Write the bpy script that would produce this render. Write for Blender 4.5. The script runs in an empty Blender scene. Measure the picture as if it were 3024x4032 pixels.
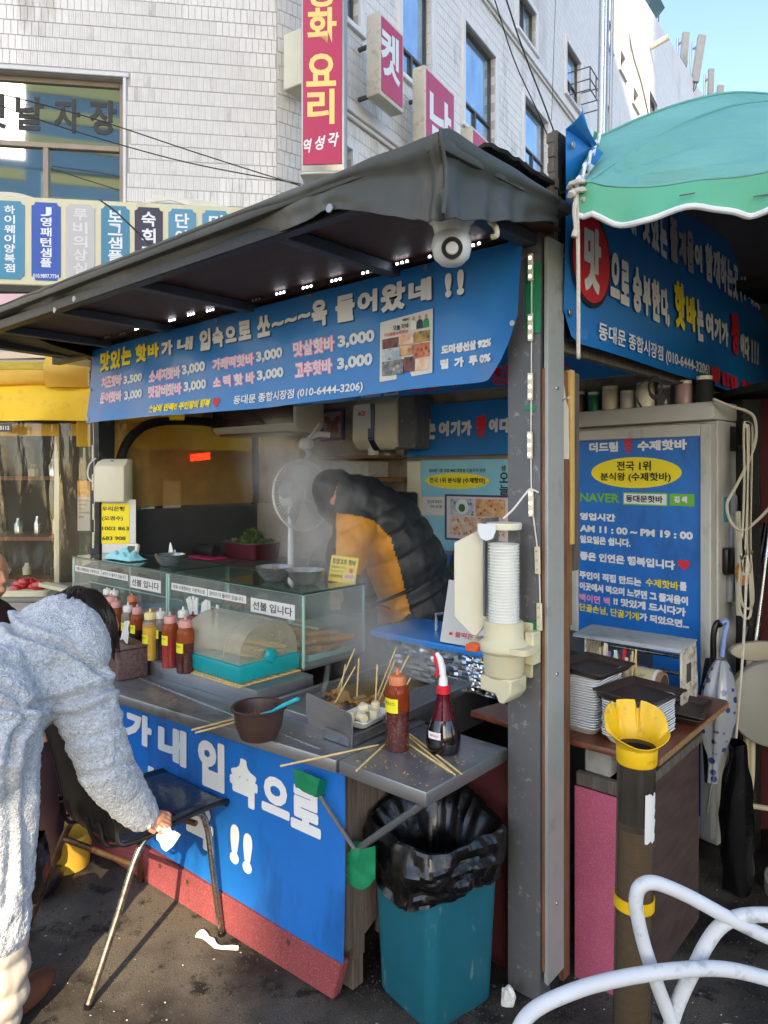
import bpy, bmesh, math, random
from mathutils import Vector, Matrix, noise
R = math.radians
random.seed(7)
sc = bpy.context.scene
COL = sc.collection
# ------------------------------------------------------------------ camera, sky, sun, exposure
cam = bpy.data.cameras.new('camera')
camo = bpy.data.objects.new('camera', cam)
COL.objects.link(camo)
camo.location = (0, 0, 1.65)
camo.rotation_euler = (R(90), 0, 0)
cam.sensor_fit = 'VERTICAL'
cam.sensor_height = 36.0
cam.lens = 24.966
cam.shift_y = -0.0371
cam.clip_start = 0.05
cam.clip_end = 900
sc.camera = camo
SUN_EL, SUN_AZ = 30.0, 186.0        # degrees; azimuth measured clockwise from +Y, the sun stands behind the camera
world = bpy.data.worlds.new('World')
sc.world = world
world.use_nodes = True
wn = world.node_tree.nodes
sky = wn.new('ShaderNodeTexSky')
sky.sky_type = 'NISHITA'
sky.sun_disc = False
sky.sun_elevation = R(SUN_EL)
sky.sun_rotation = R(SUN_AZ)
sky.air_density = 1.0
sky.dust_density = 1.6
sky.ozone_density = 1.0
wn['Background'].inputs['Strength'].default_value = 0.15
world.node_tree.links.new(sky.outputs[0], wn['Background'].inputs[0])
sun = bpy.data.lights.new('sun', 'SUN')
sun.energy = 4.4
sun.angle = R(0.55)
sun.color = (1.0, 0.80, 0.52)
suno = bpy.data.objects.new('sun', sun)
COL.objects.link(suno)
_az, _el = R(SUN_AZ), R(SUN_EL)
_sd = Vector((math.sin(_az) * math.cos(_el), math.cos(_az) * math.cos(_el), math.sin(_el)))
suno.rotation_euler = _sd.to_track_quat('Z', 'Y').to_euler()
suno.location = (0, -5, 12)
vs = sc.view_settings
vs.view_transform = 'Standard'
vs.look = 'None'
vs.exposure = 1.6
vs.gamma = 1.0
vs.use_curve_mapping = False
sc.cycles.max_bounces = 8
sc.cycles.transparent_max_bounces = 14
sc.cycles.volume_step_rate = 1.5
sc.cycles.volume_bounces = 3

# ------------------------------------------------------------------ frames
ROT = R(-41.1)
O2 = Vector((-0.1322, 2.2281, 0))
def TR(x, y, z=0.0, rot=0.0):
    return Matrix.Translation(Vector((x, y, z))) @ Matrix.Rotation(rot, 4, 'Z')
STALL = TR(O2.x, O2.y, 0, ROT)       # stall frame: x to the right along the front (0 = front panel's right end), y into the stall, z up
WORLD = Matrix.Identity(4)
def SP(x, y, z=0.0):
    return STALL @ Vector((x, y, z))

# ------------------------------------------------------------------ objects
W, CH = {}, {}
def _props(o, label=None, cat=None, group=None, kind=None):
    if label: o['label'] = label
    if cat: o['category'] = cat
    if group: o['group'] = group
    if kind: o['kind'] = kind
def thing(name, label, cat, base=(0, 0, 0), F=STALL, rot=0.0, group=None, kind=None):
    """an Empty at the base of a thing; base and rot are given in the frame F"""
    o = bpy.data.objects.new(name, None)
    COL.objects.link(o)
    o.empty_display_size = .1
    m = F @ TR(base[0], base[1], base[2], rot)
    o.matrix_basis = m
    W[o.name] = m
    CH[o.name] = []
    _props(o, label, cat, group, kind)
    return o
def local(root):
    return W[root.name]
def copy_tree(o, parent=None):
    c = o.copy()
    COL.objects.link(c)
    c.parent = parent
    CH[c.name] = []
    W[c.name] = W[o.name]
    if parent is not None: CH[parent.name].append(c)
    for ch in CH[o.name]: copy_tree(ch, c)
    return c
def dup(root, base, F=STALL, rot=0.0, label=None, mats=None, scale=None):
    c = copy_tree(root)
    m = F @ TR(base[0], base[1], base[2], rot)
    if scale: m = m @ Matrix.Diagonal((scale[0], scale[1], scale[2], 1))
    c.matrix_basis = m
    W[c.name] = m
    if label: c['label'] = label
    return c

class B:
    """collects shapes in the frame F and links them as one mesh object"""
    def __init__(s, name, mat, root=None, F=None):
        s.name, s.mat, s.root = name, mat, root
        s.F = F if F is not None else STALL
        s.v, s.f, s.uv = [], [], None
    def raw(s, vs, fs, M=None):
        n = len(s.v)
        s.v += [M @ Vector(v) for v in vs] if M is not None else [Vector(v) for v in vs]
        s.f += [tuple(i + n for i in f) for f in fs]
        return s
    def box(s, x0, x1, y0, y1, z0, z1, M=None):
        vs = [(x, y, z) for z in (z0, z1) for y in (y0, y1) for x in (x0, x1)]
        return s.raw(vs, [(0, 2, 3, 1), (4, 5, 7, 6), (0, 1, 5, 4), (2, 6, 7, 3), (0, 4, 6, 2), (1, 3, 7, 5)], M)
    def cbox(s, c, d, rz=0.0, M=None):
        m = Matrix.Translation(Vector(c)) @ Matrix.Rotation(rz, 4, 'Z')
        if M is not None: m = Matrix.Translation(Vector(c)) @ M
        return s.box(-d[0] / 2, d[0] / 2, -d[1] / 2, d[1] / 2, -d[2] / 2, d[2] / 2, m)
    def beam(s, p0, p1, wd, hg):
        """a square bar from p0 to p1, hg measured upward"""
        p0, p1 = Vector(p0), Vector(p1)
        d = p1 - p0
        x = d.normalized()
        up = Vector((0, 0, 1)) if abs(x.z) < .95 else Vector((0, 1, 0))
        y = up.cross(x).normalized()
        z = x.cross(y)
        m = Matrix((x, y, z)).transposed().to_4x4()
        m.translation = p0
        return s.box(0, d.length, -wd / 2, wd / 2, -hg / 2, hg / 2, m)
    def tube(s, pts, r, n=8, closed=False, caps=True):
        pts = [Vector(p) for p in pts]
        k = len(pts)
        rs = r if isinstance(r, (list, tuple)) else [r] * k
        tang = []
        for i in range(k):
            a = pts[(i - 1) % k] if (closed or i > 0) else pts[i]
            b = pts[(i + 1) % k] if (closed or i < k - 1) else pts[i]
            t = (b - a)
            tang.append(t.normalized() if t.length > 1e-9 else Vector((0, 0, 1)))
        up = Vector((0, 0, 1)) if abs(tang[0].z) < .9 else Vector((1, 0, 0))
        nx = (up - tang[0] * up.dot(tang[0])).normalized()
        base = len(s.v)
        for i in range(k):
            nx = nx - tang[i] * nx.dot(tang[i])
            if nx.length < 1e-6: nx = tang[i].orthogonal()
            nx.normalize()
            ny = tang[i].cross(nx)
            for j in range(n):
                an = 2 * math.pi * j / n
                s.v.append(pts[i] + (nx * math.cos(an) + ny * math.sin(an)) * rs[i])
        for i in range(k if closed else k - 1):
            a, b = base + i * n, base + ((i + 1) % k) * n
            for j in range(n):
                s.f.append((a + j, a + (j + 1) % n, b + (j + 1) % n, b + j))
        if caps and not closed:
            s.f.append(tuple(base + j for j in reversed(range(n))))
            s.f.append(tuple(base + (k - 1) * n + j for j in range(n)))
        return s
    def cyl(s, p0, p1, r, n=16, r1=None):
        return s.tube([p0, p1], [r, r if r1 is None else r1], n)
    def lathe(s, prof, c=(0, 0, 0), n=20, M=None, caps=True, sx=1.0, sy=1.0):
        base = len(s.v)
        c = Vector(c)
        for (r, z) in prof:
            for j in range(n):
                a = 2 * math.pi * j / n
                p = Vector((r * math.cos(a) * sx, r * math.sin(a) * sy, z))
                s.v.append(c + (M @ p if M is not None else p))
        for i in range(len(prof) - 1):
            for j in range(n):
                a, b = base + i * n, base + (i + 1) * n
                s.f.append((a + j, a + (j + 1) % n, b + (j + 1) % n, b + j))
        if caps:
            if prof[0][0] > 1e-5: s.f.append(tuple(base + j for j in reversed(range(n))))
            if prof[-1][0] > 1e-5: s.f.append(tuple(base + (len(prof) - 1) * n + j for j in range(n)))
        return s
    def prism(s, poly, fn, t0, t1):
        """poly: 2-D outline; fn(u, v, t) places it; extruded from t0 to t1"""
        n = len(poly)
        return s.raw([fn(p[0], p[1], t0) for p in poly] + [fn(p[0], p[1], t1) for p in poly],
                     [tuple(reversed(range(n))), tuple(range(n, 2 * n))] + [(i, (i + 1) % n, n + (i + 1) % n, n + i) for i in range(n)])
    def grid(s, fn, nu, nv, cu=False, cv=False):
        base = len(s.v)
        ku, kv = (nu if cu else nu + 1), (nv if cv else nv + 1)
        for i in range(ku):
            for j in range(kv):
                s.v.append(Vector(fn(i / nu, j / nv)))
        for i in range(nu):
            for j in range(nv):
                a, b = i, (i + 1) % ku
                c, d = j, (j + 1) % kv
                s.f.append((base + a * kv + c, base + b * kv + c, base + b * kv + d, base + a * kv + d))
        return s
    def ell(s, c, r, n=14, m=8, M=None):
        prof = [(max(math.sin(math.pi * i / m), 1e-4), -math.cos(math.pi * i / m)) for i in range(m + 1)]
        c = Vector(c)
        base = len(s.v)
        for (q, z) in prof:
            for j in range(n):
                a = 2 * math.pi * j / n
                p = Vector((q * math.cos(a) * r[0], q * math.sin(a) * r[1], z * r[2]))
                s.v.append(c + (M @ p if M is not None else p))
        for i in range(m):
            for j in range(n):
                a, b = base + i * n, base + (i + 1) * n
                s.f.append((a + j, a + (j + 1) % n, b + (j + 1) % n, b + j))
        return s
    def mesh(s, bevel=0.0, seg=1, solid=0.0, angle=38, weld=False, inv=None):
        me = bpy.data.meshes.new(s.name)
        vs = [s.F @ v for v in s.v]
        if inv is not None: vs = [inv @ v for v in vs]
        me.from_pydata(vs, [], s.f)
        bm = bmesh.new()
        bm.from_mesh(me)
        if weld: bmesh.ops.remove_doubles(bm, verts=bm.verts, dist=1e-5)
        if solid:
            bmesh.ops.recalc_face_normals(bm, faces=bm.faces)
            bmesh.ops.solidify(bm, geom=bm.faces[:], thickness=solid)
        bmesh.ops.recalc_face_normals(bm, faces=bm.faces)
        if bevel:
            es = [e for e in bm.edges if len(e.link_faces) == 2 and e.calc_face_angle(0) > R(28)]
            bmesh.ops.bevel(bm, geom=es, offset=bevel, segments=seg, affect='EDGES', clamp_overlap=True, profile=.5)
        bm.to_mesh(me)
        bm.free()
        for p in me.polygons: p.use_smooth = True
        me.set_sharp_from_angle(angle=R(angle))
        for m in (s.mat if isinstance(s.mat, (list, tuple)) else [s.mat]): me.materials.append(m)
        return me
    def go(s, label=None, cat=None, group=None, kind=None, fix=None, **kw):
        if s.root is not None:
            me = s.mesh(inv=W[s.root.name].inverted(), **kw)
            if fix: fix(me)
            o = bpy.data.objects.new(s.name, me)
            COL.objects.link(o)
            o.parent = s.root
            W[o.name] = W[s.root.name]
            CH[o.name] = []
            CH[s.root.name].append(o)
        else:
            xs = [v.x for v in s.v]; ys = [v.y for v in s.v]; zs = [v.z for v in s.v]
            m = s.F @ Matrix.Translation(Vector(((min(xs) + max(xs)) / 2, (min(ys) + max(ys)) / 2, min(zs))))
            me = s.mesh(inv=m.inverted(), **kw)
            if fix: fix(me)
            o = bpy.data.objects.new(s.name, me)
            COL.objects.link(o)
            o.matrix_basis = m
            W[o.name] = m
            CH[o.name] = []
        _props(o, label, cat, group, kind)
        return o

def smooth(pts, n=6, closed=False):
    """Catmull-Rom through the points"""
    pts = [Vector(p) for p in pts]
    k = len(pts)
    out = []
    for i in range(k if closed else k - 1):
        p1, p2 = pts[i], pts[(i + 1) % k]
        p0 = pts[(i - 1) % k] if (closed or i > 0) else p1 * 2 - p2
        p3 = pts[(i + 2) % k] if (closed or i < k - 2) else p2 * 2 - p1
        for j in range(n):
            t = j / n
            out.append(.5 * ((2 * p1) + (p2 - p0) * t + (2 * p0 - 5 * p1 + 4 * p2 - p3) * t * t + (3 * p1 - p0 - 3 * p2 + p3) * t ** 3))
    if not closed: out.append(pts[-1])
    return out
def nz(x, y=0.0, z=0.0, s=1.0):
    return noise.noise(Vector((x * s, y * s, z * s)))

# ------------------------------------------------------------------ materials
def H(h):
    c = [int(h[i:i + 2], 16) / 255 for i in (0, 2, 4)]
    return tuple(x / 12.92 if x <= .04045 else ((x + .055) / 1.055) ** 2.4 for x in c)
class NT:
    def __init__(s, name):
        s.m = bpy.data.materials.new(name)
        s.m.use_nodes = True
        s.t = s.m.node_tree
        s.b = s.t.nodes['Principled BSDF']
        s.o = s.t.nodes['Material Output']
        tc = s.n('ShaderNodeTexCoord')
        oi = s.n('ShaderNodeObjectInfo')
        mu = s.n('ShaderNodeMath', operation='MULTIPLY'); s.l(oi.outputs['Random'], mu.inputs[0]); mu.inputs[1].default_value = 13.7
        ad = s.n('ShaderNodeVectorMath', operation='ADD'); s.l(tc.outputs['Object'], ad.inputs[0]); s.l(mu.outputs[0], ad.inputs[1])
        s.co = ad.outputs[0]
        s.rnd = oi.outputs['Random']
    def n(s, t, **kw):
        x = s.t.nodes.new(t)
        for k, v in kw.items(): setattr(x, k, v)
        return x
    def l(s, a, b): s.t.links.new(a, b)
    def noise(s, scale, detail=4, rough=.55, stretch=None, co=None):
        x = s.n('ShaderNodeTexNoise')
        x.inputs['Scale'].default_value = scale
        x.inputs['Detail'].default_value = detail
        x.inputs['Roughness'].default_value = rough
        c = co or s.co
        if stretch:
            mp = s.n('ShaderNodeMapping'); mp.inputs['Scale'].default_value = stretch
            s.l(c, mp.inputs[0]); c = mp.outputs[0]
        s.l(c, x.inputs['Vector'])
        return x.outputs['Fac']
    def ramp(s, fac, a, b, ca=(0, 0, 0), cb=(1, 1, 1)):
        x = s.n('ShaderNodeValToRGB')
        x.color_ramp.elements[0].position = a; x.color_ramp.elements[1].position = b
        x.color_ramp.elements[0].color = (*ca, 1); x.color_ramp.elements[1].color = (*cb, 1)
        s.l(fac, x.inputs[0])
        return x.outputs[0]
    def mix(s, fac, a, b, mode='MIX'):
        x = s.n('ShaderNodeMix', data_type='RGBA', blend_type=mode)
        for sock, v in ((x.inputs[0], fac), (x.inputs[6], a), (x.inputs[7], b)):
            if isinstance(v, (int, float)): sock.default_value = v
            elif isinstance(v, tuple): sock.default_value = (*v, 1) if len(v) == 3 else v
            else: s.l(v, sock)
        return x.outputs[2]
    def bump(s, h, strength=.3, dist=.01):
        x = s.n('ShaderNodeBump')
        x.inputs['Strength'].default_value = strength
        x.inputs['Distance'].default_value = dist
        s.l(h, x.inputs['Height'])
        s.l(x.outputs[0], s.b.inputs['Normal'])
        return x
    def set(s, **kw):
        for k, v in kw.items():
            i = s.b.inputs[k.replace('_', ' ')]
            if hasattr(v, 'is_linked') or isinstance(v, bpy.types.NodeSocket): s.l(v, i)
            elif isinstance(v, tuple) and len(v) == 3: i.default_value = (*v, 1)
            else: i.default_value = v
        return s
def MAT(name, col, rough=.5, metal=0.0, var=.12, vs=5.0, bump=0.0, bs=50.0, dirt=None, spec=.5, coat=0.0, sss=0.0, trans=0.0, alpha=1.0, stretch=None, rv=.12, bd=.004):
    t = NT(name)
    c = H(col) if isinstance(col, str) else col
    nf = t.noise(vs, 5, .6, stretch)
    out = t.mix(t.ramp(nf, .28, .72), tuple(x * (1 - var) for x in c), tuple(min(x * (1 + var), 1) for x in c))
    if dirt:
        dc, amt, ds = dirt[:3]
        df = t.ramp(t.noise(ds, 7, .68, dirt[3] if len(dirt) > 3 else None), .62 - amt * .35, .80 - amt * .25)
        out = t.mix(df, out, H(dc))
    t.set(Base_Color=out, Metallic=metal, Specular_IOR_Level=spec, Coat_Weight=coat, Transmission_Weight=trans, Alpha=alpha)
    if sss: t.set(Subsurface_Weight=sss); t.b.inputs['Subsurface Radius'].default_value = (.02, .01, .006)
    rr = t.n('ShaderNodeMapRange'); t.l(t.noise(vs * 3.1, 4), rr.inputs[0])
    rr.inputs[3].default_value = max(rough - rv, .03); rr.inputs[4].default_value = min(rough + rv, 1)
    t.set(Roughness=rr.outputs[0])
    if bump: t.bump(t.noise(bs, 5, .6, stretch), bump, bd)
    return t.m
def WOOD(name, ca, cb, scale=9.0, rough=.55, axis=(1, 12, 12), bump=.2):
    t = NT(name)
    f = t.noise(scale, 8, .62, axis)
    f2 = t.noise(scale * 4, 4, .6, axis)
    c = t.mix(t.ramp(f, .33, .67), H(ca), H(cb))
    c = t.mix(t.ramp(f2, .55, .75), c, tuple(x * .55 for x in H(ca)))
    t.set(Base_Color=c, Roughness=rough)
    t.bump(f2, bump, .003)
    return t.m
def GLASS(name, tint=(.9, .97, .95), gl=.02, fres=1.0, dirt=None, wave=0.0):
    """a thin pane: clear with a reflection that grows at grazing angles"""
    t = NT(name)
    tr = t.n('ShaderNodeBsdfTransparent'); tr.inputs[0].default_value = (*tint, 1)
    g = t.n('ShaderNodeBsdfGlossy'); g.inputs['Roughness'].default_value = gl; g.inputs['Color'].default_value = (1, 1, 1, 1)
    fr = t.n('ShaderNodeFresnel'); fr.inputs['IOR'].default_value = 1.45
    if wave:
        bp = t.n('ShaderNodeBump'); bp.inputs['Strength'].default_value = wave; bp.inputs['Distance'].default_value = .02
        t.l(t.noise(5, 3, .5, (3, 3, .7)), bp.inputs['Height'])
        t.l(bp.outputs[0], g.inputs['Normal']); t.l(bp.outputs[0], fr.inputs['Normal'])
    ge = t.n('ShaderNodeNewGeometry')
    ff = t.n('ShaderNodeMath', operation='MULTIPLY_ADD'); t.l(ge.outputs['Backfacing'], ff.inputs[0]); ff.inputs[1].default_value = -fres; ff.inputs[2].default_value = fres
    mu = t.n('ShaderNodeMath', operation='MULTIPLY'); t.l(fr.outputs[0], mu.inputs[0]); t.l(ff.outputs[0], mu.inputs[1]); mu.use_clamp = True
    mx = t.n('ShaderNodeMixShader'); t.l(mu.outputs[0], mx.inputs[0]); t.l(tr.outputs[0], mx.inputs[1]); t.l(g.outputs[0], mx.inputs[2])
    out = mx.outputs[0]
    if dirt:
        d = t.n('ShaderNodeBsdfDiffuse'); d.inputs[0].default_value = (*H(dirt[0]), 1)
        m2 = t.n('ShaderNodeMixShader')
        t.l(t.ramp(t.noise(dirt[2], 6, .65), .5 - dirt[1] * .3, .9, (dirt[3],) * 3, (dirt[4],) * 3), m2.inputs[0])
        t.l(out, m2.inputs[1]); t.l(d.outputs[0], m2.inputs[2]); out = m2.outputs[0]
    t.l(out, t.o.inputs['Surface'])
    return t.m
def EMIT(name, col, st):
    t = NT(name)
    t.set(Base_Color=H(col), Emission_Color=H(col), Emission_Strength=st)
    return t.m

# ------------------------------------------------------------------ lettering (the built-in font; turned into flat meshes)
_tc = {}
_lab = bpy.data.scenes.new('letter_bench')
def bench(o):
    """evaluates o in a small scene of its own"""
    _lab.collection.objects.link(o)
    with bpy.context.temp_override(scene=_lab, view_layer=_lab.view_layers[0]):
        dg = bpy.context.evaluated_depsgraph_get()
        me = bpy.data.meshes.new_from_object(o.evaluated_get(dg))
    _lab.collection.objects.unlink(o)
    return me
def glyphs(body, bold=0.0, shear=0.0):
    k = (body, bold, shear)
    if k in _tc: return _tc[k]
    c = bpy.data.curves.new('lettering', 'FONT')
    c.body = body; c.size = 1.0; c.offset = bold; c.shear = shear; c.resolution_u = 3
    o = bpy.data.objects.new('lettering', c)
    me = bench(o)
    v = [(p.co.x, p.co.y) for p in me.vertices]
    f = [tuple(p.vertices) for p in me.polygons]
    bpy.data.objects.remove(o); bpy.data.meshes.remove(me); bpy.data.curves.remove(c)
    x0 = min(p[0] for p in v); x1 = max(p[0] for p in v); y0 = min(p[1] for p in v); y1 = max(p[1] for p in v)
    _tc[k] = ([((p[0] - x0) / (x1 - x0), (p[1] - y0) / max(y1 - y0, 1e-6)) for p in v], f)
    return _tc[k]
HEART = [(.5, 0), (.2, .28), (.03, .52), (0, .72), (.08, .9), (.23, 1), (.39, .95), (.5, .8), (.61, .95), (.77, 1), (.92, .9), (1, .72), (.97, .52), (.8, .28)]
def letters(root, mat, F, items, y=-.002, bold=.0, shear=0.0, fn=None, name='lettering', grow=0.0, fat=0.0):
    """items: (text, x0, x1, z0, z1) on the sign's plane; fn(x, z) is the sign's own bulge"""
    small, big = B(name, mat, root, F), []
    todo = []
    for it in items:
        t_, x0, x1, z0, z1 = it[:5]
        if z1 - z0 >= .055 and len(t_) > 1 and all('가' <= c_ <= '힣' or c_ == ' ' for c_ in t_):      # large words: one part per letter
            w_ = (x1 - x0) / len(t_)
            todo += [(c_, x0 + w_ * (k + .03), x0 + w_ * (k + .97), z0, z1) + tuple(it[5:]) for k, c_ in enumerate(t_) if c_ != ' ']
        else: todo.append(it)
    for it in todo:
        s, x0, x1, z0, z1 = it[:5]
        b = small
        if s in ('HEART', 'BOX', 'ELL') or (len(s) == 1 and z1 - z0 >= .055):
            b = B({'HEART': 'printed_heart', 'BOX': 'printed_panel', 'ELL': 'printed_oval'}.get(s, 'letter'), mat, root, F)
            big.append(b)
        if s == 'HEART': g = (HEART, [tuple(range(len(HEART)))])
        elif s == 'BOX': g = ([(0, 0), (1, 0), (1, 1), (0, 1)], [(0, 1, 2, 3)])
        elif s == 'ELL': g = ([(.5 + .5 * math.cos(a * math.pi / 20), .5 + .5 * math.sin(a * math.pi / 20)) for a in range(40)], [tuple(range(40))])
        else: g = glyphs(s, bold, it[5] if len(it) > 5 else shear)
        solid_ = s in ('HEART', 'BOX', 'ELL')
        offs = [(0, 0)] if not fat or solid_ else [(fat * math.cos(k * .7854 + .3), fat * math.sin(k * .7854 + .3)) for k in range(8)] + [(0, 0)]
        sh_ = 0 if solid_ else fat
        for k, (ox, oz) in enumerate(offs):
            vs = []
            for (p, q) in g[0]:
                x = x0 - grow + sh_ + ox + p * (x1 - x0 + 2 * grow - 2 * sh_); z = z0 - grow + sh_ + oz + q * (z1 - z0 + 2 * grow - 2 * sh_)
                vs.append((x, y - .00006 * k + (fn(x, z) if fn else 0), z))
            b.raw(vs, g[1])
    out = [q.go() for q in big]
    if small.v: out.append(small.go())
    return out[0]
def blob_mesh(b, vox=.012, it=6, disp=None, label=None):
    """joins the shapes of b into one continuous skin"""
    me = bpy.data.meshes.new('blob')
    me.from_pydata([b.F @ v for v in b.v], [], b.f)
    bm = bmesh.new(); bm.from_mesh(me); bmesh.ops.recalc_face_normals(bm, faces=bm.faces); bm.to_mesh(me); bm.free()
    o = bpy.data.objects.new('blob', me)
    m = o.modifiers.new('r', 'REMESH'); m.mode = 'VOXEL'; m.voxel_size = vox
    s = o.modifiers.new('s', 'SMOOTH'); s.iterations = it; s.factor = .5
    ne = bench(o)
    bpy.data.objects.remove(o); bpy.data.meshes.remove(me)
    if disp:
        ns = [v.normal.copy() for v in ne.vertices]
        for v, n in zip(ne.vertices, ns): v.co = v.co + n * disp(v.co, n)
    inv = W[b.root.name].inverted()
    for v in ne.vertices: v.co = inv @ v.co
    for p in ne.polygons: p.use_smooth = True
    ne.materials.clear()
    for mt in (b.mat if isinstance(b.mat, (list, tuple)) else [b.mat]): ne.materials.append(mt)
    ne.name = b.name
    q = bpy.data.objects.new(b.name, ne)
    COL.objects.link(q)
    q.parent = b.root
    W[q.name] = W[b.root.name]; CH[q.name] = []; CH[b.root.name].append(q)
    _props(q, label)
    return q
# ------------------------------------------------------------------ palette
m_white_tile = MAT('glazed_tile', 'dbdad8', .40, var=.07, vs=9, dirt=('8d887e', .20, 2.2, (1, 1, .22)), coat=.12)
m_render = MAT('white_render', 'd6d8dc', .8, var=.05, vs=2, bump=.2, bs=30, dirt=('9d978c', .25, .9, (1, 1, .3)))
m_joint = MAT('joint', 'b3b0aa', .9, var=.1)
m_alu = MAT('aluminium', '9b9c9a', .38, .85, var=.08, vs=10)
m_bronze = MAT('bronze_frame', '8a7f72', .45, .4, var=.1)
m_darkalu = MAT('dark_frame', '4d4a47', .45, .3)
m_steel = MAT('brushed_steel', '9b9da0', .36, .80, var=.10, vs=3, stretch=(1, 14, 14), bump=.12, bs=60, rv=.1, bd=.001, dirt=('4b4a47', .18, 4))
m_steel2 = MAT('polished_steel', 'c6c8c9', .24, .85, var=.06, vs=8)
m_black = MAT('black_paint', '141416', .45, var=.25, vs=14)
m_blackp = MAT('black_plastic', '101012', .34, var=.2, vs=6, dirt=('45423d', .12, 9))
m_dark = MAT('dark_wall', '1c1d20', .8, var=.2)
m_banner = MAT('vinyl_banner_blue', '1f74bf', .36, var=.05, vs=2.2, bump=.10, bs=4, bd=.02, coat=.15, rv=.08)
m_banner2 = MAT('panel_blue', '1b6cc2', .40, var=.10, vs=2.5, bump=.12, bs=5, bd=.02, dirt=('174a86', .26, 4, (1, 1, .4)))
m_white = MAT('white_print', 'dfe3e6', .5, var=.03)
m_offw = MAT('grey_print', 'b3a8ab', .5, var=.03)
m_yel = MAT('yellow_print', 'efdc14', .5, var=.03)
m_red = MAT('red_print', 'd3202c', .5, var=.03)
m_pink = MAT('pink_print', 'f09ccb', .5, var=.03)
m_blk = MAT('black_print', '1a1a1c', .5, var=.03)
m_green = MAT('green_print', '6fb32c', .5, var=.03)
m_paper = MAT('white_paper', 'd6d6d2', .7, var=.03, bump=.05, bs=20)
m_tarp = MAT('grey_tarpaulin', '40423e', .50, var=.12, vs=2.5, bump=.28, bs=260, bd=.001, dirt=('5f625f', .25, 2.2), rv=.1)
m_ply = WOOD('brown_plywood', '3a221a', '55342a', 5, .6)
m_postgrey = MAT('grey_painted_steel', '5e6063', .55, .15, var=.10, vs=4, bump=.12, bs=30, dirt=('a9a9a6', .10, 34), bd=.002)
m_angle = MAT('pale_steel_angle', 'a7aba6', .45, .2, var=.06, vs=12, bump=.05, bs=90, dirt=('7d807b', .15, 7))
m_wood = WOOD('weathered_wood', '5c3d28', '8a5f3f', 6, .7, (12, 12, 1))
m_woodg = WOOD('grey_wood', '4a433c', '6e645a', 6, .75, (12, 12, 1))
m_pine = WOOD('pale_pine', 'c6a15c', 'd9b974', 5, .6, (10, 10, 1), .08)
m_tabletop = WOOD('brown_laminate', '5b2f1d', '7a4229', 3, .35, (10, 1.2, 10), .05)
m_chip = MAT('chipboard_edge', '8a6a44', .85, var=.35, vs=60, bump=.5, bs=120)
m_pinkfelt = MAT('pink_felt_board', 'b2536c', .95, var=.16, vs=3, bump=.35, bs=220, dirt=('cf8196', .30, 260), bd=.002)
m_redbase = MAT('red_base_board', '7d383d', .9, var=.16, vs=5, bump=.35, bs=160, dirt=('b0686a', .34, 190), bd=.002)
m_maroon = MAT('maroon_wall', '4d1d20', .85, var=.2, vs=5, bump=.3, bs=60)
m_teal = MAT('teal_plastic', '1c6274', .42, var=.10, vs=4, bump=.05, bs=30, dirt=('8fa5a5', .05, 16, (1, 1, .35)), rv=.12)
m_turq = MAT('turquoise_plastic', '129aa0', .32, var=.04)
m_greentape = MAT('green_tape', '0c7a50', .45, var=.15, vs=20, bump=.5, bs=25, bd=.006)
m_rust = MAT('rusty_steel', '6f5238', .5, .55, var=.3, vs=25, bump=.3, bs=70, dirt=('3d2414', .35, 18))
m_chrome = MAT('worn_chrome', 'a49e94', .26, .95, var=.18, vs=30, dirt=('6c4526', .34, 26))
m_bag = MAT('black_bin_bag', '0a0a0c', .24, var=.2, vs=4, coat=.25, bump=.35, bs=45, bd=.004)
m_cream = MAT('cream_plastic', 'd6d3bd', .45, var=.04, coat=.1)
m_cream2 = MAT('aged_cream_plastic', 'c9c3a4', .5, var=.06, dirt=('8f8768', .15, 8))
m_orange = MAT('orange_plastic', 'cf5a2c', .45, var=.05)
m_foam = MAT('white_foam', 'e9ecee', .55, var=.02, sss=.15)
m_cup = MAT('white_cup', 'eceae4', .5, var=.02)
m_traywood = WOOD('dark_tray', '2a211d', '3f322b', 8, .5, (1, 10, 10), .08)
m_foil = MAT('aluminium_foil', 'c4c6c8', .22, 1.0, var=.08, vs=20)
m_cutting = MAT('blue_cutting_board', '2f86d6', .4, var=.06, vs=8, bump=.1, bs=60)
m_skewer = MAT('bamboo', 'd9bd82', .6, var=.12, vs=40)
m_rope = MAT('white_rope', 'c9c4b6', .9, var=.15, vs=60, bump=.5, bs=300)
m_cable = MAT('white_cable', 'd8d6cf', .5, var=.05)
m_cabled = MAT('dark_cable', '1b1b1d', .6)
m_sign_red = MAT('crimson_sign', 'b41d52', .4, var=.06, vs=2, coat=.2)
m_sign_gold = MAT('gold_letter', 'f0cf7a', .45, var=.03)
m_yaw = MAT('yellow_awning', 'f4c60e', .55, var=.07, vs=2.5, bump=.15, bs=90, dirt=('b78f1c', .2, 3), bd=.002)
m_yaw2 = MAT('faded_yellow_awning', 'd6a636', .6, var=.08, vs=3, bump=.15, bs=60)
m_conc = MAT('concrete', '9a9890', .9, var=.15, vs=30, bump=.4, bs=120)
m_chairw = MAT('white_chair_plastic', 'c3c6ca', .5, var=.07, vs=8, dirt=('6f7276', .24, 20), bump=.05, bs=60)
m_skin = MAT('skin', 'c08a6c', .5, var=.06, vs=20, sss=.15)
m_hair = MAT('dark_brown_hair', '1d120d', .42, var=.5, vs=60, stretch=(1, 1, .15), bump=.5, bs=160, bd=.004)
m_clear = GLASS('clear_glass', (.93, .975, .96), .02, 1.6, ('cfd8d4', .5, 2.6, .05, .15))
m_clearp = GLASS('clear_plastic', (.93, .95, .95), .06, .9, ('d8d8d4', .2, 14, .03, .18))
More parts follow.
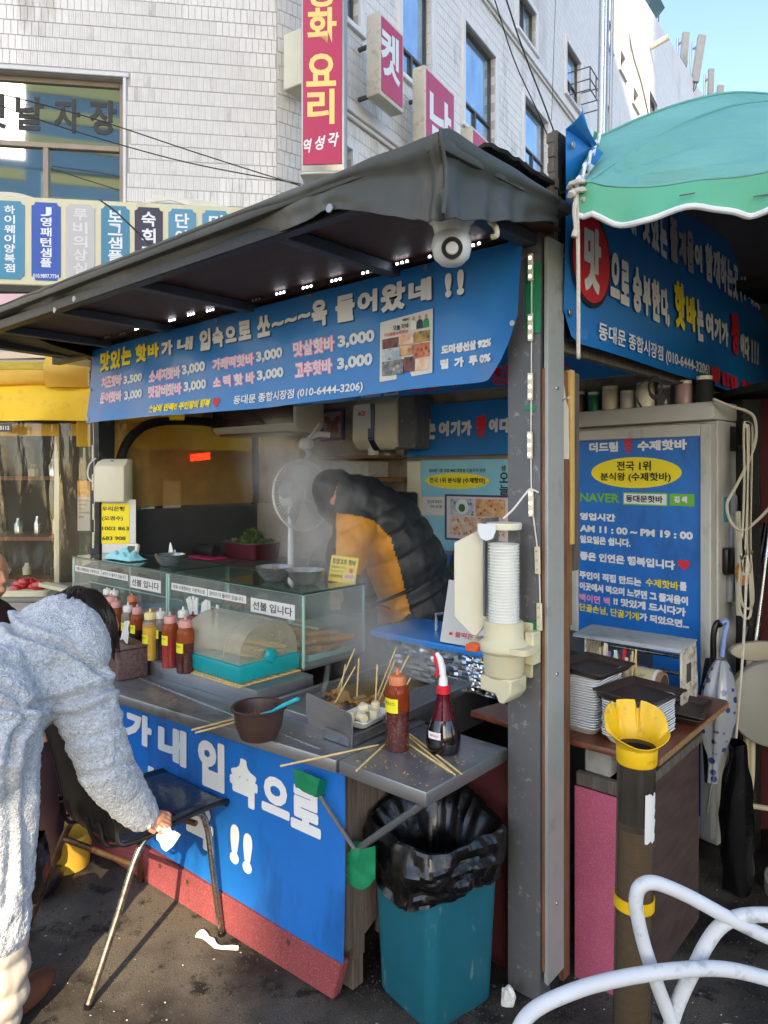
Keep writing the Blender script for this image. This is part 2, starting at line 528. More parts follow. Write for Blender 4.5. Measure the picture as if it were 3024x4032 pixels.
m_vinyl = GLASS('clear_vinyl_curtain', (.90, .89, .84), .04, 1.1, ('cfc6a8', .1, 2.5, .05, .14), wave=.35)
m_amber = GLASS('yellowed_vinyl', (.66, .54, .32), .12, .7, ('b8975a', .3, 4, .40, .62), wave=.35)

# ------------------------------------------------------------------ ground
def asphalt():
    t = NT('asphalt')
    g = t.noise(260, 3, .7)
    c = t.mix(t.ramp(g, .35, .7), H('2d2924'), H('7d7468'))
    big = t.noise(1.7, 6, .62)
    c = t.mix(t.ramp(big, .42, .60), tuple(x * .42 for x in H('2c2824')), c)
    st = t.noise(7.5, 5, .7)
    c = t.mix(t.ramp(st, .57, .66), c, H('12110f'))
    ch = t.n('ShaderNodeTexVoronoi'); ch.inputs['Scale'].default_value = 75; ch.inputs['Randomness'].default_value = 1
    t.l(t.co, ch.inputs['Vector'])
    c = t.mix(t.ramp(ch.outputs['Distance'], .06, .12, (1, 1, 1), (0, 0, 0)), c, t.mix(t.ramp(t.noise(30, 3), .45, .62), c, H('a59d8e')))
    t.set(Base_Color=c, Specular_IOR_Level=.4)
    t.set(Roughness=t.ramp(big, .4, .6, (.55,) * 3, (.9,) * 3))
    t.bump(t.mix(.6, g, st), .95, .012)
    return t.m
m_asph = asphalt()
B('ground', m_asph, F=WORLD).grid(lambda u, v: (-90 + 180 * u, -60 + 200 * v, 0), 4, 4).go(kind='structure')

# ------------------------------------------------------------------ white tiled building
def wall_holes(b, s0, s1, z0, z1, holes, dep=.14, y=0.0):
    ss = sorted(set([s0, s1] + [v for h in holes for v in h[:2] if s0 < v < s1]))
    zz = sorted(set([z0, z1] + [v for h in holes for v in h[2:4] if z0 < v < z1]))
    for i in range(len(ss) - 1):
        for j in range(len(zz) - 1):
            cx, cz = (ss[i] + ss[i + 1]) / 2, (zz[j] + zz[j + 1]) / 2
            if any(h[0] < cx < h[1] and h[2] < cz < h[3] for h in holes): continue
            b.raw([(ss[i], y, zz[j]), (ss[i + 1], y, zz[j]), (ss[i + 1], y, zz[j + 1]), (ss[i], y, zz[j + 1])], [(0, 1, 2, 3)])
    for h in holes:
        a, c, d, e = h[:4]
        b.raw([(a, y, d), (c, y, d), (c, y, e), (a, y, e), (a, y + dep, d), (c, y + dep, d), (c, y + dep, e), (a, y + dep, e)],
              [(0, 4, 5, 1), (1, 5, 6, 2), (2, 6, 7, 3), (3, 7, 4, 0), (4, 7, 6, 5)])
LWF = TR(-6.091, 6.8475, 0, R(7.5))
RWF = TR(-.873, 7.7, 0, math.atan2(.845, .535))
bld = thing('white_building', 'white tiled building with many windows rising behind the stall', 'building', (-1.1, 7.6, 0), WORLD)
lh = [(.3, 3.44, 4.37, 5.71)]
rh = [(.55, 1.05, 7.03, 8.6), (2.06, 2.88, 7.0, 8.6), (3.96, 5.14, 7.12, 8.7), (6.48, 7.75, 7.42, 8.68), (6.18, 7.09, 9.78, 10.5), (8.94, 9.95, 9.86, 10.95), (3.2, 4.2, 9.85, 11.0), (11.75, 12.4, 10.03, 10.98),
      (12.12, 12.62, 12.57, 13.2), (13.46, 14.0, 12.55, 13.05), (14.92, 15.52, 12.3, 12.72), (17.0, 18.2, 12.85, 13.6), (.2, .9, 4.3, 5.5)]
m_walltile = None
def facade():
    t = NT('tiled_facade')
    bt = t.n('ShaderNodeTexBrick')
    mp = t.n('ShaderNodeMapping'); mp.inputs['Rotation'].default_value = (R(90), 0, 0)
    tc = t.n('ShaderNodeTexCoord'); t.l(tc.outputs['UV'], bt.inputs['Vector'])
    bt.inputs['Scale'].default_value = 1; bt.inputs['Brick Width'].default_value = .075; bt.inputs['Row Height'].default_value = .15
    bt.inputs['Mortar Size'].default_value = .004; bt.offset = .5
    bt.inputs['Color1'].default_value = (*H('dcdcdc'), 1); bt.inputs['Color2'].default_value = (*H('d0d0d0'), 1); bt.inputs['Mortar'].default_value = (*H('b1aea8'), 1)
    c = t.mix(t.ramp(t.noise(.8, 6, .65, (1, 1, .35)), .55, .8), bt.outputs[0], H('a8a49a'))
    t.set(Base_Color=c, Roughness=.45)
    t.bump(bt.outputs['Fac'], -.3, .004)
    return t.m
m_facade = facade()
def uvfix(F, inv):
    def fx(me):
        uv = me.uv_layers.new(name='uv')
        k = F.inverted() @ inv
        for lp in me.loops:
            p = k @ me.vertices[lp.vertex_index].co
            uv.data[lp.index].uv = (p.x, p.z)
    return fx
b = B('left_wall', m_joint, bld, LWF); wall_holes(b, -9, 5, 0, 15.9, lh, .16); b.go()
TW, TH, GAP, TT = .0665, .148, .0035, .007
def tiles(F, s0, s1, z0, z1, holes, single, col=0):
    """individual tiles first (nearest in the photo), the rest as one mesh"""
    cells = []
    j = 0
    z = z0
    while z < z1 - .02:
        off = (j % 2) * TW * .5 + ((j * 37) % 7) * .004
        s = s0 - off
        while s < s1 - .002:
            a, c = max(s, s0), min(s + TW, s1)
            if c - a > .012 and not any(h[0] - .012 < c and a < h[1] + .012 and h[2] - .012 < z + TH and z < h[3] + .012 for h in holes):
                cells.append((a + GAP / 2, c - GAP / 2, z + GAP, z + TH - GAP, c - a > TW - .001))
            s += TW
        z += TH; j += 1
    rest = B('wall_tile', m_white_tile, bld, F)
    if single:
        full = [c for c in cells if c[4]]
        full.sort(key=lambda c: (c[0] - 3.6) ** 2 * .6 + (c[2] - 5.4) ** 2)
        pick = set(full[:single])
    else: pick = set()
    proto = None
    for c in cells:
        dx = nz(c[0] * 9, c[2] * 7) * .0016
        if c in pick:
            if proto is None:
                pb = B('tile', m_white_tile, bld, LWF)
                w2, h2 = (TW - GAP) / 2, (TH - 2 * GAP) / 2
                for q in range(3):        # three ribs on the face of each tile
                    x0 = -w2 + 2 * w2 * q / 3 + (.0012 if q else 0); x1 = -w2 + 2 * w2 * (q + 1) / 3
                    pb.raw([(x0, 0, -h2), (x1, 0, -h2), (x1, 0, h2), (x0, 0, h2), (x0 + .0015, -TT, -h2 + .002), (x1 - .0015, -TT, -h2 + .002), (x1 - .0015, -TT, h2 - .002), (x0 + .0015, -TT, h2 - .002)],
                           [(0, 1, 5, 4), (1, 2, 6, 5), (2, 3, 7, 6), (3, 0, 4, 7), (4, 5, 6, 7)])
                me = pb.mesh(inv=LWF.inverted())
                proto = me
            o = bpy.data.objects.new('tile', proto)
            COL.objects.link(o); o.parent = bld
            W[o.name] = W[bld.name]; CH[o.name] = []; CH[bld.name].append(o)
            o.matrix_basis = W[bld.name].inverted() @ F @ Matrix.Translation(Vector(((c[0] + c[1]) / 2, dx, (c[2] + c[3]) / 2)))
        else:
            x0, x1, a, e = c[:4]
            y = -TT + dx
            rest.raw([(x0, 0, a), (x1, 0, a), (x1, 0, e), (x0, 0, e), (x0 + .002, y, a + .002), (x1 - .002, y, a + .002), (x1 - .002, y, e - .002), (x0 + .002, y, e - .002)],
                     [(0, 1, 5, 4), (1, 2, 6, 5), (2, 3, 7, 6), (3, 0, 4, 7), (4, 5, 6, 7)])
    rest.go(kind='stuff')
tiles(LWF, 1.9, 5.0, 4.30, 7.25, lh, 298)
# chamfered corner and right wall
cwf = TR(-1.134, 7.5, 0, math.atan2(.2, .261))
b = B('corner_wall', m_joint, bld, cwf); wall_holes(b, 0, .3288, 0, 15.9, []); b.go()
tiles(cwf, .006, .323, 3.6, 7.6, [], 0)
b = B('right_wall', m_facade, bld, RWF)
wall_holes(b, 0, 46, 0, 15.9, rh, .14)
b.raw([(8, 0, 15.9), (46, 0, 15.9), (46, 0, 21.9), (16, 0, 15.99)], [(0, 1, 2, 3)])
b.raw([(16, 0, 15.99), (46, 0, 21.9), (46, .5, 21.9), (16, .5, 15.99)], [(0, 1, 2, 3)])
b.go(fix=uvfix(RWF, W[bld.name]))
tiles(RWF, .006, 8.2, 3.9, 9.3, rh + [(0, 9, 5.88, 6.0)], 0)
B('roof', m_render, bld, WORLD).raw([(-14, 5.9, 15.9), (-1.134, 7.5, 15.9), (-.873, 7.7, 15.9), (23.7, 46.5, 15.9), (-14, 46.5, 15.9)], [(0, 1, 2, 3, 4)]).go()
for z in (5.9, 9.42):
    B('cornice', m_render, bld, RWF).box(.003, 40, -.09, -.0, z, z + .14).box(.003, 40, -.05, -.0, z - .05, z).go(bevel=.01)
def surround(h):
    b = B('window_surround', m_render, bld, RWF)
    x0, x1, z0, z1 = h
    q = .11
    b.box(x0 - q, x0, -.035, .01, z0 - .02, z1 + q).box(x1, x1 + q, -.035, .01, z0 - .02, z1 + q).box(x0, x1, -.035, .01, z1, z1 + q).box(x0 - q, x1 + q, -.06, .01, z0 - .09, z0 - .02)
    b.go(bevel=.008)
m_pane = NT('window_pane')
m_pane.set(Base_Color=m_pane.mix(m_pane.ramp(m_pane.noise(2.0, 4, .6, (1, 1, .5)), .4, .7), H('8fb0cc'), H('bcd3e4')), Metallic=.82, Roughness=.09)
m_pane.bump(m_pane.noise(1.4, 2), .05, .02)
m_pane = m_pane.m
m_pane2 = NT('mirror_pane')
m_pane2.set(Base_Color=H('aeb4ad'), Metallic=.92, Roughness=.03)
m_pane2.bump(m_pane2.noise(1.1, 2), .02, .02)
m_pane2 = m_pane2.m
def window(F, x0, x1, z0, z1, y, rail=None, mul=None, fr=.05, mat=m_darkalu, pm=None):
    b = B('window', mat, bld, F)
    b.box(x0, x0 + fr, y - .05, y, z0, z1).box(x1 - fr, x1, y - .05, y, z0, z1).box(x0 + fr, x1 - fr, y - .05, y, z0, z0 + fr).box(x0 + fr, x1 - fr, y - .05, y, z1 - fr, z1)
    tops = z1 - fr
    if rail:
        b.box(x0 + fr, x1 - fr, y - .055, y, rail - fr / 2, rail + fr / 2); tops = rail - fr / 2
    for m in (mul or []):
        b.box(m - fr / 2, m + fr / 2, y - .06, y, z0 + fr, tops)
    o = b.go(bevel=.004)
    xs = [x0 + fr] + [v for m in (mul or []) for v in (m - fr / 2, m + fr / 2)] + [x1 - fr]
    for i in range(0, len(xs), 2):
        B('pane', pm or m_pane, o, F).box(xs[i] + .001, xs[i + 1] - .001, y - .022, y - .012, z0 + fr + .001, tops - .001).go()
    if rail: B('pane', pm or m_pane, o, F).box(x0 + fr + .001, x1 - fr - .001, y - .024, y - .014, rail + fr / 2 + .001, z1 - fr - .001).go()
    return o
wl = window(LWF, .3, 3.44, 4.37, 5.71, .13, 5.02, [1.2, 1.95, 2.66], .055, m_bronze, m_pane2)
B('window_head', m_render, bld, LWF).box(.2, 3.50, -.03, -.0105, 5.715, 5.76).box(3.442, 3.475, -.025, -.0105, 4.37, 5.715).go(bevel=.006)
letters(bld, MAT('window_letter', '2b2b2b', .6), LWF, [('옛', 1.98, 2.27, 5.17, 5.52), ('날', 2.36, 2.63, 5.17, 5.52), ('자', 2.73, 2.99, 5.17, 5.52), ('장', 3.08, 3.35, 5.17, 5.53)], .10, .03)
for i, h in enumerate(rh):
    surround(h)
    wd = h[1] - h[0]
    tall = h[3] - h[2] > 1.0
    window(RWF, h[0], h[1], h[2], h[3], .12, h[2] + (.42 if tall else 0) if tall else None, [(h[0] + h[1]) / 2 - .02 * (i % 3)], .045 if wd > .6 else .035)
# wall-hung small things
b = B('wall_bracket_box', m_cream, None, RWF).box(-.36, -.06, -.30, -.02, 5.64, 6.22)
b.go(label='white metal box fixed to the chamfered corner beside the tall red sign', cat='box', bevel=.01)
cg = B('window_cage', m_darkalu, None, RWF)
for z in (9.80, 10.02, 10.28): cg.tube([(9.0, -.02, z), (9.0, -.5, z), (9.95, -.5, z), (9.95, -.02, z)], .014, 6)
for x in (9.0, 9.45, 9.95): cg.tube([(x, -.5, 9.80), (x, -.5, 10.28)], .014, 6)
cg.go(label='small black iron cage hung below an upper window of the right facade', cat='cage')
B('vent_pipe', m_cream, None, RWF).cyl((17.2, -.02, 15.0), (17.2, -.55, 15.15), .09, 10).go(label='short pale vent pipe sticking out of the upper facade', cat='pipe')
# the roofs and antennas at the top right
def DW(px, py, Y): return Vector(((px - 829) / 1534 * Y, Y, 1.65 - (py - 1024) / 1534 * Y))
ra = thing('roof_awning', 'dark green roof awning jutting out over the top of the white facade', 'awning', tuple(DW(1410, 20, 25)), WORLD)
p = [DW(1392, -40, 25.2), DW(1394, 28, 25.2), DW(1399, 36, 24.4), DW(1436, 17, 24.0), DW(1408, -40, 24.3)]
B('canopy', MAT('dark_green_metal', '3f5a5c', .5), ra, WORLD).raw([tuple(v) for v in p] + [tuple(v + Vector((.1, 1.6, .35))) for v in p], [(0, 1, 2, 3, 4), (9, 8, 7, 6, 5)] + [(i, (i + 1) % 5, 5 + (i + 1) % 5, 5 + i) for i in range(5)]).go()
B('bracket', m_darkalu, ra, WORLD).tube([DW(1402, 33, 25), DW(1409, 36, 25), DW(1406, 58, 26)], .05, 6).go()
def antenna(lab, px, y0, y1, wpx, Y, tilt, box):
    base = DW(px, y1, Y)
    t = thing('phone_antenna', lab, 'antenna', tuple(base), WORLD, group='phone antennas on the roof edge')
    hgt = (y1 - y0) / 1534 * Y
    wd = wpx / 1534 * Y
    ax = Vector((tilt, 0, 1)).normalized()
    m = Matrix.Translation(base) @ Matrix.Rotation(math.atan2(tilt, 1), 4, 'Y')
    B('panel', MAT('antenna_grey', '8d8e8b', .5), t, WORLD).box(-wd / 2, wd / 2, -.07, .07, 0, hgt, m).go(bevel=.02)
    B('mounting_pole', m_alu, t, WORLD).cyl(base + Vector((-wd * .55, .28, -1.9)), base + Vector((-wd * .55 + tilt * hgt * .5, .28, hgt * .95)), .045, 8).go()
    c = B('clamp', m_alu, t, WORLD)
    for q in (.12, .8):
        o = base + ax * hgt * q
        c.beam(o, o + Vector((-wd * .55, .3, 0)), .07, .07)
    c.go()
    k = B('cable', m_cabled, t, WORLD)
    for q in range(3): k.tube(smooth([base + Vector(((q - 1) * wd * .25, 0, .02)), base + Vector(((q - 1) * wd * .2 - .05, .05, -.3)), base + Vector((-.25 - q * .05, .2, -.62)), base + Vector((-wd * .55, .28, -.9))], 4), .02, 5)
    k.go()
    if box:
        B('radio_box', MAT('radio_box_grey', '8f918e', .6), t, WORLD).box(-wd * .45, wd * .45, -.16, -.072, hgt * .04, hgt * .22, m).go(bevel=.01)
antenna('pale phone antenna with a grey radio box, leftmost on the roof edge', 1474, 70, 150, 15, 30, .09, True)
antenna('long tilted phone antenna beside the one with the radio box', 1500, 75, 178, 17, 29, .16, False)
antenna('upright phone antenna rising just above the green parasol', 1533, 149, 240, 12, 31, .03, False)
antenna('short tilted phone antenna, rightmost on the roof edge', 1549, 184, 248, 14, 32, .12, False)
# fascia sign with name plates
fs = thing('fascia_sign', 'long cream sign board of blue name plates below the first floor window', 'sign', (3.0, -.25, 3.46), LWF)
B('board', MAT('cream_sign', 'cfcbaa', .5, var=.06, vs=1.5, dirt=('8f8a6a', .2, 2, (1, 1, .25))), fs, LWF).box(-2, 6.2, -.26, -.01, 3.49, 4.355).go(bevel=.012)
B('lower_trim', m_black, fs, LWF).box(-2, 6.2, -.25, -.01, 3.43, 3.488).go()
plates = [('b', 1.99, '신용의상실', '3c84a6'), ('a', 2.44, '하이웨이양복점', '3c84a6'), ('j', 2.775, 'J영패턴샘플', '2350a8'), ('g', 3.095, '루비의상실', 'b7b7b7'), ('o', 3.425, '보그샘플실', '3d7f9f'), ('s', 3.745, '숙희패턴', '2c2a45'), ('d', 4.07, '단아의상', '4f8cae'), ('t', 4.40, '미정패턴', '4f8cae'), ('u', 4.73, '한빛의상', '3d7f9f')]
for k, cx, txt, col in plates:
    hw, z0, z1, c = .135, 3.545, 4.305, .035
    poly = []
    for (sx, sz, q) in ((-1, -1, 0), (1, -1, 1), (1, 1, 2), (-1, 1, 3)):
        ox, oz = cx + sx * hw, (z0 if sz < 0 else z1)
        for a in range(4):
            an = R(90 * q + (90 - 30 * a))
            poly.append((ox + c * math.cos(an), oz + c * math.sin(an)))
    pl = B('name_plate', MAT('plate_' + k, col, .45, var=.05), fs, LWF).prism(poly, lambda u, v, t: (u, t, v), -.268, -.261).go()
    n = len(txt)
    step = (.60 if k == 'j' else .66) / n
    letters(pl, m_white if k != 'g' else MAT('faded_letter', 'd2d2d2', .6), LWF, [(ch, cx - min(.068, step * .52), cx + min(.068, step * .52), z1 - .045 - (i + 1) * step + step * .12, z1 - .045 - i * step) for i, ch in enumerate(txt)], -.270, .025)
    if k == 'j': letters(pl, m_white, LWF, [('010.9897.7734', cx - .12, cx + .12, 3.565, 3.605)], -.270, .02)
b = B('cable_bundle', m_cable, None, LWF)
for q in range(4): b.tube(smooth([(3.55 + q * .07, -.10, 4.37), (3.8, -.12, 4.43 + q * .015), (4.15, -.12, 4.46 - q * .02), (4.5, -.1, 4.40), (4.66 + q * .03, -.08, 4.37)], 5), .012, 5)
b.go(label='arched white cables on the cream sign board right of the window', cat='cable')
b = B('cable_bundle', m_cable, None, LWF)
for q in range(3): b.tube(smooth([(1.9, -.13, 4.39 + q * .012), (2.4, -.13, 4.43 - q * .02), (2.7, -.1, 4.37)], 5), .011, 5)
b.go(label='white cables lying on the cream sign board under the window', cat='cable')
# tall red restaurant sign and the smaller signs on the right facade
SG = TR(-.605, 7.0, 0, R(-4))
vsn = thing('projecting_sign', 'tall crimson sign with golden letters on the building corner', 'sign', (0, 0, 4.66), SG)
B('case', m_alu, vsn, SG).box(-.215, .215, -.0, .26, 4.63, 7.6).box(-.225, .225, -.012, .27, 4.60, 4.635).go(bevel=.012, seg=2)
B('face_panel', m_sign_red, vsn, SG).box(-.195, .195, -.012, -.0015, 4.70, 7.55).go()
zc = lambda y: 1.65 + (1024 - y) / 1534 * 7.0
letters(vsn, m_sign_gold, SG, [('중', -.15, .14, zc(17), zc(-60)), ('화', -.15, .14, zc(95), zc(18)), ('요', -.16, .135, zc(188), zc(117)), ('리', -.15, .12, zc(270), zc(194))], -.0135, .03)
letters(vsn, m_white, SG, [('역', -.185, -.105, zc(330), zc(300), ), ('성', -.075, .03, zc(325), zc(294)), ('각', .055, .165, zc(319), zc(288))], -.0135, .03, .25)
def wall_sign(name, lab, x0, x1, z0, z1, dep, txt, tx):
    t = thing(name, lab, 'sign', ((x0 + x1) / 2, -.2, z0), RWF)
    B('case', MAT('sign_case', 'c9c4b4', .5, dirt=('8c866f', .3, 5)), t, RWF).box(x0 - .03, x1 + .02, -.32 - dep, -.30, z0 - .03, z1 + .02).go(bevel=.015, seg=2)
    B('face_panel', m_sign_red, t, RWF).box(x0 + .015, x1 - .015, -.325 - dep, -.3215 - dep, z0 + .02, z1 - .02).go()
    br = B('bracket', m_darkalu, t, RWF)
    for z in (z0 + .15, z1 - .15): br.beam(((x0 + x1) / 2, -.30, z), ((x0 + x1) / 2, -.0, z), .04, .04)
    br.go()
    letters(t, m_white, RWF, [(txt,) + tx], -.327 - dep, .03)
wall_sign('wall_sign', 'crimson wall sign with one white letter behind the tall red sign', .80, 1.30, 6.02, 6.92, .16, '켓', (.80, 1.22, 6.25, 6.80))
wall_sign('wall_sign', 'crimson wall sign between two windows, just above the stall canopy', 1.86, 2.66, 5.35, 6.82, .16, '남', (1.96, 2.56, 5.85, 6.6))
wall_sign('wall_sign', 'crimson wall sign mostly hidden behind the canopy peak', 3.25, 4.15, 5.2, 6.62, .16, '성', (3.4, 4.0, 5.5, 6.3))
nb = thing('window_lettering', 'red hand painted letter on the low window under the tall red sign', 'lettering', (.35, -.02, 5.0), RWF)
letters(nb, m_red, RWF, [('중', .22, .50, 5.0, 5.36)], -.02, .03)
# steel pole and overhead wires
sp = thing('steel_pole', 'shiny steel pole standing behind the second stall in front of the facade', 'pole', (1.98, 6.5, 0), WORLD)
B('shaft', m_steel2, sp, WORLD).cyl((1.93, 6.55, 0), (2.03, 6.45, 7.6), .046, 14).go()
B('conduit', m_alu, sp, WORLD).cyl((1.985, 6.49, 0), (2.085, 6.39, 7.6), .016, 8).go()
def wire(lab, pts, r=.012, sag=.15):
    P = [DW(*q) for q in pts]
    b = B('overhead_wire', m_cabled, None, WORLD)
    b.tube(smooth(P, 8), r, 5)
    return b.go(label=lab, cat='wire', group='overhead wires')
wire('upper of two thin wires crossing the white wall to the red sign', [(-10, 225, 6.6), (150, 280, 6.7), (400, 350, 6.8), (650, 398, 7.0)], .006)
wire('lower of two thin wires crossing the white wall to the red sign', [(-10, 200, 6.5), (190, 253, 6.7), (430, 332, 6.85), (650, 402, 7.05)], .006)
wire('dark wire running down the right facade beside the steel pole', [(1090, -10, 10), (1130, 110, 10.4), (1180, 240, 11), (1215, 340, 11.4)], .012)
wire('second dark wire running down the right facade beside the steel pole', [(1065, -10, 9.4), (1110, 130, 10), (1160, 240, 10.6), (1205, 350, 11.2)], .009)
wire('thin wire dropping across the upper right facade to the parasol', [(1345, -10, 20), (1365, 110, 20), (1385, 180, 20), (1402, 255, 20)], .022)
wire('dark wire leaving the frame above the green parasol', [(1440, 283, 12), (1560, 238, 11), (1670, 200, 10)], .014)
wire('wire crossing the cream sign down to the stall canopy', [(215, 432, 6.6), (255, 462, 6.5), (330, 535, 6.2)], .008)
for q, (px, lab) in enumerate(((1196, 'thin cable hanging straight down the facade left of the steel pole'), (1332, 'thin cable hanging straight down the facade right of the steel pole'), (1420, 'thin cable hanging straight down the far end of the facade'))):
    Y = (13.5, 19, 26)[q]
    wire(lab, [(px + 4, -10, Y), (px, 100, Y), (px - 5, 260, Y)], .008 * (q + 1) * .7)
# ------------------------------------------------------------------ the street behind the camera (raised slabs are added to block the sun; buildings show in the windows)
def office(name, lab, x0, x1, y0, y1, z0, z1, wall, band, fl):
    t = thing(name, lab, 'building', ((x0 + x1) / 2, (y0 + y1) / 2, 0), WORLD)
    B('wall', wall, t, WORLD).box(x0, x1, y0, y1, z0, z1).go()
    b = B('floor_band', band, t, WORLD)
    z = z0 + 1.2
    while z < z1 - 1:
        b.box(x0 - .02, x1 + .02, y1 - .02, y1 + .10, z, z + fl * .42); z += fl
    b.go()
    return t
m_tower = MAT('tower_glass', '6f8fa0', .1, .6, var=.1, vs=.4)
m_towerb = MAT('tower_band', 'e6d58c', .5, var=.05)
office('yellow_sun_blocker', 'pale yellow banded slab raised on legs, added across the street to block the sun', -11.5, -3.9, -30.5, -30, 19.5, 36, m_tower, m_towerb, 1.6)  # unseen slab added to block the sun; low rays pass beneath it
B('blocker_leg', m_tower, None, WORLD).box(-11.5, -10.6, -30.4, -30.1, 0, 19.49).go(label='slim grey leg added under the banded sun blocker across the street', cat='pillar')
office('grey_sun_blocker', 'tall pale grey slab with dark bands, added across the street to block the sun', 3.0, 13, -30.5, -30, 15.5, 62, MAT('grey_facade_tall', 'b9b8b2', .6, var=.1, vs=.5), m_darkalu, 2.2)  # unseen slab added to shade the far facade
office('grey_sun_blocker', 'lower pale grey slab with dark bands, added across the street to block the sun', -3.89, 2.99, -30.5, -30, 15.5, 41, MAT('grey_facade', 'b9b8b2', .6, var=.1, vs=.5), m_darkalu, 2.2)  # unseen slab added to keep the sun off the stall
B('blocker_leg', m_tower, None, WORLD).box(8.6, 9.9, -30.4, -30.1, 0, 15.49).go(label='slim grey leg added under the grey sun blocker across the street', cat='pillar')
office('cream_tower', 'tall cream banded tower beyond the brick building across the street', -34, -5, -62, -60, 0, 32, m_tower, m_towerb, 2.4)
B('brick_building', MAT('brown_brick', '6a4636', .9, var=.2, vs=2), None, WORLD).box(-16, -4.5, -30.9, -30.55, 0, 14.5).go(label='low brown brick building across the street', cat='building')
# ------------------------------------------------------------------ the stall
_u = Vector((-math.sin(R(48.9)), math.cos(R(48.9)))); _w = Vector((math.cos(R(48.9)), math.sin(R(48.9))))
def XB(px, py, b):
    """stall coordinates of the sight line's meeting with the plane y = b"""
    r = Vector(((px - 829) / 1534, 1.0)); o = Vector((O2.x, O2.y))
    t = (b + o.dot(_w)) / r.dot(_w); p = r * t - o
    return Vector((-p.dot(_u), p.dot(_w), 1.65 - (py - 1024) / 1534 * t))
def XA(px, py, x):
    r = Vector(((px - 829) / 1534, 1.0)); o = Vector((O2.x, O2.y))
    t = (-x + o.dot(_u)) / r.dot(_u); p = r * t - o
    return Vector((-p.dot(_u), p.dot(_w), 1.65 - (py - 1024) / 1534 * t))
def XZ(px, py, z):
    t = (1.65 - z) * 1534 / (py - 1024); p = Vector(((px - 829) / 1534 * t, t)) - Vector((O2.x, O2.y))
    return Vector((-p.dot(_u), p.dot(_w), z))
ZC = .765
st = thing('food_stall', 'street food stall with grey tarpaulin canopy, steel counter and blue front panel', 'food stall', (-1.2, .8, 0))
FPF = TR(-.9668, 2.8991, 0, R(-38.8))
fp = B('front_panel', m_banner2, st, FPF)
fp.grid(lambda u, v: (-1.75 + 2.838 * u, -.004 + .004 * math.sin(9 * u) * math.sin(3 * v) - (.008 * (1 - v) ** 3 if u > .5 else 0), .150 - .028 * max(0, u - .6) / .4 * (1 - v) + .592 * v), 24, 8)
fpo = fp.go()
def fcu(x, z):
    u = (x + 1.75) / 2.838; v = (z - .150 + .028 * max(0, u - .6) / .4) / (.592 + .028 * max(0, u - .6) / .4)
    return -.004 + .004 * math.sin(9 * u) * math.sin(3 * v) - (.008 * (1 - v) ** 3 if u > .5 else 0)
letters(fpo, m_white, FPF, [('가', -.145, .045, .54, .665), ('내', .089, .275, .52, .66), ('입', .345, .50, .485, .665), ('속', .53, .68, .475, .64), ('으', .70, .84, .49, .62), ('로', .845, .985, .475, .625), ('!', .535, .585, .255, .395), ('!', .605, .655, .245, .385),
        ('쏘', -.02, .18, .27, .47), ('옥', .26, .44, .25, .42)], -.003, .03, fn=fcu, fat=.006)
letters(fpo, m_yel, FPF, [('바', -.36, -.17, .54, .675), ('핫', -.58, -.39, .55, .70)], -.003, .03, fn=fcu, fat=.006)
B('panel_backing', m_woodg, st, FPF).box(-1.75, 1.084, .012, .035, .15, .735).go()
bb = B('base_board', m_redbase, st, FPF)
bb.raw([(-1.75, -.02, 0), (1.05, -.02, 0), (1.085, -.02, .125), (-1.75, -.02, .158), (-1.75, .02, 0), (1.05, .02, 0), (1.085, .02, .125), (-1.75, .02, .158)], [(0, 1, 2, 3), (7, 6, 5, 4), (0, 4, 5, 1), (1, 5, 6, 2), (2, 6, 7, 3), (3, 7, 4, 0)])
bbo = bb.go(bevel=.004)
bl = B('bolt_head', m_rust, bbo, FPF)
for x in (-.9, -.35, .12, .30, .85): bl.lathe([(0, -.004), (.009, -.004), (.010, 0)], (x, -.021, .10), 10, Matrix.Rotation(R(90), 4, 'X'))
bl.go()
# old boards on the panel's open end
for i, (y0, y1, z0) in enumerate(((.045, .10, .10), (.102, .165, .16), (.168, .24, .13), (.243, .33, .19))):
    B('plank', m_woodg, st).raw([(-.012, y0, z0), (-.012, y1, z0 + .03 * (i % 2)), (-.012, y1, .735), (-.012, y0, .735), (.006, y0, z0), (.006, y1, z0 + .03 * (i % 2)), (.006, y1, .735), (.006, y0, .735)],
        [(0, 3, 2, 1), (4, 5, 6, 7), (0, 1, 5, 4), (1, 2, 6, 5), (2, 3, 7, 6), (3, 0, 4, 7)]).go(bevel=.002)
B('corner_leg', m_woodg, st).box(-.05, .0, .05, .10, 0, .12).go(bevel=.003)
B('lower_back_wall', m_maroon, st).box(-.02, .36, .46, .48, 0, .72).box(-2.7, -.02, .50, .52, 0, .72).go()
# counter slabs
ct = B('counter_top', m_steel, st)
ct.prism([(.008, -.036), (-2.75, -.30), (-2.75, .42), (.008, .42)], lambda u, v, t: (u, v, t), ZC - .042, ZC)
ct.go(bevel=.004, seg=2)
B('counter_wing', m_steel, st).prism([(.016, -.030), (.357, -.030), (.357, .40), (.016, .40)], lambda u, v, t: (u, v, t), ZC - .042, ZC + .001).go(bevel=.004, seg=2)
B('counter_joint', m_black, st).box(.0085, .0155, -.02, .40, ZC - .04, ZC - .004).go()
B('counter_seam', m_steel2, st).prism([(-.10, -.012), (-2.75, .073), (-2.75, .080), (-.10, -.005)], lambda u, v, t: (u, v, t), ZC, ZC + .0025).go()
lg = B('steel_ledge', m_steel, st)
lg.prism([(-.561, .115), (-2.75, .030), (-2.75, .405), (-.561, .405)], lambda u, v, t: (u, v, t), ZC, .83)
lg.go(bevel=.003, seg=2)
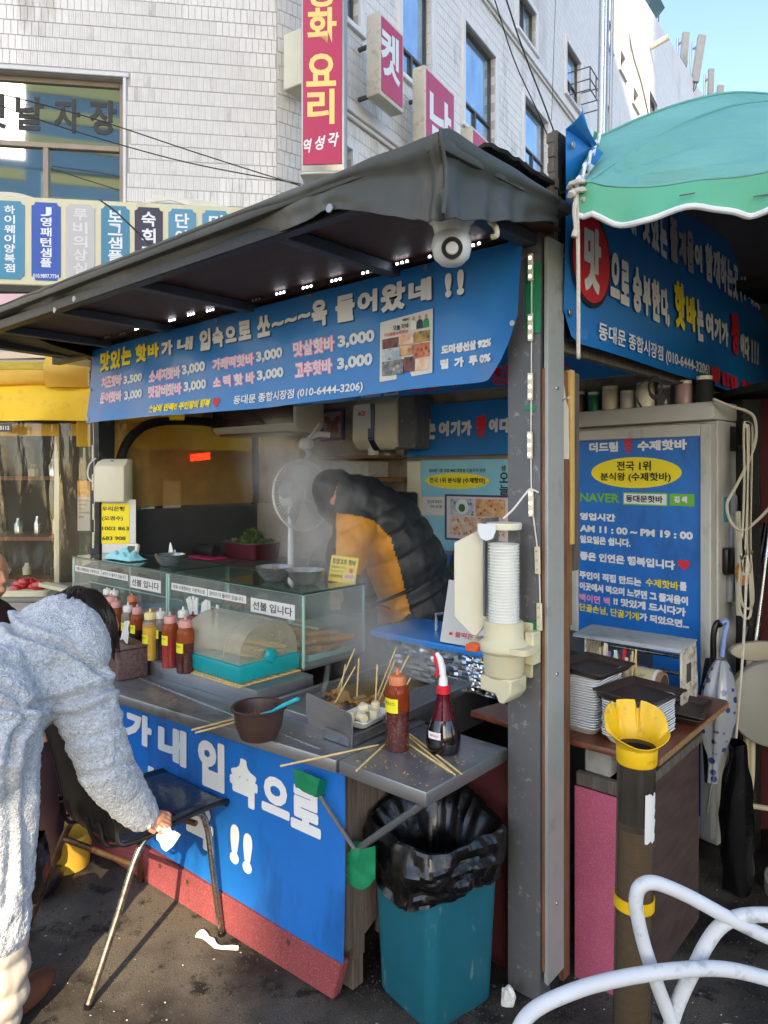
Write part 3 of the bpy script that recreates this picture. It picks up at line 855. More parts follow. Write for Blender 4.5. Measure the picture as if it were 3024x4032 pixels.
# brackets under the counter wing
br = B('counter_bracket', m_postgrey, st)
br.tube([XB(690, 1720, -.030), XB(766, 1835, -.012)], .007, 8)
br.tube([(.33, -.005, ZC - .045), XB(778, 1830, .02)], .011, 8)
br.go()
# posts
post = B('post', m_postgrey, st)
post.box(.361, .478, .392, .46, 0, 2.42)
post.go(bevel=.004, seg=2)
B('post', MAT('black_post', '202325', .5, .1, dirt=('565a5a', .2, 9)), st).box(-2.81, -2.70, .58, .69, 0, 2.42).go(bevel=.004)
B('post', m_dark, st).box(-2.81, -2.782, 1.86, 1.92, 0, 2.44).go(bevel=.004)
B('post', m_dark, st).box(.40, .48, 1.84, 1.92, 0, 2.44).go(bevel=.004)
# wood scraps, steel angle and broken board beside the post
B('wood_strip', m_wood, st).box(.480, .494, .395, .425, .10, 1.98).go(bevel=.003)
an = B('steel_angle', m_angle, st)
an.prism([(.488, .398), (.503, .392), (.505, .392), (.505, .498), (.503, .498), (.503, .400), (.490, .405)], lambda u, v, t: (u, v, t), .07, 2.385)
ao = an.go(bevel=.0015)
sr = B('screw', m_steel2, ao)
for z in (1.92, 1.02, .30): sr.lathe([(0, .004), (.006, .003), (.007, 0)], (.5055, .45, z), 10, Matrix.Rotation(R(90), 4, 'Y'))
sr.cyl((.506, .485, 1.885), (.535, .47, 1.89), .003, 6)
sr.go()
B('wood_board', m_wood, st).box(.482, .5015, .502, .548, .02, 1.70).go(bevel=.004)
B('wood_board', MAT('frayed_fibreboard', '7b5a36', .9, var=.3, vs=20, bump=.8, bs=40), st).box(.478, .492, .50, .585, 1.15, 1.985).go(bevel=.004)
tb = B('torn_board', MAT('torn_plaster', 'cfc8b4', .9, var=.06, bump=.4, bs=30), st)
tb.prism([(.503, 1.69), (.503, 1.96), (.513, 1.93), (.527, 1.885), (.545, 1.86), (.543, 1.80), (.548, 1.75), (.546, 1.69)], lambda u, v, t: (t, u, v), .4925, .499)
tb.go(bevel=.001)
B('pine_strip', m_pine, st).box(.480, .503, .552, .578, 1.42, 1.99).go(bevel=.0015)
B('wood_board', m_woodg, st).box(.478, .498, .582, .624, 1.33, 1.985).go(bevel=.003)
B('side_wall', m_dark, st).box(.462, .476, .46, .60, 0, 2.0).go()
B('banner_board', m_woodg, st).box(.482, .497, .455, .475, 1.95, 2.74).go(bevel=.003)
rb_ = B('splinters', m_woodg, st)
for i in range(14): rb_.cbox((.489 + nz(i * 3.1) * .01, .452 + nz(i * 1.7) * .012, 2.40 + i * .024), (.02 + .02 * abs(nz(i * .9)), .02, .03), nz(i) * 2)
rb_.go(kind='stuff')
B('green_tape', m_greentape, st).box(.43, .4815, .388, .3905, 2.09, 2.31).go()
B('green_tape', m_greentape, st).box(.44, .4815, .388, .3905, 1.13, 1.19).go()
B('green_tape', m_greentape, st).prism([(.42, 1.855), (.46, 1.845), (.465, 1.865), (.44, 1.87)], lambda u, v, t: (u, t, v), .3885, .3905).go()
t1 = B('green_tape', m_greentape, st)
def quad(b, P, n=6, amp=.004):
    b.grid(lambda u, v: P[0].lerp(P[1], u).lerp(P[3].lerp(P[2], u), v) + Vector((0, amp * nz(u * 5, v * 5) - amp, amp * nz(v * 6, u * 4))), n, n)
quad(t1, [XB(634, 1658, -.047), XB(692, 1682, -.047), XB(683, 1722, -.047), XB(640, 1700, -.047)])
quad(t1, [XB(692, 1682, -.047), XB(716, 1690, .02), XB(708, 1722, .02), XB(683, 1722, -.047)])
t1.go(solid=.002)
t2 = B('green_tape', m_greentape, st)
t2.grid(lambda u, v: XB(742 + 68 * u, 1842 - 14 * u + v * (52 + 36 * math.sin(2.6 * u)), .012 + .012 * nz(u * 5, v * 5)), 9, 7)
t2.lathe([(.02, -.02), (.024, 0), (.02, .02)], XB(772, 1838, .02), 10)
t2.go(solid=.002)
# ---- canopy
CF, CZ, CX = -.25, 2.455, .568
roof = B('roof_sheet', m_tarp, st)
roof.prism([(-3.1, CF), (CX, CF), (CX, .43), (.462, .43), (.462, 2.05), (-3.1, 2.05)], lambda u, v, t: (u, v, CZ + t + .04 * (v - CF)), -.04, 0)
roof.go(bevel=.012, seg=2)
low = [(0, 683.6), (41, 677), (97, 673.6), (119, 671), (140, 653), (157, 645), (248, 631), (300, 612), (436, 567), (560, 517), (640, 485), (690, 460), (719, 452), (770, 455), (826, 462), (894, 476), (930, 476), (960, 471)]
lowp = [XB(p[0], p[1], -.19 if p[0] < 600 else -.235) for p in low]
lowp = [Vector((-3.1, -.17, lowp[0].z + .01))] + lowp
lowr = [XA(p[0], p[1], .565) for p in ((975, 473), (1045, 475), (1100, 477), (1144, 479), (1203, 481))]
nF = len(lowp)
tops = [Vector((p.x, CF, CZ)) for p in lowp[:-1]] + [Vector((CX - .004, CF, CZ))]
topr = [Vector((CX, max(p.y, CF + .01), CZ + .02)) for p in lowr]
lowall = lowp + lowr
topall = tops + topr
def dense(ps, n=5):
    return smooth(ps, n)
LA, TA = dense(lowall, 6), dense(topall, 6)
NL = len(LA)
def valance(u, v):
    i = min(int(round(u * (NL - 1))), NL - 1)
    a, c = TA[i], LA[i]
    p = a.lerp(c, v)
    corner = max(0, 1 - abs(i / 6 - (nF - .6)) / 4.2)
    out = Vector((.3, -1, 0)) if i / 6 < nF - .5 else Vector((1, -.2, 0))
    # rolled top edge, pleats that fan out from the corner
    p = p + out * (.012 * math.sin(math.pi * min(v * 3, 1)) - .03 * corner * math.sin(math.pi * v) + .016 * corner * math.sin(i * 1.15 + 2.2 * v) * v + .010 * nz(i * .21, v * 3, 4) * v)
    p.z += .006 * nz(i * .13, v * 2)
    return p
va = B('tarpaulin_valance', m_tarp, st).grid(valance, NL - 1, 12).go(solid=.003, angle=60)
hm = B('seam', m_tarp, va); 
hm.tube([valance((nF * 6 - 5) / (NL - 1), v / 8) + Vector((.004, -.006, 0)) for v in range(9)], .005, 6)
hm.go()
ey = B('eyelet', m_alu, va)
for (px, py) in ((712, 450), (160, 646), (118, 670)): 
    p = XB(px, py, -.24); ey.lathe([(.004, .003), (.012, .003), (.013, 0)], p, 12, Matrix.Rotation(R(90), 4, 'X'))
ey.go()
le = B('side_flap', MAT('dark_tarpaulin', '17181a', .7, var=.15), st)
le.raw([lowp[0] + Vector((0, .02, -.01)), XB(0, 690, -.16), XB(60, 722, .0), XB(110, 745, .12), XB(198, 770, .40), (-2.82, .62, 2.36), (-3.1, .62, 2.44), (-3.1, -.1, 2.42)], [(0, 1, 2, 3, 4, 5, 6, 7)])
le.go(solid=.004)
B('ceiling', m_ply, st).box(-3.0, .53, -.15, .43, 2.405, 2.411).box(-3.0, .465, .4302, 1.86, 2.405, 2.411).go()
for (xx, dz) in ((-.10, 0), (-.95, .0), (-1.62, 0), (-2.25, 0), (-2.75, 0), (.44, 0)):
    B('roof_beam', MAT('beam_paint', '3d4650', .55, .2, dirt=('4a3427', .12, 8)), st).box(xx - .025, xx + .025, -.20, 1.84, 2.365, 2.4035).go(bevel=.003)
B('roof_beam', m_black, st).box(-2.99, .465, .42, .47, 2.345, 2.404).go(bevel=.003)
B('roof_beam', m_black, st).box(-2.99, .52, -.21, -.165, 2.36, 2.404).go(bevel=.003)
B('roofing_scrap', MAT('roofing_felt', '1d1c1b', .9, bump=.8, bs=30), st).grid(lambda u, v: (.50 - .1 * u + .02 * nz(v * 9), .12 + .75 * v, 2.565 + .03 * nz(u * 4, v * 9) + .03 * math.sin(3 * u)), 4, 24).go(solid=.01)
# ---- walls
B('bounce_panel', m_white, st).box(-2.98, .50, .48, 1.85, 2.355, 2.362).go()  # unseen white panel added below the ceiling to bounce light inside
bw = B('back_wall', MAT('beige_wall', '8d8678', .7, var=.12, dirt=('4a463e', .3, 3)), st).box(-2.28, .48, 1.90, 1.94, 0, 2.44).box(-2.80, -2.282, 1.90, 1.94, 0, 1.425).box(-2.80, -2.282, 1.90, 1.94, 2.21, 2.44).go()
ew = B('end_wall', MAT('dark_grey_panel', '3b3e42', .6, var=.12), st).box(-2.80, -2.78, .69, 1.90, 0, 1.415).go(bevel=.004)
B('end_window', m_amber, st).grid(lambda u, v: (-2.79 + .012 * nz(u * 6, v * 5), .69 + 1.20 * u, 1.43 + .78 * v), 12, 8).go()
B('back_window', m_amber, st).grid(lambda u, v: (-2.78 + .50 * u, 1.92 + .01 * nz(u * 6, v * 5), 1.43 + .78 * v), 6, 8).go()
B('end_header', m_yaw2, st).grid(lambda u, v: (-2.795, .69 + 1.2 * u, 2.06 + .05 * math.cos(5 * u) * (1 - v) + .36 * v - (.0)), 12, 3).go(solid=.006)
hs = [XA(258, 1003, -2.74), XA(262, 985, -2.74), XA(272, 960, -2.74), XA(292, 935, -2.74), XA(325, 915, -2.74), XA(380, 909, -2.74), XA(450, 912, -2.74), XA(540, 922, -2.74), XA(620, 937, -2.74), XA(655, 960, -2.74), XA(668, 1010, -2.74)]
B('arch_rail', MAT('black_foam_tube', '131315', .75, bump=.3, bs=80), st).tube(smooth(hs, 6), .030, 10).go()
B('shelf', m_wood, st).box(-1.80, -1.28, 1.62, 1.89, 1.745, 1.765).box(-1.80, -1.275, 1.60, 1.89, 1.60, 1.63).go(bevel=.003)
B('green_rail', MAT('green_paint', '17694e', .6), st).box(-1.80, -1.275, 1.585, 1.599, 1.53, 1.60).go()
B('inner_counter', m_darkalu, st).box(-2.6, -1.2, .95, 1.55, .70, 1.10).box(-1.2, .35, 1.35, 1.88, .0, .86).go(bevel=.004)
B('header_sign', m_banner, st).box(-2.0, .46, 1.50, 1.512, 2.09, 2.30).go()
letters(st, m_red, STALL, [('손님의', -.95, -.62, 2.11, 2.20), ('행복', -.42, -.18, 2.10, 2.20), ('가', -.10, .02, 2.10, 2.20)], 1.498, .02)
letters(st, m_offw, STALL, [('더드림', -1.42, -1.02, 2.10, 2.20)], 1.498, .02)
# ---- pot, grate, splash plates
pot = B('soup_pan', m_steel, st)
pot.box(-.55, -.10, .13, .155, ZC - .16, .79).box(-.55, -.10, .98, 1.0, ZC - .16, .79).box(-.55, -.53, .155, .98, ZC - .16, .79).box(-.105, -.085, .155, .98, ZC - .16, .79).box(-.53, -.105, .155, .98, ZC - .16, ZC - .14)
pot.go(bevel=.003)
m_soup = MAT('clear_broth', '7b6840', .12, var=.2, vs=12, spec=.6)
B('broth', m_soup, st).grid(lambda u, v: (-.53 + .424 * u, .155 + .824 * v, .752 + .003 * nz(u * 14, v * 22)), 20, 30).go()
grf = lambda u, v, t: (-.155 + .125 * u - .02 * v, .075 + .72 * v, .792 + t + .014 * v)
gr = B('drain_grate', m_steel, st)
nu_, nv_ = 9, 46
for i in range(nu_ + 1): gr.beam(grf(i / nu_, 0, 0), grf(i / nu_, 1, 0), .0045, .006)
for j in range(nv_ + 1): gr.beam(grf(0, j / nv_, .001), grf(1, j / nv_, .001), .0045, .006)
gr.go(kind='stuff')
B('grate_frame', m_steel, st).beam(grf(1.03, 0, -.008), grf(1.03, 1, -.008), .012, .03).beam(grf(0, -.01, -.008), grf(1, -.01, -.008), .012, .03).raw([grf(0, 0, -.016), grf(1, 0, -.016), grf(1, 1, -.016), grf(0, 1, -.016)], [(0, 1, 2, 3)]).go()
sp1 = [XZ(660, 1560, ZC), XZ(760, 1616, ZC)]
def plate(p0, p1, hgt, nm='splash_plate'):
    d = (p1 - p0); L = d.length; d.normalize()
    poly = [(0, 0), (L, 0), (L, hgt - .012), (L - .004, hgt - .004), (L - .012, hgt), (.012, hgt), (.004, hgt - .004), (0, hgt - .012)]
    B(nm, m_steel, st).prism(poly, lambda u, v, t: p0 + d * u + Vector((-d.y, d.x, 0)) * t + Vector((0, 0, v)), 0, .003).go(bevel=.0008)
plate(sp1[0], sp1[1], .108)
plate(Vector((-.245, .86, .80)), Vector((-.02, .80, .80)), .11)
# skewered side shelf of brown board, joined to the post
B('side_board', m_tabletop, st).prism([XZ(1016, 1535, .81).xy[:], XZ(1098, 1560, .81).xy[:], (.36, .62), (.17, .66)], lambda u, v, t: (u, v, t), .79, .81).go(bevel=.001)
# ---- menu banner
BNF = TR(-1.7046, 4.1571, 0, R(-42.09))
mb = thing('menu_banner', 'long blue menu banner with white prices hung across the front of the stall', 'banner', (1.45, 0, 1.95), BNF)
def bulge(x, z):
    t = max(0, min(1, (2.38 - z) / .43))
    return .006 * nz(x * 3.1 + z * 6, z * 2.2, 3) + .004 * abs(nz(x * 7 - z * 5, z * 3, 8)) - .008 * math.exp(-((x - 2.55 - .25 * t) / .03) ** 2) * t - .006 * math.exp(-((x - 2.72 - .1 * t) / .025) ** 2) -.004 - .010 * t * math.sin(x * 2.3 + .6) - .006 * math.sin(x * 11) * t - .03 * t * t * max(0, 1 - x / .5) - .045 * t * max(0, (x - 2.62) / .27) ** 2 + .004 * nz(x * 5, z * 6)
def ban(u, v):
    x = -.004 + 2.888 * u
    zt = 2.374 + .012 * u
    zb = 1.945 + .006 * math.sin(u * 9)
    if x > 2.74: zb += .20 * ((x - 2.74) / .145) ** 2.2
    z = zb + (zt - zb) * v
    return (x, bulge(x, z), z)
B('cloth', m_banner, mb, BNF).grid(ban, 96, 14).go(angle=80)
Wt = [('가', .768, .880, 2.250, 2.326), ('내', .922, 1.052, 2.256, 2.322), ('입', 1.103, 1.195, 2.238, 2.340), ('속', 1.21, 1.30, 2.240, 2.335), ('으', 1.315, 1.40, 2.252, 2.325), ('로', 1.415, 1.508, 2.25, 2.335), ('쏘', 1.551, 1.642, 2.246, 2.338), ('~', 1.652, 1.73, 2.278, 2.300), ('~', 1.738, 1.815, 2.282, 2.304), ('~', 1.823, 1.90, 2.286, 2.308), ('옥', 1.908, 1.998, 2.242, 2.347), ('들', 2.045, 2.150, 2.240, 2.344), ('어', 2.165, 2.269, 2.255, 2.340), ('왔', 2.286, 2.405, 2.242, 2.345), ('네', 2.42, 2.526, 2.254, 2.335), ('!', 2.584, 2.612, 2.249, 2.332), ('!', 2.634, 2.662, 2.249, 2.335),
      ('3,500', .386, .581, 2.134, 2.187), ('3,000', .400, .589, 2.047, 2.101), ('3,000', .955, 1.161, 2.133, 2.188), ('3,000', .969, 1.164, 2.049, 2.103), ('3,000', 1.534, 1.722, 2.137, 2.188), ('3,000', 1.538, 1.722, 2.055, 2.105), ('3,000', 2.052, 2.251, 2.139, 2.191), ('3,000', 2.047, 2.239, 2.052, 2.105),
      ('도미생선살 92%', 2.567, 2.782, 2.058, 2.090), ('밀  가  루 0%', 2.563, 2.782, 2.008, 2.042)]
Pt = [('치즈핫바', .141, .365, 2.138, 2.200), ('문어핫바', .141, .374, 2.051, 2.110), ('소세지핫바', .656, .939, 2.129, 2.187), ('떳갈비핫바', .656, .952, 2.046, 2.105), ('가래떡핫바', 1.221, 1.515, 2.135, 2.187), ('소 떡 핫 바', 1.221, 1.521, 2.053, 2.103), ('맛살핫바', 1.793, 2.035, 2.136, 2.195), ('고추핫바', 1.799, 2.019, 2.051, 2.107)]
Yt = [('맛', .110, .225, 2.232, 2.348), ('있', .232, .343, 2.235, 2.345), ('는', .352, .460, 2.245, 2.35), ('핫', .505, .62, 2.245, 2.34), ('바', .632, .746, 2.255, 2.33)]
sh = MAT('letter_shadow', '123e78', .5, var=.03)
letters(mb, sh, BNF, [(a, x0 + .006, x1 + .006, z0 - .006, z1 - .006) for a, x0, x1, z0, z1 in Wt[:17] + Yt], -.0012, .03, fn=bulge, fat=.0032)
letters(mb, m_white, BNF, Wt[:17], -.003, .03, fn=bulge, fat=.0032)
letters(mb, m_white, BNF, Wt[17:], -.003, .03, fn=bulge, fat=.0016)
letters(mb, m_pink, BNF, Pt, -.0018, .03, fn=bulge, grow=.003)
PB = [(a, x0 + dx, x1 + dx, z0 + dz, z1 + dz) for a, x0, x1, z0, z1 in Pt for dx, dz in ((-.004, 0), (.004, 0), (0, .004), (0, -.004))]
for k, (dx, dz) in enumerate(((-.004, -.003), (.004, -.003), (.004, .003), (-.004, .003))):
    letters(mb, m_pink, BNF, [(a, x0 + dx, x1 + dx, z0 + dz, z1 + dz) for a, x0, x1, z0, z1 in Pt], -.0019 - .0001 * k, .03, fn=bulge)
letters(mb, m_white, BNF, Pt, -.0035, .022, fn=bulge)
letters(mb, m_yel, BNF, Yt, -.003, .03, fn=bulge, fat=.0032)
letters(mb, m_yel, BNF, [('손님의 만족!! 주인장의 행복', .660, 1.203, 1.968, 2.007, .3)], -.003, .03, fn=bulge, fat=.0012)
letters(mb, m_red, BNF, [('HEART', 1.221, 1.273, 1.962, 2.007)], -.003, fn=bulge)
letters(mb, m_white, BNF, [('동대문 종합시장점 (010-6444-3206)', 1.376, 2.185, 1.960, 2.006)], -.003, .024, .12, fn=bulge)
# printed photo sheet on the banner
pp = B('photo_print', m_paper, mb, BNF)
pp.raw([(x, bulge(x, z) - .005, z) for x, z in ((2.279, 1.990), (2.530, 2.0), (2.534, 2.222), (2.286, 2.208))], [(0, 1, 2, 3)])
ppo = pp.go()
def pic(seed, cols):
    t = NT('printed_picture')
    v = t.n('ShaderNodeTexVoronoi'); v.inputs['Scale'].default_value = 38; t.l(t.co, v.inputs['Vector'])
    f = t.noise(30, 5, .6)
    c = t.mix(t.ramp(f, .35, .65), H(cols[0]), H(cols[1]))
    c = t.mix(t.ramp(v.outputs['Distance'], .15, .4, (1, 1, 1), (0, 0, 0)), c, H(cols[2]))
    t.set(Base_Color=c, Roughness=.45)
    return t.m
pics = [pic(0, c) for c in (('3a2a2a', '8a4a44', '1c1a1c'), ('d9a27a', 'e6d6c6', 'b4552f'), ('5a4a2a', 'c9a24a', '3a2a24'), ('8fa6b8', 'cfd6da', '6a3a34'), ('c98a5a', 'e0b98a', 'a05a34'), ('b04a2c', 'd98a5a', '7a2a1c'), ('2c3440', '8a929a', 'c9b49a'))]
for i, (x0, x1, z0, z1) in enumerate(((2.296, 2.376, 2.108, 2.144), (2.380, 2.448, 2.112, 2.146), (2.452, 2.522, 2.112, 2.150), (2.294, 2.384, 2.066, 2.104), (2.388, 2.442, 2.074, 2.108), (2.446, 2.520, 2.058, 2.108), (2.294, 2.400, 2.010, 2.062), (2.404, 2.452, 2.014, 2.066), (2.456, 2.518, 2.014, 2.054))):
    b = B('picture', pics[i % 7], ppo, BNF)
    b.raw([(x, bulge(x, z) - .0065, z) for x, z in ((x0, z0), (x1, z0), (x1, z1), (x0, z1))], [(0, 1, 2, 3)]).go()
letters(ppo, m_blk, BNF, [('MBC', 2.398, 2.432, 2.196, 2.205), ('오늘 저녁', 2.352, 2.424, 2.168, 2.188)], -.0065, .02, fn=bulge)
letters(ppo, m_red, BNF, [('더드림왕수제핫바', 2.308, 2.424, 2.151, 2.165)], -.0065, .02, fn=bulge)
for k, (cx, c) in enumerate(((2.448, 'e8e2dc'), (2.476, '23304c'), (2.505, '2f8a52'))):
    b = B('printed_figure', MAT('figure_' + str(k), c, .5), ppo, BNF)
    b.raw([(x, bulge(x, z) - .0065, z) for x, z in ((cx - .014, 2.160), (cx + .014, 2.160), (cx + .012, 2.185), (cx + .005, 2.192), (cx - .005, 2.192), (cx - .012, 2.185))], [tuple(range(6))]).go()
    b = B('printed_head', m_skin, ppo, BNF)
    b.raw([(cx + .006 * math.cos(a * .785), bulge(cx, 2.2) - .0068, 2.199 + .008 * math.sin(a * .785)) for a in range(8)], [tuple(range(8))]).go()
ey = B('eyelet', m_alu, mb, BNF)
for x, z in ((.01, 2.33), (.012, 2.14), (.02, 1.97), (.62, 2.365), (1.25, 2.368), (1.9, 2.37), (2.5, 2.372), (2.865, 2.12)): ey.lathe([(.003, .002), (.009, .002), (.010, 0)], (x, bulge(x, z) - .003, z), 10, Matrix.Rotation(R(90), 4, 'X'))
ey.go()
# ------------------------------------------------------------------ light strips and fittings on the stall
m_led = EMIT('lit_diode', 'eef2ff', 9.0)
m_ledoff = MAT('unlit_diode', 'b9ab86', .4)
m_ledbody = MAT('led_body', 'cfc9b0', .35, coat=.3)
m_leddark = MAT('led_body_dark', '3a332a', .5)
def strip(name, label, pts, lit, along, size=(.066, .014), facing=None, body=None, glow=None):
    t = thing(name, label, 'light strip', tuple(pts[0]))
    ps = [Vector(p) for p in pts]
    w = B('wire', m_cable if body is None else m_cabled, t)
    w.tube(smooth([p + Vector((0, .004, 0)) for p in ps], 3), .0022, 5)
    w.go()
    for i, p in enumerate(ps):
        a = ps[max(i - 1, 0)]; c = ps[min(i + 1, len(ps) - 1)]
        d = (c - a).normalized()
        if along == 'z': d = Vector((d.x * .3, 0, d.z)).normalized()
        n = Vector((0, -1, 0))
        s_ = d.cross(n).normalized()
        m = Matrix((d, s_, n)).transposed().to_4x4(); m.translation = p
        o = B('module', m_ledbody if body is None else m_leddark, t).box(-size[0] / 2, size[0] / 2, -size[1] / 2, size[1] / 2, 0, .006, m).go(bevel=.0015)
        dd = B('diode', (glow or m_led) if lit(i) else m_ledoff, o)
        for q in (-.34, 0, .34): dd.box(size[0] * q - .0036, size[0] * q + .0036, -.0034, .0034, .006, .0085, m)
        dd.go()
    return t
tp = [(206, 738), (234, 728), (266.6, 720.6), (300, 710.7), (336, 700.8), (373.7, 692), (414.6, 680), (456, 671), (504.7, 659.5), (555.4, 647.6), (607.8, 633.8), (665.7, 620.7), (728, 605.6), (796, 588.7), (870.7, 568), (941.6, 552.4), (1024, 531), (1110, 498)]
strip('light_strip', 'string of small white lights along the top edge of the menu banner', [XB(x, y, .335) for x, y in tp], lambda i: i > 2 and i != 9, 'x', body=1)
vp = [(1042.4 + .29762 * x, 713.2 + .29762 * y) for x, y in ((350, -455), (349, -18), (348, 410), (345, 835), (353, 1255), (400, 1670), (414, 2080))]
strip('light_strip', 'string of small lights running down the grey post', [XB(x, y, .383) for x, y in [(1143, 520)] + vp][1:], lambda i: i in (0, 1, 2, 3, 4), 'z', (.085, .018), glow=EMIT('dim_diode', 'f4f3ea', 2.2))
vl = [(.1984 * x, 905.2 + .1984 * y) for x, y in ((985, -640), (972, -445), (998, -130), (1013, 370), (1013, 690), (1020, 1010), (1018, 1320))]
strip('light_strip', 'string of unlit small lights hanging down the black post', [XB(x, y, .565) for x, y in vl], lambda i: False, 'z', (.10, .018))
wr = B('white_wire', m_cable, None)
wr.tube(smooth([XB(1087, 1120, .33), XB(1110, 1098, .35), XB(1140, 1060, .375), XB(1150, 1058, .38), XB(1163, 1064, .385)], 6), .0032, 6)
wr.go(label='white wire running from the cup dispenser up to the grey post', cat='wire')
wr = B('white_wire', m_cable, None)
wr.tube(smooth([XB(206, 990, .56), XB(192, 1005, .55), XB(190, 1030, .55), XB(200, 1042, .56)], 6), .005, 6)
wr.go(label='white wire loop beside the soap dispenser on the black post', cat='wire')
# dome camera with siren ring under the canopy corner
c0 = XB(975, 506, -.03)
KD = .76
dc = thing('dome_camera', 'white dome camera with a black ring hanging under the canopy corner', 'camera', tuple(c0))
m_dome = MAT('white_dome', 'd9dcdd', .35, var=.03, coat=.3)
B('mount', m_dome, dc).lathe([(.034, .075), (.060, .050), (.062, .034), (.052, .024), (.046, .0)], c0 + Vector((.0, 0, -.0)), 28).go()
B('dome', m_dome, dc).lathe([(KD * r, KD * z) for r, z in ((.060, .0), (.066, -.015), (.072, -.045), (.062, -.085), (.038, -.108), (.0001, -.115))], c0, 28).go()
dcw = (STALL.inverted() @ Vector((0.05, 0, 1.55)) - c0).normalized()
fm = Matrix.Translation(c0 + Vector((0, 0, -.034)) + dcw * .043) @ dcw.to_track_quat('Z', 'Y').to_matrix().to_4x4()
fx = lambda r, z: None
for nm, m, prof in (('ring', m_black, [(.0001, .012), (.022, .012), (.0225, .016), (.036, .016), (.038, .0), (.036, -.01)]), ('lens_cap', m_dome, [(.0001, .020), (.018, .020), (.022, .016), (.022, .0)])):
    b = B(nm, m, dc)
    b.lathe([(KD * r, KD * z) for r, z in prof], (0, 0, 0), 24)
    b.v = [fm @ v for v in b.v]
    b.go()
hk = B('hook', m_cream, None).tube(smooth([XB(1057, 478, .05), XB(1070, 490, .05), XB(1072, 508, .05), XB(1062, 512, .05)], 5), .008, 8)
hk.go(label='small white plastic hook under the canopy right of the dome camera', cat='hook')
B('white_rod', m_cable, None).cyl(XB(905, 478, .1), XB(880, 534, .30), .010, 10).go(label='short white rod slanting under the canopy left of the dome camera', cat='rod')
# ------------------------------------------------------------------ glass show cases
m_gedge = MAT('glass_edge', '9fc4b4', .25, var=.05, coat=.3)
CT = 1.154
def case(x0, x1, lab, ax):
    t = thing('glass_showcase', lab, 'display case', ((x0 + x1) / 2, .60, .83), group='glass show cases on the counter')
    y0, y1 = .412, .79
    B('glass_pane', m_clear, t).box(x0 + .012, x1 - .012, y0, y0 + .004, .842, CT - .012).go()
    B('glass_pane', m_clear, t).box(x0, x0 + .004, y0 + .012, y1 - .012, .842, CT - .012).go()
    B('glass_pane', m_clear, t).box(x1 - .004, x1, y0 + .012, y1 - .012, .842, CT - .012).go()
    B('glass_pane', GLASS('top_glass', (.80, .90, .87), .015, 1.3), t).box(x0 + .004, x1 - .004, y0 + .004, y1 - .004, CT - .008, CT).go()
    f = B('frame', m_gedge, t)
    for x in (x0, x1 - .010):
        for y in (y0, y1 - .010): f.box(x, x + .010, y, y + .010, .832, CT - .012)
    for x in (x0, x1 - .0085): f.box(x, x + .0085, y0 + .0105, y1 - .0105, CT - .0115, CT - .0085)
    for y in (y0, y1 - .0085): f.box(x0 + .0105, x1 - .0105, y, y + .0085, CT - .0115, CT - .0085)
    f.go(bevel=.001)
    e = B('top_edge', MAT('green_glass_edge', '1d3a34', .2, coat=.4), t)
    e.box(x0 - .003, x1 + .003, y0 - .004, y0 + .0035, CT - .0082, CT + .0006).box(x0 - .003, x0 + .0035, y0 + .004, y1, CT - .0082, CT + .0006).box(x1 - .0035, x1 + .003, y0 + .004, y1, CT - .0082, CT + .0006)
    e.go(bevel=.001)
    B('base', m_steel, t).box(x0, x1, y0, y1, .8305, .841).go()
    B('shelf', m_clear, t).box(x0 + .012, x1 - .012, y0 + .10, y1 - .012, .985, .990).go()
    sf = B('shelf_edge', m_gedge, t).box(x0 + .012, x1 - .012, y0 + .097, y0 + .0998, .984, .991).go()
    for (s0, s1, z0, z1, txt) in ax:
        l = B('sticker', m_paper, t).box(s0, s1, y0 - .0016, y0 - .0004, z0, z1).go()
        letters(l, m_blk, STALL, [(txt, s0 + (s1 - s0) * .05, s1 - (s1 - s0) * .05, z0 + (z1 - z0) * .2, z1 - (z1 - z0) * .2)], y0 - .0022, .02)
    return t
# stickers are measured on the panes (x to the right)
q = lambda px, py: XB(px, py, .41)
def stk(pts): 
    a = [q(*p) for p in pts]
    return (min(v.x for v in a), max(v.x for v in a))
c3 = lambda x, y: (164.6 + .33067 * x, 1152 + .33067 * y)
sA = q(*c3(620, 340)); sB = q(*c3(852, 375)); sC = q(*c3(857, 375)); sD = q(*c3(1107, 420)); sE = q(*c3(1138, 420)); sF = q(*c3(1425, 500))
tA = q(*c3(-8, 225)); tB = q(*c3(158, 250)); tC = q(*c3(163, 250)); tD = q(*c3(335, 280)); tE = q(*c3(352, 290)); tF = q(*c3(550, 340))
case(-1.648, -.629, 'right hand glass show case of fried hot bars, nearest the steaming pot', [(sA.x, sB.x, 1.065, 1.100, '저희 수제핫바는 기본적으로'), (sC.x, sD.x, 1.065, 1.100, '문어가 다 들어가 있습니다.'), (sE.x, sF.x, 1.035, 1.098, '선불 입니다')])
case(-2.692, -1.656, 'left hand glass show case, with the bank account sign standing on it', [(tA.x, tB.x, 1.065, 1.100, '저희 수제핫바는 기본적으로'), (tC.x, tD.x, 1.065, 1.100, '문어가 다 들어가 있습니다.'), (tE.x, tF.x, 1.035, 1.098, '선불 입니다')])
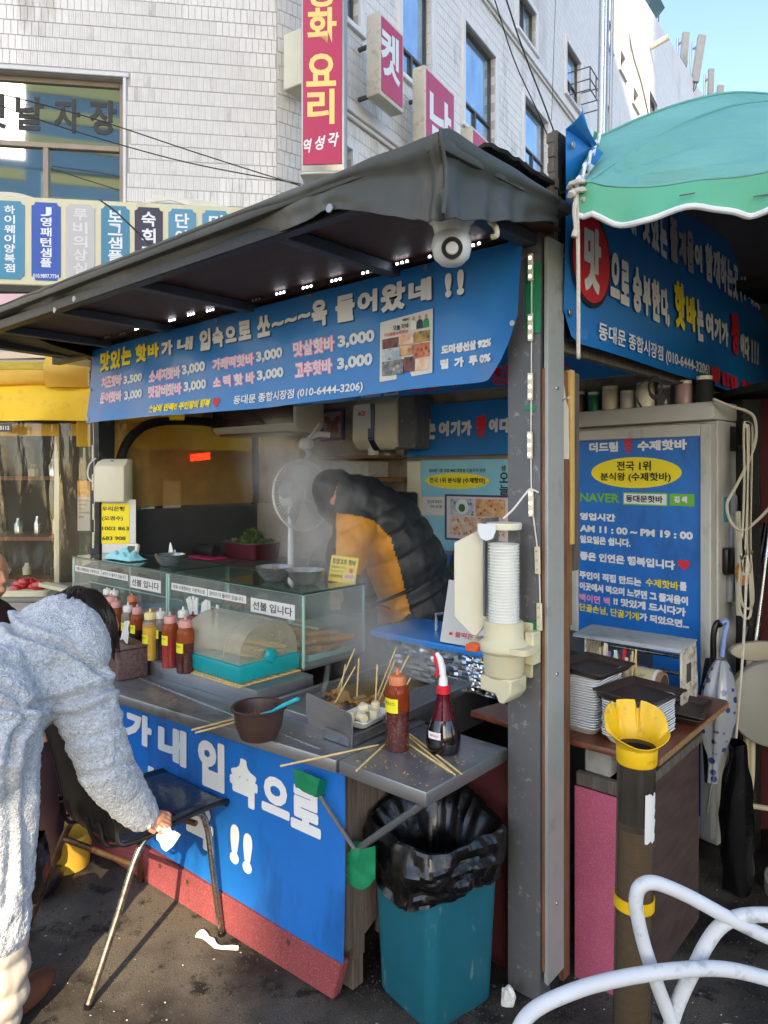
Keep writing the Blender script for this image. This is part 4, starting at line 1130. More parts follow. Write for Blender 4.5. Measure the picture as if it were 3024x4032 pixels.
# trays and food inside
m_fry = MAT('fried_fishcake', 'ad7a44', .7, var=.35, vs=22, bump=.9, bs=60, bd=.012, dirt=('6e4220', .25, 30))
m_blt = MAT('pale_blue_tray', 'a9cfd6', .4, var=.04)
def tray(lab, x0, x1, y0, y1, z, mat, rise=.018):
    b = B('food_tray', mat, None)
    b.prism([(x0 + .015, y0 + .015), (x1 - .015, y0 + .015), (x1 - .015, y1 - .015), (x0 + .015, y1 - .015)], lambda u, v, t: (u, v, t), z, z + .003)
    ring = [(x0, y0), (x1, y0), (x1, y1), (x0, y1)]; inn = [(x0 + .015, y0 + .015), (x1 - .015, y0 + .015), (x1 - .015, y1 - .015), (x0 + .015, y1 - .015)]
    for i in range(4):
        j = (i + 1) % 4
        b.raw([(*inn[i], z), (*inn[j], z), (*ring[j], z + rise), (*ring[i], z + rise)], [(0, 1, 2, 3)])
    return b.go(label=lab, cat='tray', solid=.002)
tray('pale blue tray holding fried hot bars in the right show case', -1.12, -.66, .47, .76, .846, m_blt, .03)
tray('pale blue tray at the left of the right show case', -1.62, -1.16, .47, .76, .846, m_blt, .03)
tray('blue tray in the left show case', -2.16, -1.70, .47, .76, .846, MAT('blue_tray', '2f8fb4', .4), .05)
hp = []
def hotbar(lab, x, y, z, rz, L=.17, grp='fried hot bars in the right show case'):
    m = Matrix.Translation(Vector((x, y, z))) @ Matrix.Rotation(rz, 4, 'Z')
    b = B('fried_hot_bar', m_fry, None)
    sd = random.random() * 50
    b.grid(lambda u, v: m @ Vector(((u - .5) * L, math.cos(2 * math.pi * v) * .027 * (max(math.sin(math.pi * min(max(u, .04), .96)), .0) ** .35) * (1 + .18 * nz(u * 7 + sd, v * 3)), math.sin(2 * math.pi * v) * .020 * (max(math.sin(math.pi * min(max(u, .04), .96)), .0) ** .35) * (1 + .2 * nz(u * 9 + sd, v * 4)))), 12, 10, cv=True)
    b.go(label=lab, cat='hot bar', group=grp)
for i in range(34):
    r_, c_ = i // 12, i % 12
    hotbar('golden brown fried hot bar heaped on the tray in the right show case', -1.10 + c_ * .039 + r_ * .012 + random.uniform(-.01, .01), .585 + r_ * .012 + random.uniform(-.03, .03), .878 + r_ * .036 + .012 * math.sin(c_ * 1.3), R(80 + random.uniform(-24, 24)), .19)
for i in range(5): hotbar('reddish fried hot bar lying on the glass shelf of the right show case', -1.36 + i * .045, .62, 1.008, R(70 + 8 * i), .13, 'hot bars on the glass shelf')
for i in range(6): hotbar('fried hot bar in the left show case', -2.08 + i * .055, .60, .872, R(85 + random.uniform(-12, 12)), .15, 'hot bars in the left show case')
# blue paper sheets in the right case
sheet = B('paper_sheet', m_blt, None).grid(lambda u, v: (-1.45 + .42 * u, .47 + .28 * v, .885 + .05 * (1 - u) * (.4 + .6 * v) + .012 * nz(u * 5, v * 5)), 10, 8)
sheet.go(label='pale blue paper sheet spread over the left tray of the right show case', cat='paper')
# ------------------------------------------------------------------ things on top of the cases
tz = CT + .001
p0 = XZ(209, 1194, tz)
bs = thing('account_sign', 'white sign with a yellow square and a bank account number on the left show case', 'sign', (-2.57, .66, tz))
BSF = STALL @ TR(p0.x + .01, p0.y, tz, R(37))
B('board', m_paper, bs, BSF).box(-.005, .245, 0, .006, 0, .335).go()
B('yellow_sheet', m_yel, bs, BSF).box(.022, .205, -.0025, -.0005, .058, .308).go()
letters(bs, m_blk, BSF, [('우리은행', .03, .175, .262, .292), ('(오경수)', .03, .165, .200, .232), ('1002 863', .03, .203, .142, .166), ('683 908', .03, .182, .080, .105)], -.0045, .022)
B('stand', m_paper, bs, BSF).raw([(.05, .0065, .2), (.20, .0065, .2), (.20, .08, 0), (.05, .08, 0)], [(0, 1, 2, 3)]).go(solid=.002)
sd_ = thing('soap_dispenser', 'cream wall dispenser with a sloped front on the black post above the account sign', 'dispenser', (-2.62, .62, 1.46))
sf_ = STALL @ TR(-2.745, .625, 1.475, R(34))
B('case', m_cream, sd_, sf_).prism([(-.10, 0), (-.10, .22), (-.04, .27), (.02, .27), (.02, 0)], lambda u, v, t: (t, u, v), 0, .20).go(bevel=.012, seg=2)
B('lock', m_darkalu, sd_, sf_).lathe([(0, .006), (.008, .005), (.009, 0)], (.10, -.06, .255), 12).go()
cl = B('blue_cloth', MAT('pale_blue_cloth', '8fd2dc', .8, bump=.3, bs=90), None)
cl.grid(lambda u, v: (-2.42 + .30 * u + .01 * nz(v * 6), .46 + .12 * v, tz + .006 + max(0, .045 * math.sin(math.pi * u) ** .5 * math.sin(math.pi * v) ** .5 * (1 + .9 * nz(u * 7, v * 5, 2)))), 26, 12)
cl.go(label='crumpled pale blue cloth in front of the account sign', cat='cloth')
tm = thing('kitchen_timer', 'small cream kitchen timer leaning beside the account sign', 'timer', (-2.24, .55, tz))
TMF = STALL @ TR(-2.235, .53, tz + .012, R(20)) @ Matrix.Rotation(R(-14), 4, 'X')
B('case', m_cream, tm, TMF).box(-.042, .042, 0, .03, 0, .085).go(bevel=.012, seg=2)
B('screen', MAT('lcd', '3a423c', .3), tm, TMF).box(-.026, .026, -.002, .001, .035, .068).go()
wt = B('tissue_wad', m_paper, None).grid(lambda u, v: (-1.98 + .07 * u + .02 * nz(v * 3), .60 + .05 * v, tz + .005 + .085 * math.sin(math.pi * u) * math.sin(math.pi * v) * (1 + .8 * nz(u * 4, v * 4, 1))), 10, 8)
wt.go(label='white tissue wad behind the steel bowl on the left show case', cat='tissue')
def bowl(lab, c, r, hgt, grp=None):
    b = B('steel_bowl', m_steel2, None)
    b.lathe([(r * .45, 0), (r * .55, .004), (r * .80, hgt * .45), (r * .96, hgt * .92), (r * 1.02, hgt), (r * .98, hgt), (r * .92, hgt * .9), (r * .76, hgt * .48), (r * .5, .008), (.0001, .006)], c, 32)
    b.go(label=lab, cat='bowl', group=grp)
bowl('steel bowl on the left show case', XZ(366, 1222, tz), .083, .062)
bowl('left one of two steel bowls in the steam on the right show case', XZ(594, 1254, tz), .092, .066)
bowl('right one of two steel bowls in the steam on the right show case', XZ(660, 1262, tz), .090, .066)
# price card
pc0 = XZ(737, 1258, tz)
PCF = STALL @ TR(pc0.x, pc0.y, tz, R(26)) @ Matrix.Rotation(R(-12), 4, 'X') @ Matrix.Rotation(R(5), 4, 'Y')
pc = thing('price_card', 'yellow price card for hot pepper bars standing on the right show case', 'price card', tuple(pc0))
B('card', MAT('card_yellow', 'e2cf45', .5), pc, PCF).box(-.066, .066, 0, .004, 0, .118).go()
B('price_tag', m_paper, pc, PCF).box(.004, .058, -.0012, -.0002, .014, .042).go()
letters(pc, m_blk, PCF, [('청양고추 핫바', -.058, .056, .080, .106)], -.0014, .03)
letters(pc, m_blk, PCF, [('青陽唐辛子おでん', -.060, .020, .060, .072), ('Hot pepper hot bar', -.060, .004, .042, .053), ('清陽辣椒魚糕棒', -.060, .000, .020, .032)], -.0014, .0)
letters(pc, m_red, PCF, [('₩', .028, .050, .048, .070), ('3000', .010, .052, .020, .037)], -.0022, .01)
# ------------------------------------------------------------------ on the ledge: sauce bottles, napkins, chopsticks
m_bot = GLASS('bottle_plastic', (.86, .82, .78), .12, .9, ('c9b3a0', .4, 20, .12, .3))
m_lab = MAT('bottle_label', 'e6dc2a', .5, var=.04)
def bottle(lab, c, r, hgt, sauce, fill, cap, capc, lz=.45, label=True, smear=None, grp=None):
    t = thing('sauce_bottle', lab, 'sauce bottle', tuple(c), group=grp)
    c = Vector(c)
    sh_ = hgt * .80
    body = [(.0001, .001), (r * .93, .001), (r, .006), (r, sh_ * .86), (r * .93, sh_ * .93), (r * .72, sh_), (r * .66, sh_ + .004)]
    fz = sh_ * fill
    B('sauce', sauce, t).lathe([(.0001, .0), (r * .92, .0), (r * .992, .006), (r * .992, fz), (.0001, fz)], c, 24).go()
    up = [(r, fz), (r, sh_ * .86), (r * .93, sh_ * .93), (r * .72, sh_)] if fill < .82 else [(r * .996, sh_ * .80), (r, sh_ * .86), (r * .93, sh_ * .93), (r * .72, sh_)]
    B('body', smear or m_bot, t).lathe(up, c, 24, caps=False).go()
    B('cap', capc, t).lathe([(r * .74, sh_ - .002), (r * .76, sh_ + .020), (r * .66, sh_ + .026), (r * .18, sh_ + .030), (r * .11, hgt - .002), (.0001, hgt)], c, 24).go()
    if label:
        an0, an1 = R(-130), R(-48)
        lb = B('label', m_lab, t).grid(lambda u, v: c + Vector((math.cos(an0 + (an1 - an0) * u) * (r + .0008), math.sin(an0 + (an1 - an0) * u) * (r + .0008), hgt * (lz - .085 + .17 * v))), 8, 2).go()
        g = glyphs('매운소스', .01)
        b = B('lettering', m_blk, lb)
        b.raw([c + Vector((math.cos(an0 + (an1 - an0) * (.12 + .7 * p[0])) * (r + .0014), math.sin(an0 + (an1 - an0) * (.12 + .7 * p[0])) * (r + .0014), hgt * (lz + .005 + .05 * p[1]))) for p in g[0]], g[1]).go()
    return t
def sauce(nm, h, sp=None): return MAT('sauce_' + nm, h, .25, var=.12, vs=30, dirt=sp, coat=.4)
s_yel, s_or, s_red, s_brn, s_choc, s_wht, s_blk = sauce('mustard', 'dcb243'), sauce('orange', 'a0522f'), sauce('ketchup', '96322a'), sauce('pepper', '4a1f1d', ('8a4a2a', .2, 120)), sauce('dark', '2c1512'), sauce('mayo', 'dccfb0'), sauce('soy', '1a1210')
k_w, k_p, k_y, k_o = MAT('cap_white', 'd8d4cb', .4, sss=.1), MAT('cap_pink', 'c98f86', .4), MAT('cap_yellow', 'e6cf8a', .4), MAT('cap_orange', 'c9764c', .4)
sm_o = GLASS('smeared_orange', (.62, .32, .2), .15, .8, ('a85a34', .6, 14, .45, .75))
sm_g = GLASS('smeared_grey', (.6, .58, .52), .15, .8, ('9a9488', .6, 14, .45, .7))
bt = [  # (px of base, py of base, radius, height, sauce, fill, cap, smear, label height, description)
 (400, 1452, .036, .235, s_brn, .66, k_p, sm_o, .45, 'dark red sauce bottle with an orange smeared neck, nearest the turquoise chopstick box'),
 (367, 1440, .034, .235, s_red, .70, k_p, sm_o, .5, 'red orange sauce bottle between the yellow one and the smeared dark one'),
 (324, 1424, .033, .225, s_yel, .86, k_y, None, .42, 'yellow mustard bottle in the front row of sauces'),
 (296, 1410, .030, .225, s_choc, .6, k_p, sm_o, .5, 'brown sauce bottle left of the yellow mustard bottle'),
 (276, 1404, .030, .225, s_brn, .55, k_w, sm_g, .5, 'grey smeared sauce bottle with dark sauce, second left of the mustard'),
 (346, 1422, .030, .225, s_blk, .7, k_w, sm_g, .5, 'black soy sauce bottle half hidden behind the mustard bottle'),
 (250, 1392, .031, .225, s_choc, .5, k_p, sm_o, .45, 'sauce bottle with an orange neck beside the bent customer hair'),
 (416, 1432, .031, .225, s_choc, .86, MAT('cap_maroon', '6a2620', .4), sm_o, .4, 'maroon topped sauce bottle behind the chopstick box'),
 (395, 1418, .031, .225, s_wht, .86, k_w, None, .5, 'white mayonnaise bottle behind the red orange bottle'),
 (240, 1372, .030, .215, s_or, .8, k_p, sm_o, .5, 'orange sauce bottle at the back left of the sauces'),
 (284, 1372, .030, .215, s_or, .8, k_o, sm_o, .5, 'orange sauce bottle in the back row against the glass'),
 (246, 1350, .030, .20, s_wht, .85, k_w, None, .5, 'squat white sauce bottle at the back left'),
 (234, 1340, .028, .19, s_wht, .85, k_w, None, .5, 'small white sauce bottle behind the squat white one'),
]
for (px, py, r, hh, s_, fl, cp, smr, lz, lab) in bt:
    c = XZ(px, py, .831)
    if c.y > .375: c = Vector((c.x + (c.y - .375) * .8, .375, c.z))
    bottle(lab, c, r, hh, s_, fl, None, cp, lz, True, smr, 'sauce bottles in a row on the ledge')
# napkin box on the counter
NBF = STALL @ TR(-1.37, .02, ZC + .003, R(-8))
nb_ = thing('napkin_box', 'brown wooden napkin box with a tissue pulled up', 'napkin box', (-1.37, .02, ZC))
m_nap = WOOD('napkin_wood', '4e3834', '7a5f58', 5, .6, (1.5, 14, 14), .15)
B('box', m_nap, nb_, NBF).box(-.105, .105, -.065, .065, 0, .125).go(bevel=.004, seg=2)
B('lid', m_nap, nb_, NBF).prism([(-.107, -.067), (.107, -.067), (.107, .067), (-.107, .067)], lambda u, v, t: (u, v, t), .1262, .137).go(bevel=.003)
B('slot', m_black, nb_, NBF).box(-.05, .055, -.012, .014, .1372, .1385).go(bevel=.0005)
B('tissue', m_paper, nb_, NBF).grid(lambda u, v: (-.045 + .085 * u + .05 * v, .0 + .012 * math.sin(5 * u) * v, .136 + .095 * v * (1 - .25 * u) + .012 * math.sin(4 * u)), 8, 6).go()
# chopstick box with a clear roll lid
CBF = STALL @ TR(-.80, .26, .842, R(0))
cb = thing('chopstick_box', 'turquoise chopstick box with a frosted clear roll lid on the ledge', 'chopstick box', (-.80, .26, .842))
b = B('base', m_turq, cb, CBF)
b.prism([(-.245, -.165), (.155, -.165), (.155, .145), (-.245, .145)], lambda u, v, t: (u * (1 + .02 * t / .07), v * (1 + .02 * t / .07), t), 0, .068)
b.go(bevel=.008, seg=2)
m_frost = GLASS('frosted_plastic', (.80, .80, .74), .22, .9, ('cfccb8', .5, 5, .30, .5))
def lid(u, v):
    a = math.pi * v
    return (-.238 + .386 * u, -.010 - .150 * math.cos(a), .070 + .150 * math.sin(a) ** .8)
b = B('lid', m_frost, cb, CBF).grid(lid, 6, 22)
for x in (-.238, .148):
    n = len(b.v)
    pts = [(x, -.010 - .150 * math.cos(math.pi * v / 22), .070 + .150 * math.sin(math.pi * v / 22) ** .8) for v in range(23)]
    b.raw(pts, [tuple(range(23))])
b.go(angle=30)
B('lid_rib', m_frost, cb, CBF).tube([(x_, y_, z_ + .003) for (x_, y_, z_) in [lid(.74, v / 20) for v in range(21)]], .003, 5).go()
B('knob', m_turq, cb, CBF).lathe([(.0001, .022), (.022, .018), (.030, .006), (.031, 0)], (.152, -.01, .082), 24, Matrix.Rotation(R(90), 4, 'Y')).go()
ck = B('chopsticks', m_skewer, cb, CBF)
for i in range(24): ck.beam((-.22, -.10 + .009 * i, .075 + .02 * random.random()), (.13, -.10 + .009 * i, .075 + .03 * random.random()), .006, .006)
ck.go(kind='stuff')
mt = B('woven_mat', m_skewer, None)
for i in range(15): mt.box(-1.045 + .0275 * i, -1.045 + .0275 * i + .022, .085, .405, .8315, .8355)
for i in range(9): mt.box(-1.05, -.632, .10 + .034 * i, .108 + .034 * i, .836, .8395)
mt.go(label='thin bamboo mat under the turquoise chopstick box', cat='mat', kind=None)
for i in range(13):
    bx = XZ(432 + random.uniform(-4, 4) if i < 5 else 432 + (i - 4) * 9.5, 1392 - (i > 4) * 12, .831)
    yy = min(bx.y, .37)
    b = B('wrapped_chopsticks', m_paper, None)
    a0 = Vector((bx.x + (bx.y - yy) * .6, yy, .845)); L = .205 + .02 * random.random()
    dirv = Vector((random.uniform(-.35, -.1) if i < 4 else random.uniform(-.12, .2), random.uniform(-.1, .02), 1)).normalized()
    b.beam(a0, a0 + dirv * L, .017, .005)
    b.go(label='paper wrapped chopsticks standing behind the turquoise box', cat='chopsticks', group='paper wrapped chopsticks')
# ------------------------------------------------------------------ on the counter
bb0 = XZ(559, 1594, ZC); bb0.z = ZC + .001
bbw = thing('brown_bowl', 'brown plastic bowl of dipping sauce at the counter edge', 'bowl', tuple(bb0))
m_bowlp = MAT('brown_plastic', '3e2b25', .45, var=.08, vs=20, bump=.03)
B('bowl', m_bowlp, bbw).lathe([(.055, 0), (.062, .004), (.078, .045), (.0785, .048), (.083, .085), (.085, .098), (.094, .102), (.095, .106), (.090, .109), (.083, .105), (.078, .085), (.072, .045), (.055, .012), (.0001, .010)], bb0, 36).go()
m_dip = MAT('dipping_sauce', '6a3d1e', .25, var=.4, vs=60, coat=.5, dirt=('b98a4a', .35, 90), bump=.5, bs=60)
B('sauce', m_dip, bbw).lathe([(.0755, .066), (.05, .0665), (.0001, .067)], bb0, 30).go()
spn = B('brush_spoon', MAT('turquoise_handle', '2fb2c9', .35), None)
spn.tube([bb0 + Vector((-.010, .015, .072)), bb0 + Vector((.045, .02, .092)), bb0 + Vector((.085, .03, .118)), bb0 + Vector((.145, .045, .150))], [.004, .0055, .0065, .0065], 8)
spn.go(label='turquoise handled spoon resting in the brown sauce bowl', cat='spoon')
def stick(lab, p, q, r=.0028, grp='bamboo skewers on the counter', name='bamboo_skewer', z0=ZC + .004, z1=None):
    a, c = XZ(p[0], p[1], z0), XZ(q[0], q[1], z1 if z1 is not None else z0)
    B(name, m_skewer, None).tube([a, a.lerp(c, .9), c], [r, r, r * .7], 6).go(label=lab, cat='skewer', group=grp)
stick('upper of two bamboo skewers left of the brown bowl', (413, 1577), (505, 1553), .0034)
stick('lower of two bamboo skewers left of the brown bowl', (421, 1583), (508, 1560), .0034)
stick('long bamboo skewer lying across the joint of the two counter tops', (605, 1655), (817, 1609), .0032)
stick('short bamboo skewer sticking out in front of the dark sauce bottle', (769, 1665), (834, 1605), .0032)
stick('bamboo skewer right of the sauce bottle, upper one of three', (885, 1586), (997, 1672), .0032, z0=ZC + .004)
stick('bamboo skewer right of the sauce bottle, middle one of three', (884, 1592), (983, 1674), .0032)
stick('bamboo skewer right of the sauce bottle, lowest one of three', (884, 1608), (975, 1669), .0032)
ct_ = XZ(858, 1618, ZC)
bottle('tall dark red sauce bottle standing alone at the front of the counter wing', (ct_.x, ct_.y, ZC + .002), .0385, .262, sauce('flaked', '4c2322', ('a0603a', .22, 130)), .60, None, k_o, .56, True, GLASS('smeared_red', (.66, .28, .2), .12, .8, ('9a4422', .6, 12, .45, .7)))
so = XZ(957, 1622, ZC); so.z = ZC + .002
sob = thing('spray_bottle', 'pear shaped spray bottle of black soy sauce with a red trigger', 'spray bottle', tuple(so))
m_soyglass = NT('soy_bottle'); m_soyglass.set(Base_Color=H('120a0c'), Roughness=.10, Coat_Weight=.6); m_soyglass = m_soyglass.m
B('body', m_soyglass, sob).lathe([(.0001, .0), (.048, .0), (.053, .006), (.0565, .035), (.054, .062), (.046, .085), (.038, .104)], so, 30).go()
B('body_top', GLASS('maroon_plastic', (.45, .10, .18), .10, .9, ('6a1a30', .5, 10, .55, .7)), sob).lathe([(.038, .104), (.027, .135), (.0215, .165), (.019, .185)], so, 30, caps=False).go()
B('collar', m_red, sob).lathe([(.019, .183), (.0215, .184), (.0215, .205), (.017, .209)], so, 20).go()
hd = B('spray_head', m_white, sob)
hd.lathe([(.015, .207), (.014, .228), (.010, .236)], so, 16)
hd.tube([so + Vector((0, 0, .232)), so + Vector((-.004, 0, .262)), so + Vector((-.012, 0, .290)), so + Vector((-.026, 0, .306))], [.010, .011, .010, .007], 10)
hd.go()
tg = B('trigger', m_red, sob)
tg.tube([so + Vector((-.030, 0, .308)), so + Vector((-.028, 0, .280)), so + Vector((-.020, 0, .262)), so + Vector((-.026, 0, .228))], [.008, .008, .006, .005], 8)
tg.go()
B('label', m_white, sob).grid(lambda u, v: so + Vector((math.cos(R(-108 + 46 * u)) * .0572, math.sin(R(-108 + 46 * u)) * .0572, .052 + .022 * v)), 6, 2).go()
letters(sob, m_red, STALL @ TR(so.x, so.y, so.z, R(2)), [('APOLLO', -.012, .022, .060, .067)], -.0582, .02)
# foam tray with rice cakes on the grate
FTF = STALL @ Matrix.Translation(Vector((-.085, .195, .803))) @ Matrix.Rotation(R(8), 4, 'Z')
ft = B('foam_tray', m_foam, None, FTF)
def rrect(hx, hy, r, n=5):
    out = []
    for (sx, sy, q) in ((1, 1, 0), (-1, 1, 1), (-1, -1, 2), (1, -1, 3)):
        for a in range(n + 1):
            an = R(90 * q + 90 * a / n)
            out.append((sx * (hx - r) + r * math.cos(an), sy * (hy - r) + r * math.sin(an)))
    return out
def foamtray(b, hx, hy, z, hgt, r=.02, M=None):
    rings = [(hx - .022, hy - .022, z), (hx - .018, hy - .018, z + .002), (hx - .008, hy - .008, z + hgt * .8), (hx, hy, z + hgt), (hx - .001, hy - .001, z + hgt + .0025), (hx - .011, hy - .011, z + hgt * .82), (hx - .021, hy - .021, z + .005)]
    n0 = len(b.v); pts = []
    for (x, y, zz) in rings: pts.append([(p[0], p[1], zz) for p in rrect(x, y, r)])
    k = len(pts[0])
    fs = []
    for i in range(len(pts) - 1):
        for j in range(k): fs.append((i * k + j, i * k + (j + 1) % k, (i + 1) * k + (j + 1) % k, (i + 1) * k + j))
    fs.append(tuple(reversed(range(k)))); fs.append(tuple((len(pts) - 1) * k + j for j in range(k)))
    b.raw([p for r_ in pts for p in r_], fs, M)
foamtray(ft, .062, .085, 0, .026)
ft.go(label='white foam tray of rice cakes on the drain grate behind the steel plate', cat='tray')
m_rc = MAT('rice_cake', 'e6dcb8', .35, var=.04, sss=.2, coat=.3)
for i, (x, y, a, tip) in enumerate(((-.030, -.030, 20, 90), (.022, -.045, 70, 90), (-.012, .012, 140, 80), (.028, .018, 10, 0), (-.032, .045, 50, 90), (.012, .052, 100, 0), (-.002, -.012, 0, 0))):
    b = B('rice_cake', m_rc, None, FTF)
    m = Matrix.Translation(Vector((x, y, .022 + .008 * (i % 3)))) @ Matrix.Rotation(R(a), 4, 'Z') @ Matrix.Rotation(R(tip), 4, 'X')
    b.lathe([(.0001, -.017), (.013, -.017), (.0155, -.014), (.0155, .014), (.013, .017), (.0001, .017)], (0, 0, 0), 18)
    b.v = [m @ v for v in b.v]
    b.go(label='white cylinder rice cake in the foam tray', cat='rice cake', group='rice cakes in the foam tray')
# fish cake skewers in the pot
m_fish = MAT('fish_cake', 'b58d56', .5, var=.2, vs=18, bump=.4, bs=40, sss=.1, coat=.3)
for i in range(9):
    bx = Vector((-.44 + .043 * i + random.uniform(-.015, .015), .36 + random.uniform(-.12, .16), .762))
    t = thing('fish_cake_skewer', 'folded fish cake on a bamboo skewer standing in the steaming broth', 'fish cake', tuple(bx), group='fish cake skewers in the pot')
    b = B('fish_cake', m_fish, t)
    sd = random.random() * 30
    for k in range(3):
        c = bx + Vector((-.018 + .018 * k, .012 * (k % 2), .006 + .010 * (k % 2)))
        b.grid(lambda u, v: c + Vector((.017 * math.cos(2 * math.pi * u) * (1 + .2 * nz(u * 3 + sd, v)), (v - .5) * .062, .016 * math.sin(2 * math.pi * u) * (1 + .25 * nz(v * 4 + sd, u)))), 10, 4, cu=True)
    b.go()
    tip = bx + Vector((random.uniform(-.07, .12), random.uniform(.0, .12), random.uniform(.14, .21)))
    B('skewer', m_skewer, t).tube([bx + Vector((0, 0, -.005)), tip], .003, 6).go()
for p, q in (((725, 1370), (800, 1450)), ((752, 1385), (765, 1448)), ((800, 1445), (758, 1478))):
    pass
B('clear_handle', m_clearp, None).beam(XB(697, 1505, .35), XB(710, 1436, .38), .022, .008).go(label='clear plastic ladle handle sticking up behind the steel splash plate', cat='ladle')
# foil wrapped box and blue cutting board with a leaning notice
fo = B('foil_wrapped_box', m_foil, None)
def foilp(u, v):
    a = u * 4
    i = int(min(a, 3.999)); f_ = a - i
    cs = [(-.50, .80), (.10, .80), (.10, 1.06), (-.50, 1.06)]
    p = Vector(cs[i]).lerp(Vector(cs[(i + 1) % 4]), f_)
    n = .012 * nz(u * 40, v * 9) + .010 * abs(nz(u * 25 + 9, v * 14))
    return (p.x + n, p.y - n * 1.4, .768 + .158 * v)
fo.grid(foilp, 120, 14, cu=True)
fo.go(label='box wrapped in crumpled foil under the blue cutting board', cat='box', angle=12)
B('foil_skirt', m_foil, None).grid(lambda u, v: (-.05 + .22 * u + .012 * nz(u * 9, v * 7), .775 - .012 * v + .02 * abs(nz(u * 12, v * 8, 3)), .925 - .135 * v), 34, 18).go(label='loose sheet of crumpled foil hanging below the right end of the cutting board', cat='foil', angle=12)
B('cutting_board', m_cutting, None).prism(rrect(.34, .18, .02, 3), lambda u, v, t: (u - .235, v + .935, t), .928, .955).go(bevel=.004, seg=2, label='blue plastic cutting board on the foil wrapped box', cat='cutting board')
kn = thing('knife_stand', 'steel knife and tongs lying at the back of the blue cutting board', 'knife', (-.25, 1.02, .956))
B('blade', m_steel2, kn).beam((-.32, 1.02, .962), (-.04, 1.07, .966), .05, .003).go()
B('handle', m_steel2, kn).tube([(-.33, .93, .957), (-.33, .93, 1.0), (-.33, .93, 1.03), (-.29, .96, 1.035)], .008, 8).go()
lnp = XZ(1002, 1396, .957)
LNF = STALL @ TR(lnp.x - .0, lnp.y, .957, R(26)) @ Matrix.Rotation(R(-14), 4, 'X') @ Matrix.Rotation(R(6), 4, 'Y')
ln = thing('notice_board', 'white notice leaning on the blue cutting board with red and black writing', 'notice', (-.06, .9, .956))
B('board', m_paper, ln, LNF).box(-.10, .125, 0, .006, .002, .255).go()
letters(ln, m_red, LNF, [('(꼬치)', .0, .09, .205, .225), ('(꼬치당)', -.025, .08, .110, .134), ('※ 물떡은 써비스', -.068, .115, .030, .052)], -.002, .02)
letters(ln, m_blk, LNF, [('1 개', .005, .06, .068, .092)], -.002, .02)
# cup dispenser on the post
cdx = XB(1095, 1250, .33)
cd = thing('cup_dispenser', 'cream paper cup dispenser with a clear tube on the grey post', 'cup dispenser', (cdx.x, .33, .95))
cc = Vector((cdx.x, .31, 0))
zz = lambda py: XB(1095, py, .31).z
zt_, zb_ = zz(1135), zz(1350)
B('tube', m_clearp, cd).lathe([(.054, zb_ - .01), (.050, zt_)], cc, 28, caps=False).go()
B('lid', m_cream, cd).lathe([(.054, zt_ - .012), (.056, zt_ + .002), (.054, zt_ + .008), (.0001, zt_ + .012)], cc, 28).go()
B('lid_tab', m_white, cd).prism([(-.032, .01), (.032, .01), (.032, -.012), (.022, -.034), (0, -.042), (-.022, -.034), (-.032, -.012)], lambda u, v, t: (cc.x - .024 + u, cc.y + t, zt_ - .004 + v), -.062, -.057).go(bevel=.001)
hb = B('holder', m_cream2, cd)
hb.lathe([(.060, zb_ + .012), (.062, zb_ - .045), (.075, zb_ - .055), (.078, zb_ - .075), (.066, zb_ - .085), (.060, zb_ - .15), (.052, zb_ - .16)], cc, 28)
hb.prism(rrect(.105, .055, .03, 4), lambda u, v, t: (cc.x + u, cc.y + v, t), zb_ - .077, zb_ - .058)
hb.go(bevel=.002)
sp_ = B('spout', m_cream2, cd)
sp_.prism([(-.055, 0), (.055, 0), (.055, -.045), (.03, -.075), (.012, -.075), (.0, -.05), (-.055, -.045)], lambda u, v, t: (cc.x + u, cc.y + t, zb_ - .155 + v), -.05, .045).go(bevel=.004)
B('button', m_orange, cd).prism(rrect(.022, .012, .009, 3), lambda u, v, t: (cc.x - .070 + u, cc.y + t, zb_ - .070 + v), -.078, -.045).go(bevel=.003)
B('wall_plate', m_cream2, cd).box(cc.x - .03, cc.x + .06, .375, .389, zb_ - .17, zb_ - .0).box(cc.x + .055, cc.x + .085, .34, .389, zb_ - .12, zb_ - .02).go(bevel=.003)
fl = B('flap', m_cream, cd)
fl.prism([(0, .245), (.105, .300), (.108, -.005), (.075, -.050), (.06, -.050), (0, .005)], lambda u, v, t: (cc.x - .172 + u, cc.y - .02 + t + u * .25, zb_ + v), -.005, .005)
fl.go(bevel=.003)
B('flap_back', m_postgrey, cd).box(cc.x - .062, cc.x - .055, cc.y - .02, cc.y + .06, zb_ + .02, zt_ + .02).go()
b = B('cup', m_cup, None)
b.lathe([(.032, 0), (.0325, .001), (.0432, .0698), (.0475, .0702), (.0484, .0722), (.0470, .0742), (.0425, .0732), (.032, .004), (.0001, .003)], (cc.x, cc.y, zb_ - .078), 24)
cup0 = b.go(label='white paper cup in the clear dispenser tube', cat='cup', group='paper cups stacked in the dispenser')
ncup = int((zz(1165) - zb_ + .003) / .0094)
for i in range(1, ncup):
    c = cup0.copy(); COL.objects.link(c)
    c.location = W[cup0.name].translation + Vector((0, 0, .0094 * i))
